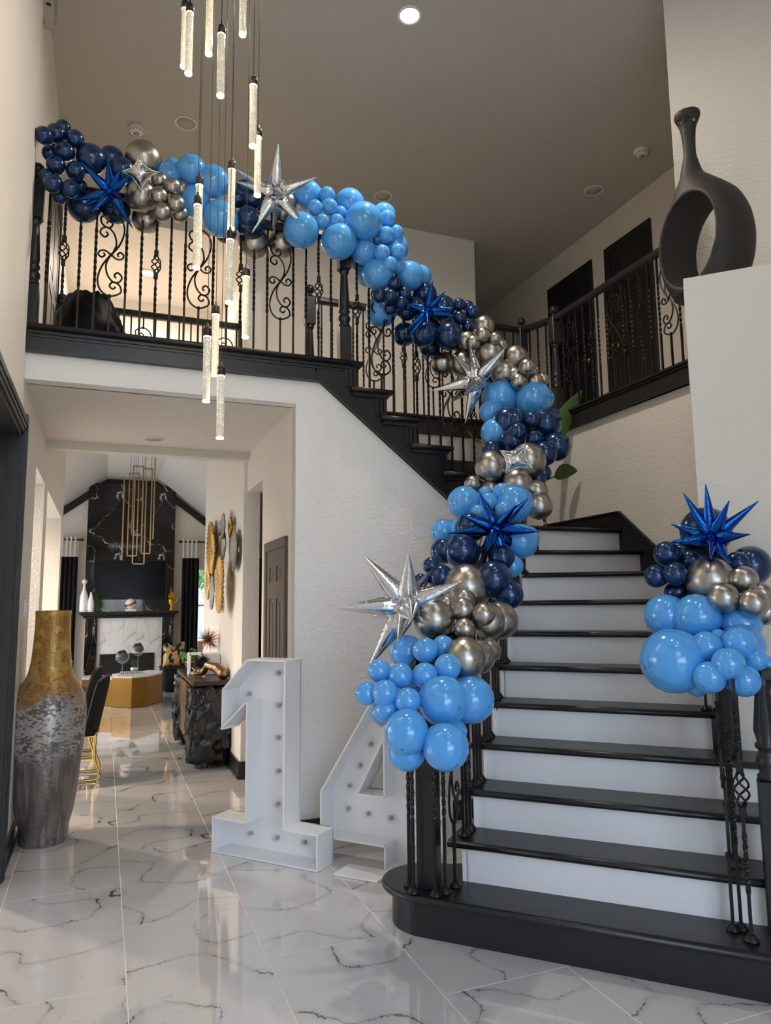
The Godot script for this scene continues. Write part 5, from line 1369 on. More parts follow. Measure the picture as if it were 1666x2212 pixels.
# ------------------------------------------------------------------ pendants
func build_pendants() -> void:
	var im = Image.create(64, 256, false, Image.FORMAT_RGB8)
	var r = RandomNumberGenerator.new(); r.seed = 77
	im.fill(Color(0.40, 0.36, 0.27))
	for i in 520:
		var x = r.randi_range(0, 63); var y = r.randi_range(0, 255); var z = r.randi_range(1, 3)
		var v = r.randf()
		im.fill_rect(Rect2i(x, y, z, z), Color(1, 0.97, 0.82) if v > 0.5 else Color(0.25, 0.23, 0.19) if v < 0.25 else Color(0.75, 0.70, 0.55))
	im.fill_rect(Rect2i(0, 0, 64, 5), Color(1, 0.95, 0.75)); im.fill_rect(Rect2i(0, 250, 64, 6), Color(1, 0.95, 0.75))
	var tex = ImageTexture.create_from_image(im)
	var rod = mk(Color(0.85, 0.83, 0.78), 0.05)
	rod.emission_enabled = true; rod.emission_texture = tex; rod.emission = Color.WHITE; rod.emission_operator = BaseMaterial3D.EMISSION_OP_MULTIPLY
	rod.emission_energy_multiplier = ROD_GLOW
	var disc = mk(Color(1, 0.97, 0.85), 0.3)
	disc.emission_enabled = true; disc.emission = Color(1, 0.94, 0.70); disc.emission_energy_multiplier = ROD_GLOW * 2.0
	var cap = mk(rgb(70, 64, 62), 0.35, 0.9)
	var wire = mk(rgb(40, 38, 36), 0.5)
	var k = 0
	for p in PENDANTS:
		var o = thing("pendant_light", p[2], "pendant light", p[0], 0.0, "bubble glass pendants of the spiral chandelier")
		var L: float = p[1]
		var s = mb(true)
		lathe(s, [Vector2(0.0163, 0.0), Vector2(0.0165, 0.004), Vector2(0.0165, L)], 20, Transform3D.IDENTITY, true)
		part("glass_rod", s, rod, o)
		s = mb(true); lathe(s, [Vector2(0, -0.001), Vector2(0.0165, -0.001), Vector2(0.017, 0.006), Vector2(0.0, 0.006)], 20); part("glow_disc", s, disc, o)
		s = mb(true); lathe(s, [Vector2(0.0174, L - 0.006), Vector2(0.0174, L + 0.0), Vector2(0.0, L + 0.001)], 20); part("glow_ring", s, disc, o)
		s = mb(true)
		lathe(s, [Vector2(0.0, L), Vector2(0.0182, L), Vector2(0.0184, L + 0.03), Vector2(0.016, L + 0.04), Vector2(0.006, L + 0.049), Vector2(0.005, L + 0.062), Vector2(0.0, L + 0.062)], 20)
		part("cap", s, cap, o)
		s = mb(true); tube(s, [Vector3(0, L + 0.06, 0), Vector3(0, YT - 0.03 - p[0].y, 0)], 0.0016, 5); part("cable", s, wire, o)
		lamp_at(Vector3(0, L * 0.5, 0), Color(1, 0.92, 0.80), ROD_LIGHT, 0.03, o)
		k += 1
	var s = mb(true)
	lathe(s, [Vector2(0, YT - 0.045), Vector2(0.32, YT - 0.045), Vector2(0.33, YT - 0.02), Vector2(0.33, YT), Vector2(0, YT)], 40, Transform3D(Basis.IDENTITY, Vector3(0.41, 0, -3.05)))
	solo("pendant_canopy", s, cap, "round dark ceiling plate that the pendant cables hang from", "ceiling plate")

const ROD_GLOW := 1.15
const ROD_LIGHT := 0.029

# ------------------------------------------------------------------ ceiling fittings
func can_light(p: Vector3, r: float, lit: bool, energy: float, label: String, ring_mat: Material, tint := WARM) -> void:
	var o = thing("recessed_light", label, "ceiling light", p)
	var s = mb(true)
	lathe(s, [Vector2(r * 0.74, -0.001), Vector2(r * 0.80, -0.009), Vector2(r * 0.96, -0.007), Vector2(r, 0.0), Vector2(r * 0.74, -0.001)], 36)
	part("trim_ring", s, ring_mat, o)
	s = mb(true)
	lathe(s, [Vector2(0, -0.003), Vector2(r * 0.75, -0.003), Vector2(r * 0.75, 0.0)], 30)
	var m: StandardMaterial3D
	if lit:
		m = mk(Color.WHITE, 0.5); m.emission_enabled = true; m.emission = Color(1.0, 0.93, 0.82); m.emission_energy_multiplier = CAN_GLOW
	else: m = M.ceiling
	part("glow_lens" if lit else "lens", s, m, o)
	if lit:
		spot_at(Vector3(0, -0.02, 0), tint, energy, r * 0.7, 86.0, o)

const LIVING_LIGHT := 5.0
const CAN_GLOW := 2.0
const CAN_LIGHT := 2.0

func smoke_alarm(p: Vector3, label: String) -> void:
	var o = thing("smoke_alarm", label, "smoke alarm", p)
	var s = mb(true)
	lathe(s, [Vector2(0, -0.052), Vector2(0.028, -0.052), Vector2(0.03, -0.046), Vector2(0.05, -0.044), Vector2(0.066, -0.036), Vector2(0.07, -0.012), Vector2(0.072, 0.0), Vector2(0, 0)], 30)
	part("body", s, M.trim_white, o)
	s = mb(true)
	lathe(s, [Vector2(0.02, -0.0535), Vector2(0.024, -0.056), Vector2(0.0, -0.056)], 20)
	part("test_button", s, mk(rgb(190, 185, 175), 0.5), o)
	s = mb()
	for k in 12:
		var a = TAU * k / 12
		box(s, Vector3(cos(a) * 0.06, -0.041, sin(a) * 0.06), Vector3(0.012, 0.006, 0.004), 0.0, Basis.from_euler(Vector3(0, -a, 0)))
	tag(part("vent_slots", s, M.black_flat, o), "", "", "", "stuff")

func build_fittings() -> void:
	var rm: Material = M.trim_white
	can_light(Vector3(1.869, YT, -4.166), 0.09, true, CAN_LIGHT * 2.5, "lit round recessed ceiling light above the stair", rm)
	can_light(Vector3(0.51, YT, -5.893), 0.1, false, 0, "unlit round recessed light left of the hanging rods", M.ceiling_low)
	can_light(Vector3(2.512, YT, -6.341), 0.1, false, 0, "unlit round recessed light above the balcony corner", M.ceiling_low)
	can_light(Vector3(4.481, YT, -5.5), 0.1, false, 0, "unlit round recessed light above the bedroom doors", M.ceiling_low)
	can_light(Vector3(4.3, YT, -9.4), 0.1, false, 0, "unlit round recessed light deep in the upstairs corridor", M.ceiling_low)
	can_light(Vector3(1.45, YT, 0.2), 0.09, true, CAN_LIGHT * 0.4, "lit recessed ceiling light near the entrance, left", rm)
	can_light(Vector3(2.3, YT, -0.6), 0.09, true, CAN_LIGHT * 0.4, "lit recessed ceiling light near the entrance, right", rm)
	can_light(Vector3(1.9, YT, -2.0), 0.09, true, CAN_LIGHT * 0.4, "lit recessed ceiling light over the middle of the foyer", rm)
	can_light(Vector3(0.32, 5.16, -7.88), 0.1, true, CAN_LIGHT * 1.35, "lit recessed light seen through the balcony balusters", rm)
	can_light(Vector3(0.334, YC, -6.105), 0.09, false, 0, "white flush round fitting in the low hall ceiling", rm)
	can_light(Vector3(-2.3, 2.75, -10.8), 0.09, true, LIVING_LIGHT, "recessed ceiling light by the living room windows, nearer", rm, Color(1.0, 0.90, 0.78))
	can_light(Vector3(-2.3, 2.75, -13.0), 0.09, true, LIVING_LIGHT, "recessed ceiling light by the living room windows, farther", rm, Color(1.0, 0.90, 0.78))
	can_light(Vector3(-1.9, 2.75, -6.2), 0.09, true, LIVING_LIGHT * 1.5, "recessed ceiling light over the dining table, nearer", rm, Color(1.0, 0.90, 0.78))
	can_light(Vector3(-1.9, 2.75, -8.0), 0.09, true, LIVING_LIGHT * 1.5, "recessed ceiling light over the dining table, farther", rm, Color(1.0, 0.90, 0.78))
	smoke_alarm(Vector3(0.114, YT, -6.111), "white round smoke alarm above the left end of the garland")
	smoke_alarm(Vector3(4.489, YT, -4.814), "white round smoke alarm left of the tall black vase")
	# switch on the hall wall
	var o = thing("light_switch", "white double light switch plate on the left hall wall", "switch", Vector3(XL, 1.51, -5.42))
	var s = mb(); box(s, Vector3(0.004, 0, 0), Vector3(0.008, 0.12, 0.115), 0.003); part("plate", s, M.white, o)
	for k in 2:
		s = mb(); box(s, Vector3(0.011, 0, -0.024 + 0.048 * k), Vector3(0.009, 0.067, 0.034), 0.003); part("rocker", s, M.white_gloss, o)
	# alarm sounder high on the left wall
	o = thing("wall_sounder", "small grey-white wall device with two dark ports at the upper left", "wall device", Vector3(XL + 0.012, 5.36, -4.62))
	s = mb()
	prism(s, PackedVector2Array([Vector2(-0.12, 0.3), Vector2(0.13, 0.3), Vector2(0.15, 0.1), Vector2(0.13, -0.05), Vector2(0.06, -0.14), Vector2(0.0, -0.16), Vector2(-0.07, -0.12), Vector2(-0.12, 0.0)]), Vector3.ZERO, Vector3(0, 0, 1), Vector3(0, 1, 0), Vector3(1, 0, 0), 0.0, 0.06)
	part("housing", s, mk(rgb(176, 166, 154), 0.6), o)
	for y in [0.0, -0.07]:
		s = mb(); box(s, Vector3(0.03, y, 0.135 - (0.04 if y < 0 else 0.0)), Vector3(0.03, 0.035, 0.03), 0.003); part("port", s, M.black_flat, o)
	s = mb(); prism(s, PackedVector2Array([Vector2(0.02, 0.3), Vector2(0.125, 0.3), Vector2(0.11, 0.04), Vector2(0.07, 0.04)]), Vector3(0.06, 0, 0), Vector3(0, 0, 1), Vector3(0, 1, 0), Vector3(1, 0, 0), 0.0, 0.012); part("cover", s, M.trim_white, o)

# ------------------------------------------------------------------ doors upstairs and in the hall
func panel_door(called: String, at: Vector3, turn: float, w: float, h: float, mat: Material, label: String, knob_side: float, knob := true) -> void:
	var o = Node3D.new()
	o.name = called
	add_child(o)
	o.position = at; o.rotation.y = turn
	tag(o, label, "", "", "structure")
	var s = mb()
	var cw = 0.075
	box(s, Vector3(-w / 2 - cw / 2, h / 2, 0.012), Vector3(cw, h, 0.024), 0.005)
	box(s, Vector3(w / 2 + cw / 2, h / 2, 0.012), Vector3(cw, h, 0.024), 0.005)
	box(s, Vector3(0, h + cw / 2, 0.012), Vector3(w + 2 * cw, cw, 0.024), 0.005)
	part("casing", s, mat, o)
	s = mb()
	# stiles and rails round six panels
	box(s, Vector3(0, h / 2, 0.0), Vector3(w, h, 0.012))
	var st = 0.09
	for x in [-w / 2 + st / 2, 0.0, w / 2 - st / 2]: box(s, Vector3(x, h / 2, 0.008), Vector3(st, h, 0.012), 0.002)
	for y in [0.11, 0.86, 1.62, h - 0.06]: box(s, Vector3(0, y, 0.0078), Vector3(w, 0.13 if y > 0.2 else 0.22, 0.012), 0.002)
	part("leaf", s, mat, o)
	var pw = (w - 3 * st) / 2
	for x in [-(pw + st) / 2, (pw + st) / 2]:
		for yy in [[0.22, 0.795], [0.925, 1.555], [1.685, h - 0.125]]:
			s = mb(); box(s, Vector3(x, (yy[0] + yy[1]) / 2, 0.006), Vector3(pw - 0.05, yy[1] - yy[0] - 0.05, 0.012), 0.005); part("panel", s, mat, o)
	if knob:
		s = mb(true)
		lathe(s, [Vector2(0.03, 0.0), Vector2(0.03, 0.008), Vector2(0.012, 0.012), Vector2(0.012, 0.035), Vector2(0.026, 0.045), Vector2(0.028, 0.058), Vector2(0.018, 0.068), Vector2(0, 0.07)], 18, Transform3D(Basis.from_euler(Vector3(PI / 2, 0, 0)), Vector3(knob_side * (w / 2 - 0.06), 0.95, 0.012)))
		part("knob", s, M.brass, o)

func build_doors() -> void:
	panel_door("door_2", Vector3(XR, 0, -5.262), -PI / 2, 0.55, 1.92, M.brown_door, "brown six-panel door in the hall wall", 1.0, false)
	panel_door("door_3", Vector3(4.95, YU, -6.589), -PI / 2, 0.70, 2.0, M.black_flat, "black bedroom door nearer the corridor corner", 1.0)
	panel_door("door_4", Vector3(4.95, YU, -5.59), -PI / 2, 0.56, 2.0, M.black_flat, "black bedroom door nearer the ledge", -1.0)
	panel_door("door_5", Vector3(XL, YU, -6.2), PI / 2, 0.95, 1.8, M.black_flat, "black door on the left wall of the upper landing", -1.0, false)
	var s = mb()
	bx(s, 1.66, 1.78, 0.0, 2.08, -8.75, -8.71, 0.004)
	bx(s, 1.70, 2.3, 0.0, 2.08, -8.80, -8.76, 0.004)
	solo("folding_screen", s, M.black_flat, "tall black panel standing in the side room past the hall opening", "screen")

# ------------------------------------------------------------------ marquee digits
func frame_letter(o: Node3D, outline: PackedVector2Array, holes: Array, depth: float) -> void:
	var s = mb()
	var pieces = [outline]
	if holes.size() > 0:
		# the four: bar, diagonal and leg laid edge to edge round the hole
		pieces = [PackedVector2Array([Vector2(-0.433, 0.128), Vector2(0, 0.128), Vector2(0, 0.408), Vector2(-0.165, 0.408), Vector2(-0.433, 0.393)]),
			PackedVector2Array([Vector2(-0.433, 0.393), Vector2(-0.165, 0.408), Vector2(0, 0.715), Vector2(0, 1.061)]),
			PackedVector2Array([Vector2(0, 0), Vector2(0.235, 0), Vector2(0.235, 0.14), Vector2(0.37, 0.14), Vector2(0.37, 0.41), Vector2(0.235, 0.41), Vector2(0.235, 1.178), Vector2(0.076, 1.178), Vector2(0, 1.061)])]
	for poly in pieces:
		prism(s, poly, Vector3.ZERO, Vector3(1, 0, 0), Vector3(0, 1, 0), Vector3(0, 0, 1), -depth + 0.002, -depth + 0.014)
	part("back_panel", s, M.white_gloss, o)
	for loop in [outline] + holes:
		var cw = Geometry2D.is_polygon_clockwise(loop)
		var inward = -1.0 if cw else 1.0
		if loop != outline: inward = -inward
		for i in loop.size():
			var a: Vector2 = loop[i]; var b: Vector2 = loop[(i + 1) % loop.size()]
			var e = (b - a).normalized()
			var n = Vector2(-e.y, e.x) * inward
			var t = 0.011
			s = mb()
			var m = (a + b) * 0.5 + n * t * 0.5
			var bs = Basis(Vector3(e.x, e.y, 0), Vector3(-e.y, e.x, 0), Vector3(0, 0, 1))
			box(s, Vector3(m.x, m.y, -depth / 2), Vector3((b - a).length() + 0.003, t, depth), 0.0015, bs)
			part("side_board", s, M.white_gloss, o)

func letter_bulbs(o: Node3D, pts: Array, depth: float) -> void:
	var g = mk(Color(0.95, 0.96, 0.98, 0.25), 0.03)
	g.transparency = BaseMaterial3D.TRANSPARENCY_ALPHA
	var chrome = mk(rgb(150, 150, 152), 0.2, 1.0)
	for p in pts:
		var s = mb(true)
		ball(s, Vector3(0, 0, 0.026), 0.0225, 16)
		var b = part("bulb", s, g, o, Transform3D(Basis.IDENTITY, Vector3(p[0], p[1], -depth + 0.014)))
		s = mb(true)
		lathe(s, [Vector2(0.013, 0.0), Vector2(0.013, 0.012), Vector2(0.009, 0.02), Vector2(0.006, 0.03), Vector2(0.0, 0.031)], 12, Transform3D(Basis.from_euler(Vector3(PI / 2, 0, 0)), Vector3.ZERO))
		part("socket", s, chrome, b)

func build_marquee() -> void:
	var turn = -atan2(0.755, 0.656)
	var o = thing("marquee_digit", "tall white wooden marquee number one with clear bulbs on the marble floor", "marquee number", Vector3(0.669, 0.001, -4.712), turn)
	frame_letter(o, PackedVector2Array([Vector2(0, 0), Vector2(0, 0.21), Vector2(0.255, 0.208), Vector2(0.255, 0.908), Vector2(0.061, 0.739), Vector2(0.061, 0.984), Vector2(0.257, 1.178), Vector2(0.55, 1.178), Vector2(0.545, 0.204), Vector2(0.78, 0.204), Vector2(0.78, 0)]), [], 0.173)
	letter_bulbs(o, [[0.389, 1.085], [0.16, 0.945], [0.393, 0.885], [0.392, 0.69], [0.394, 0.489], [0.392, 0.294], [0.186, 0.094], [0.389, 0.095], [0.591, 0.095]], 0.173)
	var o4 = thing("marquee_digit", "white wooden marquee number four half hidden behind the garland and newel", "marquee number", Vector3(1.535, 0.001, -3.989), turn)
	frame_letter(o4, PackedVector2Array([Vector2(0, 0), Vector2(0, 0.128), Vector2(-0.433, 0.128), Vector2(-0.433, 0.393), Vector2(0.076, 1.178), Vector2(0.235, 1.178), Vector2(0.235, 0.41), Vector2(0.37, 0.41), Vector2(0.37, 0.14), Vector2(0.235, 0.14), Vector2(0.235, 0)]), [PackedVector2Array([Vector2(-0.165, 0.408), Vector2(0.0, 0.408), Vector2(0.0, 0.715)])], 0.15)
	letter_bulbs(o4, [[0.13, 1.06], [0.02, 0.93], [-0.075, 0.79], [-0.15, 0.665], [-0.225, 0.535], [-0.30, 0.41], [-0.31, 0.275], [-0.17, 0.262], [-0.02, 0.255], [0.12, 0.72], [0.12, 0.56], [0.12, 0.41], [0.12, 0.255], [0.12, 0.11], [0.3, 0.27]], 0.15)
	var s = mb()
	box(s, Vector3(-0.09, 0.006, 0.09), Vector3(0.28, 0.012, 0.17), 0.002)
	part("foot_board", s, M.white_gloss, o4)

# ------------------------------------------------------------------ vases
func vase_image() -> ImageTexture:
	var w = 256; var h = 512
	var im = Image.create(w, h, false, Image.FORMAT_RGB8)
	var a = FastNoiseLite.new(); a.seed = 3; a.frequency = 0.03; a.fractal_octaves = 4
	var b = FastNoiseLite.new(); b.seed = 8; b.frequency = 0.16; b.fractal_octaves = 3
	var c = FastNoiseLite.new(); c.seed = 14; c.frequency = 0.018; c.fractal_octaves = 3
	for y in h:
		var v = 1.0 - float(y) / h        # 1 at the top
		for x in w:
			var an = TAU * x / w
			var px = cos(an) * 41.0; var pz = sin(an) * 41.0
			var n = a.get_noise_3d(px, y, pz); var f = b.get_noise_3d(px, y, pz); var st = c.get_noise_3d(px * 3.0, y * 0.25, pz * 3.0)
			var gold = rgb(206, 168, 92).lerp(rgb(158, 116, 58), clampf(0.5 + n, 0, 1))
			if absf(n + f * 0.25) < 0.025: gold = gold.lerp(rgb(70, 48, 26), 0.7)
			var grey = rgb(128, 120, 115).lerp(rgb(70, 64, 61), clampf(0.45 + st * 1.3, 0, 1))
			var flake = smoothstep(0.02, 0.16, f + n * 0.7 + (0.25 - absf(v - 0.52) * 1.5))
			var streak = smoothstep(0.12, 0.5, st + 0.12) * 0.5
			var low = grey.lerp(rgb(196, 195, 194), maxf(flake * 0.85 * smoothstep(0.30, 0.42, v), streak))
			low = low.lerp(rgb(150, 146, 142), smoothstep(0.14, 0.0, v) * smoothstep(-0.1, 0.3, f) * 0.8)
			var t = smoothstep(-0.05, 0.06, (v - 0.63) + n * 0.12 + f * 0.05)
			im.set_pixel(x, y, low.lerp(gold, t))
	return ImageTexture.create_from_image(im)

func build_vases() -> void:
	var m = mk(Color.WHITE, 0.38, 0.4)
	m.albedo_texture = vase_image()
	m.normal_enabled = true; m.normal_texture = M.plaster_bump; m.normal_scale = 0.5; m.uv1_scale = Vector3(1, 1, 1)
	var o = thing("floor_vase", "tall floor vase with a gold leaf neck over a weathered silver-grey body", "vase", Vector3(-0.318, 0, -5.36))
	var k = 0.00347
	var rows = [[1836, 41], [1830, 43], [1803, 43.5], [1770, 51], [1720, 56.5], [1670, 60], [1619, 65], [1586, 67], [1552, 67], [1528, 63.5], [1508, 55], [1490, 45], [1475, 40], [1451, 36], [1418, 33.5], [1384, 32], [1354, 31.7], [1340, 32.3]]
	var prof = [Vector2(0, 0)]
	for r in rows: prof.append(Vector2(r[1] * k, (1836 - r[0]) * k * 0.865))
	var s = mb(true)
	var outer = []
	for i in range(1, prof.size()): outer.append(prof[i])
	lathe(s, outer, 48, Transform3D.IDENTITY, true)
	var bd = part("body", s, m, o)
	s = mb(true)
	var tp: Vector2 = prof[-1]
	lathe(s, [tp, tp + Vector2(-0.006, 0.004), tp + Vector2(-0.014, 0.0), tp + Vector2(-0.02, -0.2), Vector2(0.0, tp.y - 0.25)], 48)
	part("rim", s, M.gold, o)
	s = mb(true)
	lathe(s, [Vector2(0, 0.001), Vector2(0.14, 0.001), Vector2(0.144, 0.012)], 48)
	part("foot", s, M.black_flat, o)
	# black sculptural vase on the ledge
	var P = [[0.0, 0.178], [0.077, 0.207], [0.167, 0.232], [0.286, 0.243], [0.375, 0.237], [0.446, 0.223], [0.536, 0.19], [0.625, 0.14], [0.68, 0.105], [0.732, 0.07], [0.82, 0.047], [0.88, 0.036], [0.97, 0.038], [1.04, 0.045], [1.085, 0.06], [1.12, 0.074], [1.15, 0.07]]
	var field = func(p: Vector3) -> float:
		var y = p.y
		if y < 0.0: return -y + 0.001
		var i = 0
		while i < P.size() - 2 and P[i + 1][0] < y: i += 1
		var t = clampf((y - P[i][0]) / (P[i + 1][0] - P[i][0]), 0.0, 1.0)
		var h0: float = P[maxi(i - 1, 0)][1]
		var h: float = 0.5 * (2.0 * P[i][1] + (P[i + 1][1] - h0) * t + (2.0 * h0 - 5.0 * P[i][1] + 4.0 * P[i + 1][1] - P[mini(i + 2, P.size() - 1)][1]) * t * t + (3.0 * P[i][1] - h0 - 3.0 * P[i + 1][1] + P[mini(i + 2, P.size() - 1)][1]) * t * t * t)
		var bl = smoothstep(0.55, 0.78, y)
		var w = h * lerpf(1.12, 1.0, bl)
		var d = h * lerpf(0.86, 1.0, bl)
		var sh = 0.035 * bl
		var q = Vector2((p.z + sh) / w, (p.x + sh) / d)
		var e = lerpf(2.5, 2.0, bl)
		var f = (pow(pow(absf(q.x), e) + pow(absf(q.y), e), 1.0 / e) - 1.0) * minf(w, d) * 0.9
		f = maxf(f, y - 1.15 - (p.x - p.z) * 0.12)
		var hh = (Vector2((p.z + 0.0) / 0.205, (y - 0.30) / 0.272).length() - 1.0) * 0.2
		var kk = 0.022
		var mx = maxf(kk - absf(f + hh), 0.0) / kk
		f = maxf(f, -hh) + mx * mx * kk * 0.25
		if y > 1.06:
			var m2 = Vector2(p.z + sh, p.x + sh).length() - 0.045 - (y - 1.06) * 0.15
			f = maxf(f, -m2)
		return f
	var mesh = nets(field, Vector3(-0.26, -0.02, -0.32), Vector3(0.26, 1.2, 0.32), 0.011)
	var bm = mk(rgb(44, 40, 38), 0.6)
	var v = part_mesh("sculptural_vase", mesh, bm, self, Transform3D(Basis.IDENTITY, sa(4.36, 0.165, 3.275)))
	tag(v, "matt black bottle-shaped vase with an oval hole on the right ledge", "vase")

# ------------------------------------------------------------------ upstairs odds and ends
func leaf(s: SurfaceTool, base: Vector3, dir: Vector3, width: Vector3, L: float, W: float, bend: Vector3) -> void:
	var prev = []
	for i in 13:
		var t = i / 12.0
		var c = base + dir * L * t + bend * t * t
		var w = W * pow(sin(PI * clampf(t * 0.96 + 0.04, 0.0, 1.0)), 0.75)
		var n = dir.cross(width).normalized()
		var row = [c - width * w + n * w * 0.25, c, c + width * w + n * w * 0.25]
		if prev.size() > 0:
			for k in 2:
				quad(s, prev[k], prev[k + 1], row[k + 1], row[k], n)
		prev = row

func build_upstairs() -> void:
	# black bag
	var f = FastNoiseLite.new(); f.seed = 4; f.frequency = 3.2; f.fractal_octaves = 3
	var s = mb(true)
	var rows = []
	for i in 15:
		var t = i / 14.0
		var row = []
		for k in 40:
			var an = TAU * k / 40
			var r = 0.245 * pow(maxf(1.0 - pow(t, 2.2), 0.0), 0.5) + 0.01
			var d = Vector3(cos(an) * r * 1.05, 0.5 * t, sin(an) * r * 0.62)
			d *= 1.0 + 0.12 * f.get_noise_3d(d.x * 1.5, d.y, d.z * 1.5) + 0.05 * f.get_noise_3d(d.x * 5.0, d.y * 4.0, d.z * 5.0)
			row.append(d)
		rows.append(row)
	for i in 14:
		for k in 40:
			var a: Vector3 = rows[i][k]
			quad(s, a, rows[i][(k + 1) % 40], rows[i + 1][(k + 1) % 40], rows[i + 1][k], a - Vector3(0, 0.15, 0))
	var bag = part("refuse_bag", s, M.bag, self, Transform3D(Basis.IDENTITY, Vector3(-0.17, YU, -5.25)))
	tag(bag, "crumpled black plastic bag on the balcony floor behind the balusters", "bag")
	# plant on a gold stand at the landing
	var o = thing("potted_plant", "large-leaved green plant in a pale pot behind the stair garland", "plant", Vector3(3.40, 2.09, -5.28))
	s = mb(true)
	lathe(s, [Vector2(0, 0.1), Vector2(0.12, 0.1), Vector2(0.15, 0.40), Vector2(0.145, 0.42), Vector2(0.135, 0.4), Vector2(0, 0.38)], 28)
	part("pot", s, mk(rgb(206, 198, 186), 0.6), o)
	s = mb()
	for k in 4:
		var a = TAU * (k + 0.5) / 4
		tube(s, [Vector3(cos(a) * 0.16, 0, sin(a) * 0.16), Vector3(cos(a) * 0.16, 0.25, sin(a) * 0.16)], 0.009, 4)
		var st = part("stand_leg", s, M.brass, o); s = mb()
	tube(s, [Vector3(0.16, 0.12, 0), Vector3(0.113, 0.12, 0.113), Vector3(0, 0.12, 0.16), Vector3(-0.113, 0.12, 0.113), Vector3(-0.16, 0.12, 0), Vector3(-0.113, 0.12, -0.113), Vector3(0, 0.12, -0.16), Vector3(0.113, 0.12, -0.113)], 0.008, 5, 0.0, true)
	part("stand_ring", s, M.brass, o)
	var green = mk(rgb(62, 92, 38), 0.45)
	green.backlight_enabled = true; green.backlight = Color(0.1, 0.16, 0.04)
	var L = [[Vector3(0.34, 0.56, 0.05), Vector3(0.9, -0.4, 0.3), 0.8, 0.09], [Vector3(-0.5, 0.85, 0.2), Vector3(0.6, 0.3, 0.7), 0.5, 0.1], [Vector3(-0.2, 0.8, -0.2), Vector3(0.9, 0, 0.3), 0.5, 0.1], [Vector3(0.75, 0.28, 0.25), Vector3(0.1, -0.5, -0.6), 0.16, 0.1], [Vector3(-0.4, 0.6, -0.3), Vector3(0.7, 0, -0.6), 0.45, 0.1]]
	for l in L:
		s = mb(true)
		var d: Vector3 = l[0].normalized()
		var w: Vector3 = (l[1] - d * l[1].dot(d)).normalized()
		leaf(s, Vector3(0, 0.42, 0) + d * 0.28, d, w, l[2], l[3], Vector3(d.x, -0.1, d.z) * 0.06)
		tube(s, [Vector3(0, 0.4, 0), Vector3(0, 0.42, 0) + d * 0.3], 0.008, 5)
		part("leaf", s, green, o)

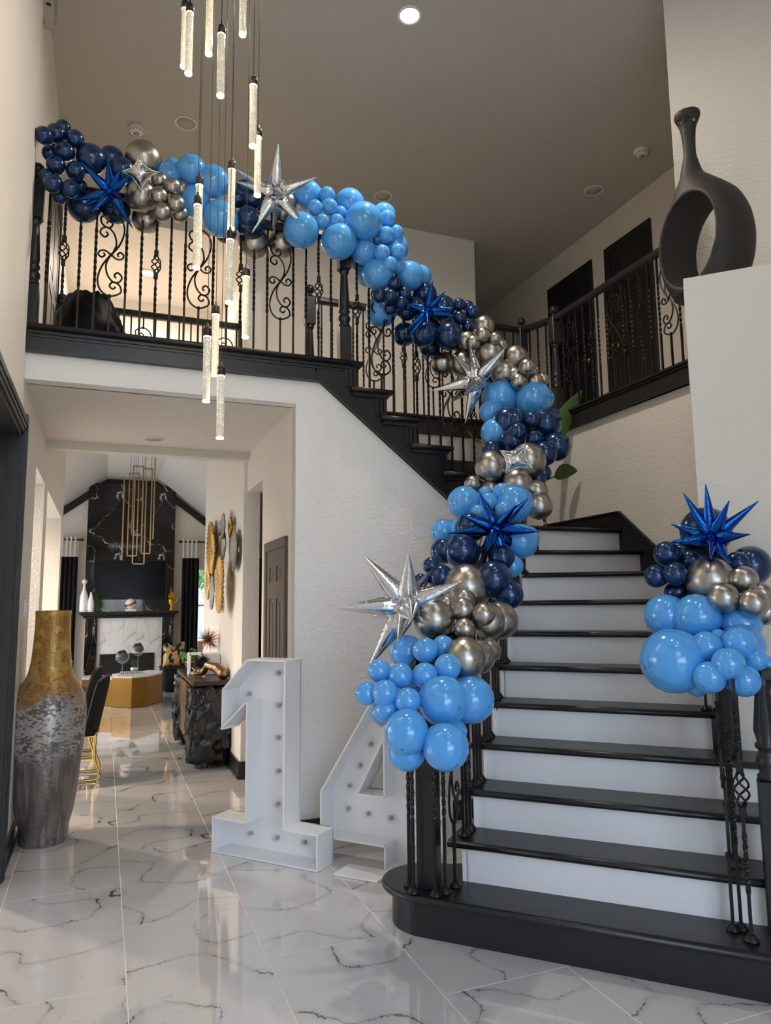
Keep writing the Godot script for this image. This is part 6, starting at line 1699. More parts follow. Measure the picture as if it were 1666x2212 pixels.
# ------------------------------------------------------------------ living room seen down the hall
func build_living() -> void:
	var s: SurfaceTool
	var zb = -15.0
	# chimney breast in black marble panels, surround, mantel and firebox
	var o = thing("fireplace", "black marble fireplace with a white tile surround and dark mantel shelf", "fireplace")
	var pan = [[-0.36, 0.46, 1.42, 2.72], [0.46, 1.28, 1.42, 2.72], [-0.36, 0.46, 2.72, 3.93], [0.46, 1.28, 2.72, 3.93]]
	for p in pan:
		s = mb()
		var tz = zb + 0.12
		bx(s, p[0], p[1] - 0.002, p[2], p[3] - 0.002, zb + 0.0, tz - 0.001)
		var slab = part("slab", s, M.black_flat, o)
		s = mb()
		uvquad(s, Vector3(p[0], p[2], tz), Vector3(p[1] - 0.002, p[2], tz), Vector3(p[1] - 0.002, p[3] - 0.002, tz), Vector3(p[0], p[3] - 0.002, tz), Vector3(0, 0, 1))
		part("face", s, M.black_marble, slab)
	s = mb()
	bx(s, -0.44, 1.373, 1.375, 1.42, zb, zb + 0.30, 0.006)
	bx(s, -0.41, 1.343, 1.345, 1.375, zb, zb + 0.26, 0.006)
	bx(s, -0.37, 1.31, 1.30, 1.345, zb, zb + 0.21, 0.01)
	part("mantel_shelf", s, M.black_flat, o)
	for x in [-0.325, 1.08]:
		s = mb(); bx(s, x, x + 0.215, 0, 1.3, zb, zb + 0.15)
		var leg = part("pilaster", s, M.black_flat, o)
		s = mb(); uvquad(s, Vector3(x, 0, zb + 0.151), Vector3(x + 0.215, 0, zb + 0.151), Vector3(x + 0.215, 1.3, zb + 0.151), Vector3(x, 1.3, zb + 0.151), Vector3(0, 0, 1))
		part("face", s, M.black_marble, leg)
	s = mb(); bx(s, -0.11, 1.08, 0.0, 1.3, zb, zb + 0.09); var sur = part("surround", s, M.grout, o)
	var r = RandomNumberGenerator.new(); r.seed = 3
	for i in 5:
		for j in 5:
			var x0 = -0.11 + i * 0.238; var y1 = 1.3 - j * 0.262; var y0 = maxf(y1 - 0.262, 0.0)
			if x0 > -0.1 and x0 + 0.238 < 1.0 and y1 < 0.62: continue
			s = mb()
			var u0 = r.randf() * 0.7; var v0 = r.randf() * 0.7
			var z = zb + 0.098
			var a = Vector3(x0 + 0.002, y0 + 0.002, z); var b = Vector3(x0 + 0.236, y0 + 0.002, z); var c = Vector3(x0 + 0.236, y1 - 0.002, z); var d = Vector3(x0 + 0.002, y1 - 0.002, z)
			_uvtri(s, a, b, c, Vector2(u0, v0 + 0.3), Vector2(u0 + 0.3, v0 + 0.3), Vector2(u0 + 0.3, v0), Vector3(0, 0, 1))
			_uvtri(s, a, c, d, Vector2(u0, v0 + 0.3), Vector2(u0 + 0.3, v0), Vector2(u0, v0), Vector3(0, 0, 1))
			for e in [[a, b], [b, c], [c, d], [d, a]]:
				var bk = Vector3(0, 0, -0.012)
				var out: Vector3 = (e[0] + e[1]) * 0.5 - (a + c) * 0.5
				_uvtri(s, e[0], e[1], e[1] + bk, Vector2(u0, v0), Vector2(u0, v0), Vector2(u0, v0), out)
				_uvtri(s, e[0], e[1] + bk, e[0] + bk, Vector2(u0, v0), Vector2(u0, v0), Vector2(u0, v0), out)
			part("tile", s, M.white_marble, sur)
	s = mb()
	bx(s, -0.05, 0.945, 0, 0.615, zb + 0.09, zb + 0.105)
	part("firebox", s, mk(rgb(12, 12, 12), 0.6), o)
	s = mb()
	bx(s, -0.05, 0.945, 0.56, 0.615, zb + 0.105, zb + 0.125, 0.004); bx(s, -0.05, -0.0, 0, 0.56, zb + 0.105, zb + 0.125, 0.004); bx(s, 0.895, 0.945, 0, 0.56, zb + 0.105, zb + 0.125, 0.004)
	part("firebox_frame", s, M.black_flat, o)
	# screen
	o = thing("television", "large black flat screen television mounted above the mantel", "television", Vector3(0.461, 2.038, zb + 0.16))
	s = mb(); box(s, Vector3(0, 0, 0), Vector3(1.35, 0.77, 0.05), 0.008); part("bezel", s, M.black_flat, o)
	s = mb(); box(s, Vector3(0, 0.005, 0.024), Vector3(1.31, 0.72, 0.006), 0.001); part("screen", s, M.screen, o)
	# mantel ornaments
	var zm = zb + 0.2
	o = thing("bottle_vase", "tall white bottle vase with a ball stopper at the mantel's left end", "vase", Vector3(-0.365, 1.42, zm))
	s = mb(true); lathe(s, [Vector2(0, 0), Vector2(0.075, 0.0), Vector2(0.078, 0.05), Vector2(0.076, 0.26), Vector2(0.06, 0.34), Vector2(0.03, 0.42), Vector2(0.022, 0.5), Vector2(0.022, 0.53), Vector2(0.0, 0.53)], 24); part("body", s, M.white_gloss, o)
	s = mb(true); ball(s, Vector3(0, 0.575, 0), 0.05, 18); part("stopper", s, M.white_gloss, o)
	o = thing("bottle_vase", "shorter white bottle vase holding a fern on the mantel", "vase", Vector3(-0.238, 1.42, zm + 0.02))
	s = mb(true); lathe(s, [Vector2(0, 0), Vector2(0.06, 0), Vector2(0.066, 0.05), Vector2(0.064, 0.17), Vector2(0.045, 0.26), Vector2(0.022, 0.33), Vector2(0.024, 0.37), Vector2(0, 0.37)], 24); part("body", s, M.white_gloss, o)
	var fern = mk(rgb(52, 84, 30), 0.6)
	for k in 9:
		s = mb()
		var an = -1.2 + k * 0.3
		var pts = []
		for i in 9:
			var t = i / 8.0
			pts.append(Vector3(0.02 + 0.16 * t * cos(an * 0.8), 0.37 + 0.10 * sin(t * PI) * (1.0 - k * 0.06) - 0.36 * t * t * (0.4 + 0.07 * k), 0.06 * sin(an) * t))
		tube(s, pts, 0.004, 4)
		for i in range(1, 9):
			for sg in [-1.0, 1.0]:
				var d: Vector3 = (pts[i] - pts[i - 1]).normalized()
				tri(s, pts[i - 1], pts[i], pts[i] + Vector3(0, -0.012, 0) + d.cross(Vector3(0, 1, 0.2)).normalized() * sg * 0.035, Vector3(0, 1, 0))
		part("frond", s, fern, o)
	o = thing("orb_ornament", "white ball with a gold band on a small white block, mantel centre", "ornament", Vector3(0.475, 1.42, zm + 0.02))
	s = mb(); box(s, Vector3(0, 0.022, 0), Vector3(0.2, 0.044, 0.1), 0.004); part("base", s, M.white, o)
	s = mb(true); ball(s, Vector3(0, 0.145, 0), 0.105, 22); part("orb", s, M.white_gloss, o)
	s = mb(true)
	lathe(s, [Vector2(0.102, -0.022), Vector2(0.108, -0.02), Vector2(0.109, 0.02), Vector2(0.102, 0.022)], 28, Transform3D(Basis.from_euler(Vector3(0.15, 0, 0.35)), Vector3(0, 0.15, 0))); part("band", s, M.gold, o)
	# raised gold hand
	var G = M.gold
	var hb = [[Vector3(0, 0, 0), Vector3(0, 0.10, 0), 0.034, 0.03], [Vector3(0, 0.10, 0), Vector3(-0.005, 0.2, 0), 0.036, 0.042], [Vector3(-0.03, 0.14, 0), Vector3(-0.035, 0.22, 0), 0.026, 0.024], [Vector3(0.03, 0.14, 0), Vector3(0.035, 0.21, 0), 0.026, 0.024]]
	var fx = [-0.046, -0.017, 0.013, 0.042]
	var fl = [0.34, 0.385, 0.37, 0.32]
	for k in 4:
		hb.append([Vector3(fx[k] * 0.9, 0.21, 0), Vector3(fx[k] * 1.05, lerpf(0.22, fl[k], 0.5), -0.008), 0.0145, 0.013])
		hb.append([Vector3(fx[k] * 1.05, lerpf(0.22, fl[k], 0.5), -0.008), Vector3(fx[k] * 1.02 - 0.006, fl[k], 0.022), 0.013, 0.01])
	hb.append([Vector3(0.04, 0.13, 0.005), Vector3(0.085, 0.19, 0.03), 0.019, 0.015]); hb.append([Vector3(0.085, 0.19, 0.03), Vector3(0.09, 0.25, 0.035), 0.014, 0.011])
	var hm = nets(bones_field(hb, 0.016), Vector3(-0.1, -0.02, -0.06), Vector3(0.13, 0.42, 0.08), 0.0075)
	o = thing("hand_sculpture", "upright gold hand sculpture at the right end of the mantel", "sculpture", Vector3(1.245, 1.42, zm))
	part_mesh("hand", hm, G, o, Transform3D(Basis.from_scale(Vector3(1.1, 1.02, 1.1)), Vector3.ZERO))
	s = mb(); box(s, Vector3(0, 0.012, 0), Vector3(0.12, 0.024, 0.09), 0.004); part("base", s, G, o)
	# curtains
	for c in [[-0.80, -0.5, "black velvet curtain with a white grommet top, left of the fireplace", -0.95, -0.44], [1.43, 1.76, "black velvet curtain with a white grommet top, right of the fireplace", 1.38, 2.9]]:
		o = thing("curtain", c[2], "curtain")
		for band in [[0.02, 2.47, mk(rgb(9, 9, 10), 0.9), "drape"], [2.47, 2.86, mk(rgb(226, 220, 212), 0.8), "top_band"]]:
			s = mb(true)
			var n = 40
			for i in n:
				var v = []
				for q in [i, i + 1]:
					var t = float(q) / n
					v.append(Vector3(lerpf(c[0], c[1], t), 0, zb + 0.16 + 0.035 * sin(t * TAU * 4.0)))
				var up0 = Vector3(0, band[0], 0); var up1 = Vector3(0, band[1], 0)
				quad(s, v[0] + up0, v[1] + up0, v[1] + up1, v[0] + up1, Vector3(0, 0, 1))
				var bk = Vector3(0, 0, -0.012)
				quad(s, v[0] + up0 + bk, v[1] + up0 + bk, v[1] + up1 + bk, v[0] + up1 + bk, Vector3(0, 0, -1))
			part(band[3], s, band[2], o)
		s = mb(true)
		tube(s, [Vector3(c[3], 2.80, zb + 0.16), Vector3(c[4], 2.80, zb + 0.16)], 0.015, 10)
		ball(s, Vector3(c[3], 2.80, zb + 0.16), 0.03, 12); ball(s, Vector3(c[4], 2.80, zb + 0.16), 0.03, 12)
		part("rod", s, M.iron, o)
	# coffee table: three hexagonal gold drums with marble tops
	o = thing("coffee_table", "low coffee table of joined faceted gold drums with marble tops", "coffee table")
	var hx = [[[0.157, -11.854], [0.427, -11.614], [0.657, -11.716], [0.66, -12.2], [0.37, -12.42], [0.15, -12.28]], [[0.66, -11.75], [0.90, -12.17], [0.95, -12.6], [0.72, -12.8], [0.55, -12.55], [0.655, -12.2]], [[-0.28, -12.2], [0.0, -12.12], [0.155, -11.99], [0.152, -12.4], [-0.1, -12.75], [-0.3, -12.6]]]
	for k in 3:
		var poly = PackedVector2Array()
		for p in hx[k]: poly.append(Vector2(p[0], p[1]))
		var hh: float = [0.44, 0.435, 0.40][k]
		s = mb(); plan(s, poly, 0.005, hh); var dr = part("drum", s, M.gold_brushed, o)
		s = mb(); plan(s, poly, hh, hh + 0.02); part("top", s, M.white_marble_plain, dr)
	# goblets with moss
	for g in [[Vector3(0.292, 0.462, -12.0), 0.27, 0.105, "nearer of two clear goblets of moss on the coffee table"], [Vector3(0.54, 0.455, -12.42), 0.36, 0.105, "taller clear goblet of moss at the back of the coffee table"]]:
		o = thing("goblet", g[3], "goblet", g[0], 0.0, "moss-filled goblets")
		var gl = mk(Color(0.9, 0.95, 0.95, 0.1), 0.03); gl.transparency = BaseMaterial3D.TRANSPARENCY_ALPHA
		var R: float = g[2]; var H: float = g[1]
		s = mb(true)
		lathe(s, [Vector2(0, 0), Vector2(0.05, 0.0), Vector2(0.05, 0.005), Vector2(0.012, 0.015), Vector2(0.008, 0.03), Vector2(0.007, H - R * 0.95), Vector2(0.02, H - R * 0.9), Vector2(R * 0.6, H - R * 0.72), Vector2(R * 0.92, H - R * 0.3), Vector2(R, H), Vector2(R * 0.95, H + R * 0.35), Vector2(R * 0.82, H + R * 0.6)], 26)
		part("glass", s, gl, o)
		s = mb(true)
		var mr = RandomNumberGenerator.new(); mr.seed = 9
		for i in 14:
			var d = Vector3(mr.randf_range(-1, 1), mr.randf_range(-0.5, 1), mr.randf_range(-1, 1)).normalized()
			ball(s, Vector3(0, H + 0.02, 0) + d * R * 0.5, R * 0.42, 8)
		part("moss", s, mk(rgb(30, 38, 20), 0.9), o)
	o = thing("potted_succulent", "small spiky green plant in a black and white pot on the coffee table", "plant", Vector3(0.475, 0.46, -12.1))
	s = mb(true); lathe(s, [Vector2(0, 0), Vector2(0.05, 0.0), Vector2(0.054, 0.06), Vector2(0.0, 0.06)], 20); part("pot", s, M.black_flat, o)
	s = mb(true); lathe(s, [Vector2(0.0, 0.06), Vector2(0.055, 0.06), Vector2(0.057, 0.1), Vector2(0.0, 0.1)], 20); part("pot_band", s, M.white, o)
	var spr = RandomNumberGenerator.new(); spr.seed = 12
	for k in 16:
		s = mb(true)
		var a = TAU * k / 16.0; var rr = spr.randf_range(0.03, 0.11)
		tube(s, [Vector3(0, 0.1, 0), Vector3(cos(a) * rr * 0.4, 0.16, sin(a) * rr * 0.4), Vector3(cos(a) * rr, 0.2 + 0.06 * spr.randf(), sin(a) * rr)], [0.01, 0.009, 0.001], 5)
		part("leaf", s, mk(rgb(58, 96, 36), 0.5), o)
	var bk = [[0.40, 0.03, rgb(225, 222, 218), "closed pale book at the bottom of the coffee table pile"], [0.40, 0.02, rgb(30, 30, 32), "thin black and white striped tray on the coffee table pile"]]
	var y0 = 0.46
	for k in 2:
		o = thing("book" if k == 0 else "tray", bk[k][3], "book" if k == 0 else "tray", Vector3(0.42, y0, -11.93))
		s = mb(); box(s, Vector3(0, bk[k][1] / 2, 0), Vector3(bk[k][0] - 0.08 * k, bk[k][1], 0.2), 0.003); part("body", s, mk(bk[k][2], 0.5), o)
		if k == 1:
			for i in 12:
				s = mb(); box(s, Vector3(-0.145 + i * 0.0264, 0.012, 0.001), Vector3(0.012, 0.021, 0.202), 0.001); part("stripe", s, M.white, o)
		y0 += bk[k][1]
	# bench and cushion
	o = thing("bench", "low black velvet bench by the right curtain", "bench", Vector3(1.36, 0, -13.7))
	s = mb(); box(s, Vector3(0, 0.22, 0), Vector3(0.74, 0.40, 0.75), 0.06); part("base", s, mk(rgb(10, 10, 12), 0.9), o)
	s = mb(); box(s, Vector3(0, 0.40, 0), Vector3(0.76, 0.10, 0.77), 0.045); part("seat", s, mk(rgb(12, 12, 14), 0.9), o)
	s = mb(true)
	var ctex = Image.create(128, 128, false, Image.FORMAT_RGB8)
	var cn = FastNoiseLite.new(); cn.seed = 31; cn.frequency = 0.022; cn.fractal_octaves = 2
	for y in 128:
		for x in 128: ctex.set_pixel(x, y, rgb(14, 12, 10) if cn.get_noise_2d(x, y) > 0.12 else rgb(190, 152, 92))
	var cm = mk(Color.WHITE, 0.45, 0.1); cm.albedo_texture = ImageTexture.create_from_image(ctex)
	var N = 14
	var grid = []
	for sd in [1.0, -1.0]:
		for i in N:
			for j in N:
				var q = []
				var uvs = []
				for c in [[i, j], [i + 1, j], [i + 1, j + 1], [i, j + 1]]:
					var u: float = c[0] / float(N) * 2 - 1; var v: float = c[1] / float(N) * 2 - 1
					var th = 0.08 * sqrt(maxf((1 - pow(absf(u), 4)) * (1 - pow(absf(v), 4)), 0.0))
					var dip = 0.09 * exp(-u * u * 6.0) * clampf((v + 0.2), 0, 1)
					q.append(Vector3(u * 0.19 * (1.0 - 0.05 * (1 - absf(v))), 0.21 + v * 0.22 - dip, sd * th))
					uvs.append(Vector2(u * 0.5 + 0.5, v * 0.5 + 0.5))
				_uvtri(s, q[0], q[1], q[2], uvs[0], uvs[1], uvs[2], Vector3(0, 0, sd))
				_uvtri(s, q[0], q[2], q[3], uvs[0], uvs[2], uvs[3], Vector3(0, 0, sd))
	var cu = part("cushion", s, cm, self, Transform3D(Basis.from_euler(Vector3(-0.2, 0, 0)), Vector3(1.19, 0.45, -13.45)))
	tag(cu, "gold satin cushion with black blots standing on the black bench", "cushion")
	# rectangular-frame chandelier
	o = thing("frame_chandelier", "gold chandelier of long thin rectangular frames in the living room", "chandelier")
	var fr = [[0.328, 3.60, 0.481, 2.55, -11.1], [0.465, 3.54, 0.60, 2.27, -10.95], [0.275, 3.48, 0.42, 2.24, -11.05], [0.344, 3.38, 0.517, 2.112, -10.85]]
	for f in fr:
		s = mb()
		var t = 0.016
		bx(s, f[0], f[2], f[1] - t, f[1], f[4], f[4] + 0.03); bx(s, f[0], f[2], f[3], f[3] + t, f[4], f[4] + 0.03)
		bx(s, f[0], f[0] + t, f[3], f[1], f[4], f[4] + 0.03); bx(s, f[2] - t, f[2], f[3], f[1], f[4], f[4] + 0.03)
		var fp = part("frame", s, M.champagne, o)
		s = mb(); tube(s, [Vector3(f[0] + 0.02, f[1], f[4] + 0.015), Vector3(f[0] + 0.02, 4.06, f[4] + 0.015)], 0.002, 4); part("cord", s, M.iron, fp)
		s = mb(); tube(s, [Vector3(f[2] - 0.02, f[1], f[4] + 0.015), Vector3(f[2] - 0.02, 4.06, f[4] + 0.015)], 0.002, 4); part("cord", s, M.iron, fp)
	for f in [[0.21, 3.41, 2.18], [0.632, 4.05, 2.5]]:
		s = mb(); bx(s, f[0] - 0.009, f[0] + 0.009, f[2], f[1], -11.0, -10.96); part("bar", s, M.champagne, o)
	s = mb(); bx(s, 0.15, 0.72, 4.05, 4.08, -11.3, -10.7, 0.006); part("ceiling_plate", s, M.champagne, o)
	# wall art
	o = thing("wall_art", "cluster of overlapping gold and silver pleated metal discs on the hall wall", "wall art")
	var arts = [["g", Vector3(1.11, 2.184, -8.283), 0.285], ["g", Vector3(1.075, 2.063, -7.824), 0.215], ["g", Vector3(1.12, 1.783, -8.486), 0.203], ["s", Vector3(1.09, 2.30, -7.210), 0.135], ["g", Vector3(1.125, 2.27, -6.99), 0.10], ["s", Vector3(1.13, 2.33, -7.699), 0.085], ["s", Vector3(1.10, 2.12, -7.211), 0.135], ["s", Vector3(1.125, 2.026, -6.742), 0.198], ["s", Vector3(1.10, 1.657, -7.994), 0.19], ["g", Vector3(1.06, 1.715, -7.177), 0.281], ["g", Vector3(1.12, 1.53, -7.648), 0.085], ["s", Vector3(1.12, 1.80, -7.745), 0.116]]
	var ag = mk(rgb(196, 146, 50), 0.3, 1.0); var asv = mk(rgb(150, 146, 142), 0.28, 1.0)
	asv.normal_enabled = true; asv.normal_texture = M.plaster_bump; asv.normal_scale = 1.5; asv.uv1_triplanar = true; asv.uv1_scale = Vector3.ONE * 4
	for a in arts:
		s = mb(true)
		var n = 60
		var R2: float = a[2]
		var amp = 0.0065 if a[0] == "g" else 0.003
		for k in n:
			var pr = []
			for q in [k, k + 1]:
				var an = TAU * q / n
				var z = amp * (1.0 if q % 2 == 0 else -1.0)
				pr.append([Vector3(0.012, sin(an) * 0.02, cos(an) * 0.02), Vector3(0.0 - z * 0.6, sin(an) * R2 * 0.5, cos(an) * R2 * 0.5), Vector3(-0.012 - z, sin(an) * R2, cos(an) * R2)])
			for i in 2:
				quad(s, pr[0][i], pr[1][i], pr[1][i + 1], pr[0][i + 1], Vector3(-1, 0, 0))
				var b = Vector3(0.004, 0, 0)
				quad(s, pr[0][i] + b, pr[1][i] + b, pr[1][i + 1] + b, pr[0][i + 1] + b, Vector3(1, 0, 0))
		part("gold_disc" if a[0] == "g" else "silver_disc", s, ag if a[0] == "g" else asv, o, Transform3D(Basis.IDENTITY, a[1]))
	# rough console
	o = thing("root_console", "console of rough black carved wood with a bronze slab top against the art wall", "console table")
	s = mb(); bx(s, 0.80, 1.135, 0.755, 0.80, -8.6, -7.02, 0.01); part("top", s, mk(rgb(58, 48, 40), 0.3, 0.3), o)
	var rough = mk(rgb(20, 19, 20), 0.22)
	for b in [[Vector3(0.96, 0.40, -7.17), Vector3(0.36, 0.68, 0.36), 3], [Vector3(0.99, 0.5, -7.85), Vector3(0.24, 0.5, 1.0), 5], [Vector3(0.96, 0.40, -8.42), Vector3(0.36, 0.68, 0.34), 8]]:
		part_mesh("carved_block", rock(b[0], b[1], b[2], 0.085), rough, o)
	for b in [[Vector3(0.90, 0.10, -7.14), Vector3(0.12, 0.26, 0.14), 4], [Vector3(1.05, 0.10, -7.27), Vector3(0.11, 0.26, 0.13), 6], [Vector3(0.9, 0.10, -8.4), Vector3(0.12, 0.26, 0.14), 7]]:
		part_mesh("foot", rock(b[0], b[1], b[2], 0.02), rough, o)
	for z in [-7.40, -7.8, -8.15]:
		s = mb(); bx(s, 0.800, 0.83, 0.2, 0.74, z - 0.16, z + 0.13, 0.006); part("bronze_door", s, mk(rgb(120, 92, 58), 0.3, 0.8), o)
	# things on the console
	o = thing("box", "white display box at the wall end of the console", "box", Vector3(1.055, 0.80, -7.85))
	s = mb(); box(s, Vector3(0.02, 0.10, 0), Vector3(0.16, 0.2, 0.26), 0.004); part("body", s, M.white, o)
	s = mb(); box(s, Vector3(0.02, 0.205, 0), Vector3(0.165, 0.012, 0.265), 0.002); part("lid", s, M.white, o)
	o = thing("frame_stand", "small white open cube frame beside the display box", "ornament", Vector3(0.91, 0.80, -7.85))
	for q in [[0.0, 0.0], [0.12, 0.0], [0.0, 0.16], [0.12, 0.16]]:
		s = mb(); box(s, Vector3(q[0] - 0.06, 0.11, q[1] - 0.08), Vector3(0.018, 0.22, 0.018), 0.002); part("post", s, M.white, o)
	for y in [0.009, 0.211]:
		s = mb(); box(s, Vector3(0, y, -0.08), Vector3(0.138, 0.018, 0.018), 0.002); box(s, Vector3(0, y, 0.08), Vector3(0.138, 0.018, 0.018), 0.002); box(s, Vector3(-0.06, y, 0), Vector3(0.018, 0.018, 0.142), 0.002); box(s, Vector3(0.06, y, 0), Vector3(0.018, 0.018, 0.142), 0.002); part("rail", s, M.white, o)
	o = thing("starburst_ornament", "copper starburst of many thin spines on the white display box", "ornament", Vector3(1.04, 1.15, -7.87))
	s = mb(true); ball(s, Vector3.ZERO, 0.03, 12); part("core", s, M.black_flat, o)
	var cr = RandomNumberGenerator.new(); cr.seed = 40
	var spm = SurfaceTool.new()
	s = mb()
	for k in 170:
		var d = Vector3(cr.randfn(), cr.randfn(), cr.randfn()).normalized()
		tube(s, [d * 0.02, d * cr.randf_range(0.10, 0.145)], [0.003, 0.0012], 3)
	tag(part("spines", s, mk(rgb(150, 100, 66), 0.4, 0.8), o), "", "", "", "stuff")
	o = thing("potted_plant", "small bushy green plant in a black pot with gold rim on the console", "plant", Vector3(0.90, 0.80, -8.25))
	s = mb(true); lathe(s, [Vector2(0, 0), Vector2(0.045, 0), Vector2(0.05, 0.1), Vector2(0, 0.1)], 18); part("pot", s, M.black_flat, o)
	s = mb(true); lathe(s, [Vector2(0.05, 0.095), Vector2(0.053, 0.1), Vector2(0.052, 0.112), Vector2(0.04, 0.112)], 18); part("rim", s, M.brass, o)
	s = mb()
	for k in 150:
		var d = Vector3(cr.randfn(), absf(cr.randfn()) * 0.8, cr.randfn()).normalized() * cr.randf_range(0.03, 0.12)
		var c = Vector3(0, 0.13, 0) + d
		var t1 = Vector3(cr.randfn(), cr.randfn(), cr.randfn()).normalized() * 0.022
		var t2 = d.normalized().cross(t1).normalized() * 0.016
		quad(s, c - t1, c + t2, c + t1, c - t2, d)
	tag(part("foliage", s, mk(rgb(64, 120, 40), 0.5), o), "", "", "", "stuff")
	# bronze arm holding a black spiky ball
	var ab = [[Vector3(0.1, 0.055, 0.16), Vector3(0.06, 0.10, 0.05), 0.058, 0.05], [Vector3(0.06, 0.10, 0.05), Vector3(-0.02, 0.125, -0.06), 0.05, 0.034], [Vector3(-0.02, 0.125, -0.06), Vector3(-0.05, 0.06, -0.14), 0.034, 0.03], [Vector3(-0.05, 0.06, -0.14), Vector3(-0.07, 0.035, -0.2), 0.036, 0.03]]
	for k in 4:
		var off = Vector3(0.025 - 0.018 * k, 0.0, -0.012 * k)
		ab.append([Vector3(-0.06, 0.035, -0.2) + off, Vector3(-0.085, 0.02, -0.27) + off, 0.0125, 0.011])
		ab.append([Vector3(-0.085, 0.02, -0.27) + off, Vector3(-0.10, 0.045, -0.31 - 0.008 * (k % 3)) + off, 0.011, 0.009])
	ab.append([Vector3(-0.06, 0.06, -0.16), Vector3(-0.12, 0.06, -0.2), 0.015, 0.012]); ab.append([Vector3(-0.12, 0.06, -0.2), Vector3(-0.15, 0.09, -0.23), 0.012, 0.009])
	o = thing("arm_sculpture", "bronze forearm and hand sculpture lying on the console", "sculpture", Vector3(1.0, 0.80, -7.32))
	part_mesh("arm", nets(bones_field(ab, 0.014), Vector3(-0.2, -0.03, -0.36), Vector3(0.2, 0.2, 0.26), 0.0085), mk(rgb(158, 128, 92), 0.28, 1.0), o)
	for q in [[0.085, 0.06], [0.12, 0.03]]:
		s = mb(true); ball(s, Vector3(q[0], q[1], 0.207), 0.014, 10, Vector3(1, 1, 0.6)); part("dark_hole", s, M.black_flat, o)
	o = thing("spiky_ball", "black spiky ball held by the bronze arm on the console", "ornament", Vector3(0.95, 0.93, -7.56))
	s = mb(true); ball(s, Vector3.ZERO, 0.05, 12); part("core", s, M.black_flat, o)
	s = mb()
	for k in 260:
		var d = Vector3(cr.randfn(), cr.randfn(), cr.randfn()).normalized()
		tube(s, [d * 0.04, d * cr.randf_range(0.085, 0.098)], [0.004, 0.0012], 3)
	tag(part("spines", s, M.black_flat, o), "", "", "", "stuff")
	build_dining()

func rock(c: Vector3, z: Vector3, sd: int, amp: float) -> ArrayMesh:
	var f = FastNoiseLite.new(); f.seed = sd; f.frequency = 3.5; f.fractal_octaves = 4; f.fractal_type = FastNoiseLite.FRACTAL_RIDGED
	var s = mb(true)
	var n = 14
	var P = func(q: Vector3) -> Vector3:
		var m = maxf(absf(q.x), maxf(absf(q.y), absf(q.z)))
		var rd = q.normalized() * m * 1.25
		var b = q.lerp(rd, 0.22)
		var w = Vector3(b.x * z.x, b.y * z.y, b.z * z.z) * 0.5
		return c + w + q.normalized() * amp * (f.get_noise_3dv((c + w) * 1.7) * 0.8 - 0.2)
	for ax in 3:
		for sg in [-1.0, 1.0]:
			for i in n:
				for j in n:
					var v = []
					for e in [[i, j], [i + 1, j], [i + 1, j + 1], [i, j + 1]]:
						var q = Vector3.ZERO
						q[ax] = sg; q[(ax + 1) % 3] = e[0] * 2.0 / n - 1; q[(ax + 2) % 3] = e[1] * 2.0 / n - 1
						v.append(P.call(q))
					var out = Vector3.ZERO; out[ax] = sg
					quad(s, v[0], v[1], v[2], v[3], out)
	return done(s)

# ------------------------------------------------------------------ dining corner
func build_chair(at: Vector3, turn: float, label: String) -> void:
	var o = thing("dining_chair", label, "chair", at, turn, "black velvet dining chairs")
	var vel = mk(rgb(13, 13, 15), 0.9)
	var s = mb(); box(s, Vector3(0, 0.44, 0.02), Vector3(0.46, 0.10, 0.46), 0.04); part("seat", s, vel, o)
	# curved shell back
	s = mb(true)
	var n = 12
	for sd in [0, 1]:
		for i in n:
			for j in 8:
				var q = []
				for c in [[i, j], [i + 1, j], [i + 1, j + 1], [i, j + 1]]:
					var u: float = c[0] / float(n) * 2 - 1; var v: float = c[1] / 8.0
					var hw = 0.235 * (1.0 - 0.22 * pow(v, 3.0) * u * u)
					var y = 0.40 + 0.50 * v - 0.05 * v * u * u
					var zz = -0.21 - 0.10 * v + 0.10 * u * u + (0.045 if sd == 0 else -0.02) * sqrt(maxf(1.0 - pow(absf(u), 6), 0)) * sqrt(maxf(1.0 - pow(v, 8), 0))
					q.append(Vector3(u * hw, y, zz))
				quad(s, q[0], q[1], q[2], q[3], Vector3(0, 0, 1 if sd == 0 else -1))
	part("backrest", s, vel, o)
	for x in [-0.19, 0.19]:
		s = mb(true)
		var pts = spline([Vector3(x, 0.40, -0.2), Vector3(x, 0.36, -0.21), Vector3(x, 0.2, -0.205), Vector3(x, 0.05, -0.25), Vector3(x, 0.018, -0.22), Vector3(x, 0.014, -0.1), Vector3(x, 0.014, 0.1), Vector3(x, 0.018, 0.18), Vector3(x, 0.06, 0.21), Vector3(x, 0.2, 0.19), Vector3(x, 0.40, 0.19)], 5)
		tube(s, pts, 0.0125, 8)
		part("leg", s, M.gold_bright, o)
	s = mb(); box(s, Vector3(0, 0.385, 0), Vector3(0.40, 0.012, 0.42), 0.003); part("seat_frame", s, M.gold_bright, o)

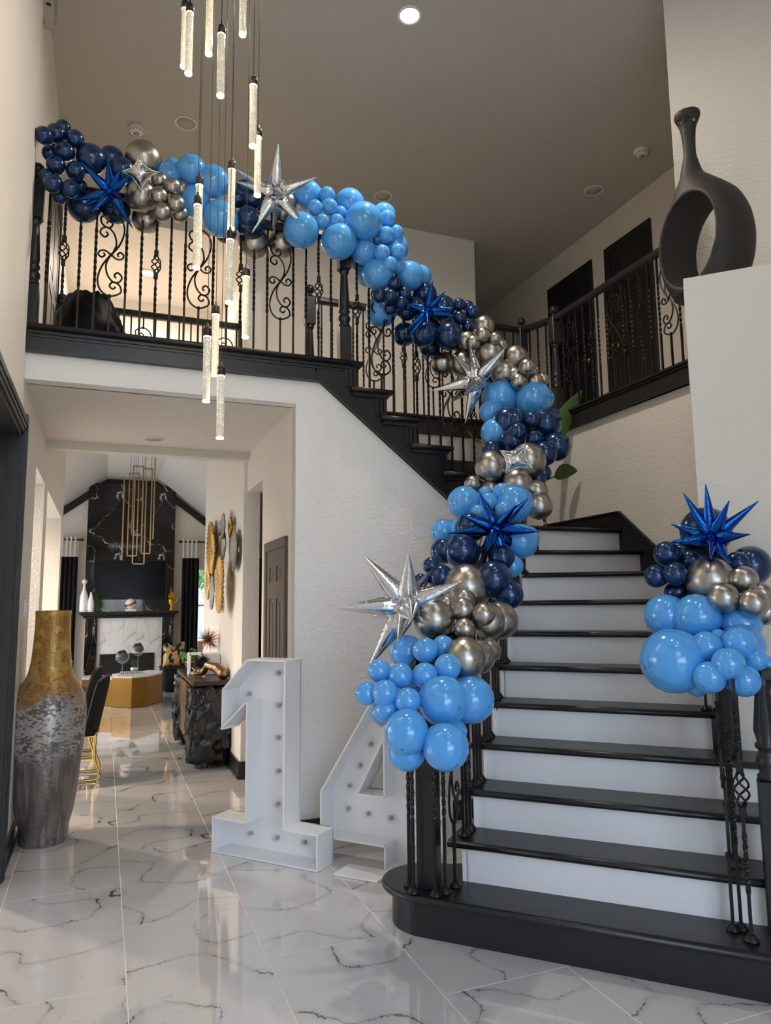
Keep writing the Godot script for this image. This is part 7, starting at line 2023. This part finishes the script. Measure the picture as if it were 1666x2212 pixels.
func build_dining() -> void:
	build_chair(Vector3(-0.24, 0, -7.15), -PI / 2, "nearest black velvet dining chair with gold loop legs behind the floor vase")
	build_chair(Vector3(-0.30, 0, -8.2), -PI / 2, "second black velvet dining chair, just behind the nearest one")
	var o = thing("dining_table", "white-topped dining table whose corner shows behind the floor vase", "table", Vector3(-1.40, 0, -10.55))
	var s = mb(); box(s, Vector3(0, 0.745, 0), Vector3(2.0, 0.03, 1.7), 0.006); part("top", s, M.white_gloss, o)
	for x in [-0.5, 0.4]:
		s = mb(true); lathe(s, [Vector2(0.3, 0), Vector2(0.28, 0.02), Vector2(0.08, 0.1), Vector2(0.07, 0.6), Vector2(0.2, 0.73)], 24, Transform3D(Basis.IDENTITY, Vector3(x, 0, 0))); part("pedestal", s, M.gold, o)
	o = thing("leather_bench", "rust brown leather bench low behind the dining chairs", "bench", Vector3(-0.37, 0, -10.3))
	s = mb(); box(s, Vector3(0, 0.33, 0), Vector3(0.44, 0.22, 0.9), 0.04); part("seat", s, mk(rgb(110, 58, 36), 0.55), o)
	s = mb(); box(s, Vector3(0, 0.11, 0), Vector3(0.36, 0.22, 0.8), 0.01); part("base", s, M.black_flat, o)
	# outside the living room window: fence and a tree
	o = thing("garden_fence", "pale board fence outside the living room window", "fence", Vector3(2.6, -0.25, -18.5))
	for k in 12:
		s = mb(); box(s, Vector3(-0.82 + 0.15 * k, 1.05, 0), Vector3(0.142, 2.1, 0.02), 0.003); part("board", s, mk(rgb(196, 198, 204), 0.7), o)
	s = mb(); box(s, Vector3(0, 2.12, 0), Vector3(1.85, 0.05, 0.05), 0.004); part("cap_rail", s, mk(rgb(196, 198, 204), 0.7), o)
	o = thing("garden_tree", "leafy green tree beyond the fence outside the window", "tree", Vector3(3.0, -0.25, -21))
	s = mb(true); tube(s, [Vector3(0, 0, 0), Vector3(0, 2.2, 0)], [0.12, 0.08], 8); part("trunk", s, mk(rgb(84, 66, 50), 0.9), o)
	s = mb()
	var r = RandomNumberGenerator.new(); r.seed = 6
	for k in 900:
		var d = Vector3(r.randfn(), r.randfn() * 0.7, r.randfn()).normalized() * r.randf_range(0.5, 1.1)
		var c = Vector3(0, 2.9, 0) + d
		var t1 = Vector3(r.randfn(), r.randfn(), r.randfn()).normalized() * 0.1
		var t2 = d.normalized().cross(t1).normalized() * 0.07
		quad(s, c - t1, c + t2, c + t1, c - t2, d)
	tag(part("foliage", s, mk(rgb(96, 140, 60), 0.6), o), "", "", "", "stuff")

func _ready() -> void:
	setup_view()
	make_materials()
	build_shell()
	build_stairs()
	build_railings()
	build_doors()
	build_balloons()
	build_stars()
	build_pendants()
	build_marquee()
	build_vases()
	build_fittings()
	build_living()
	build_upstairs()
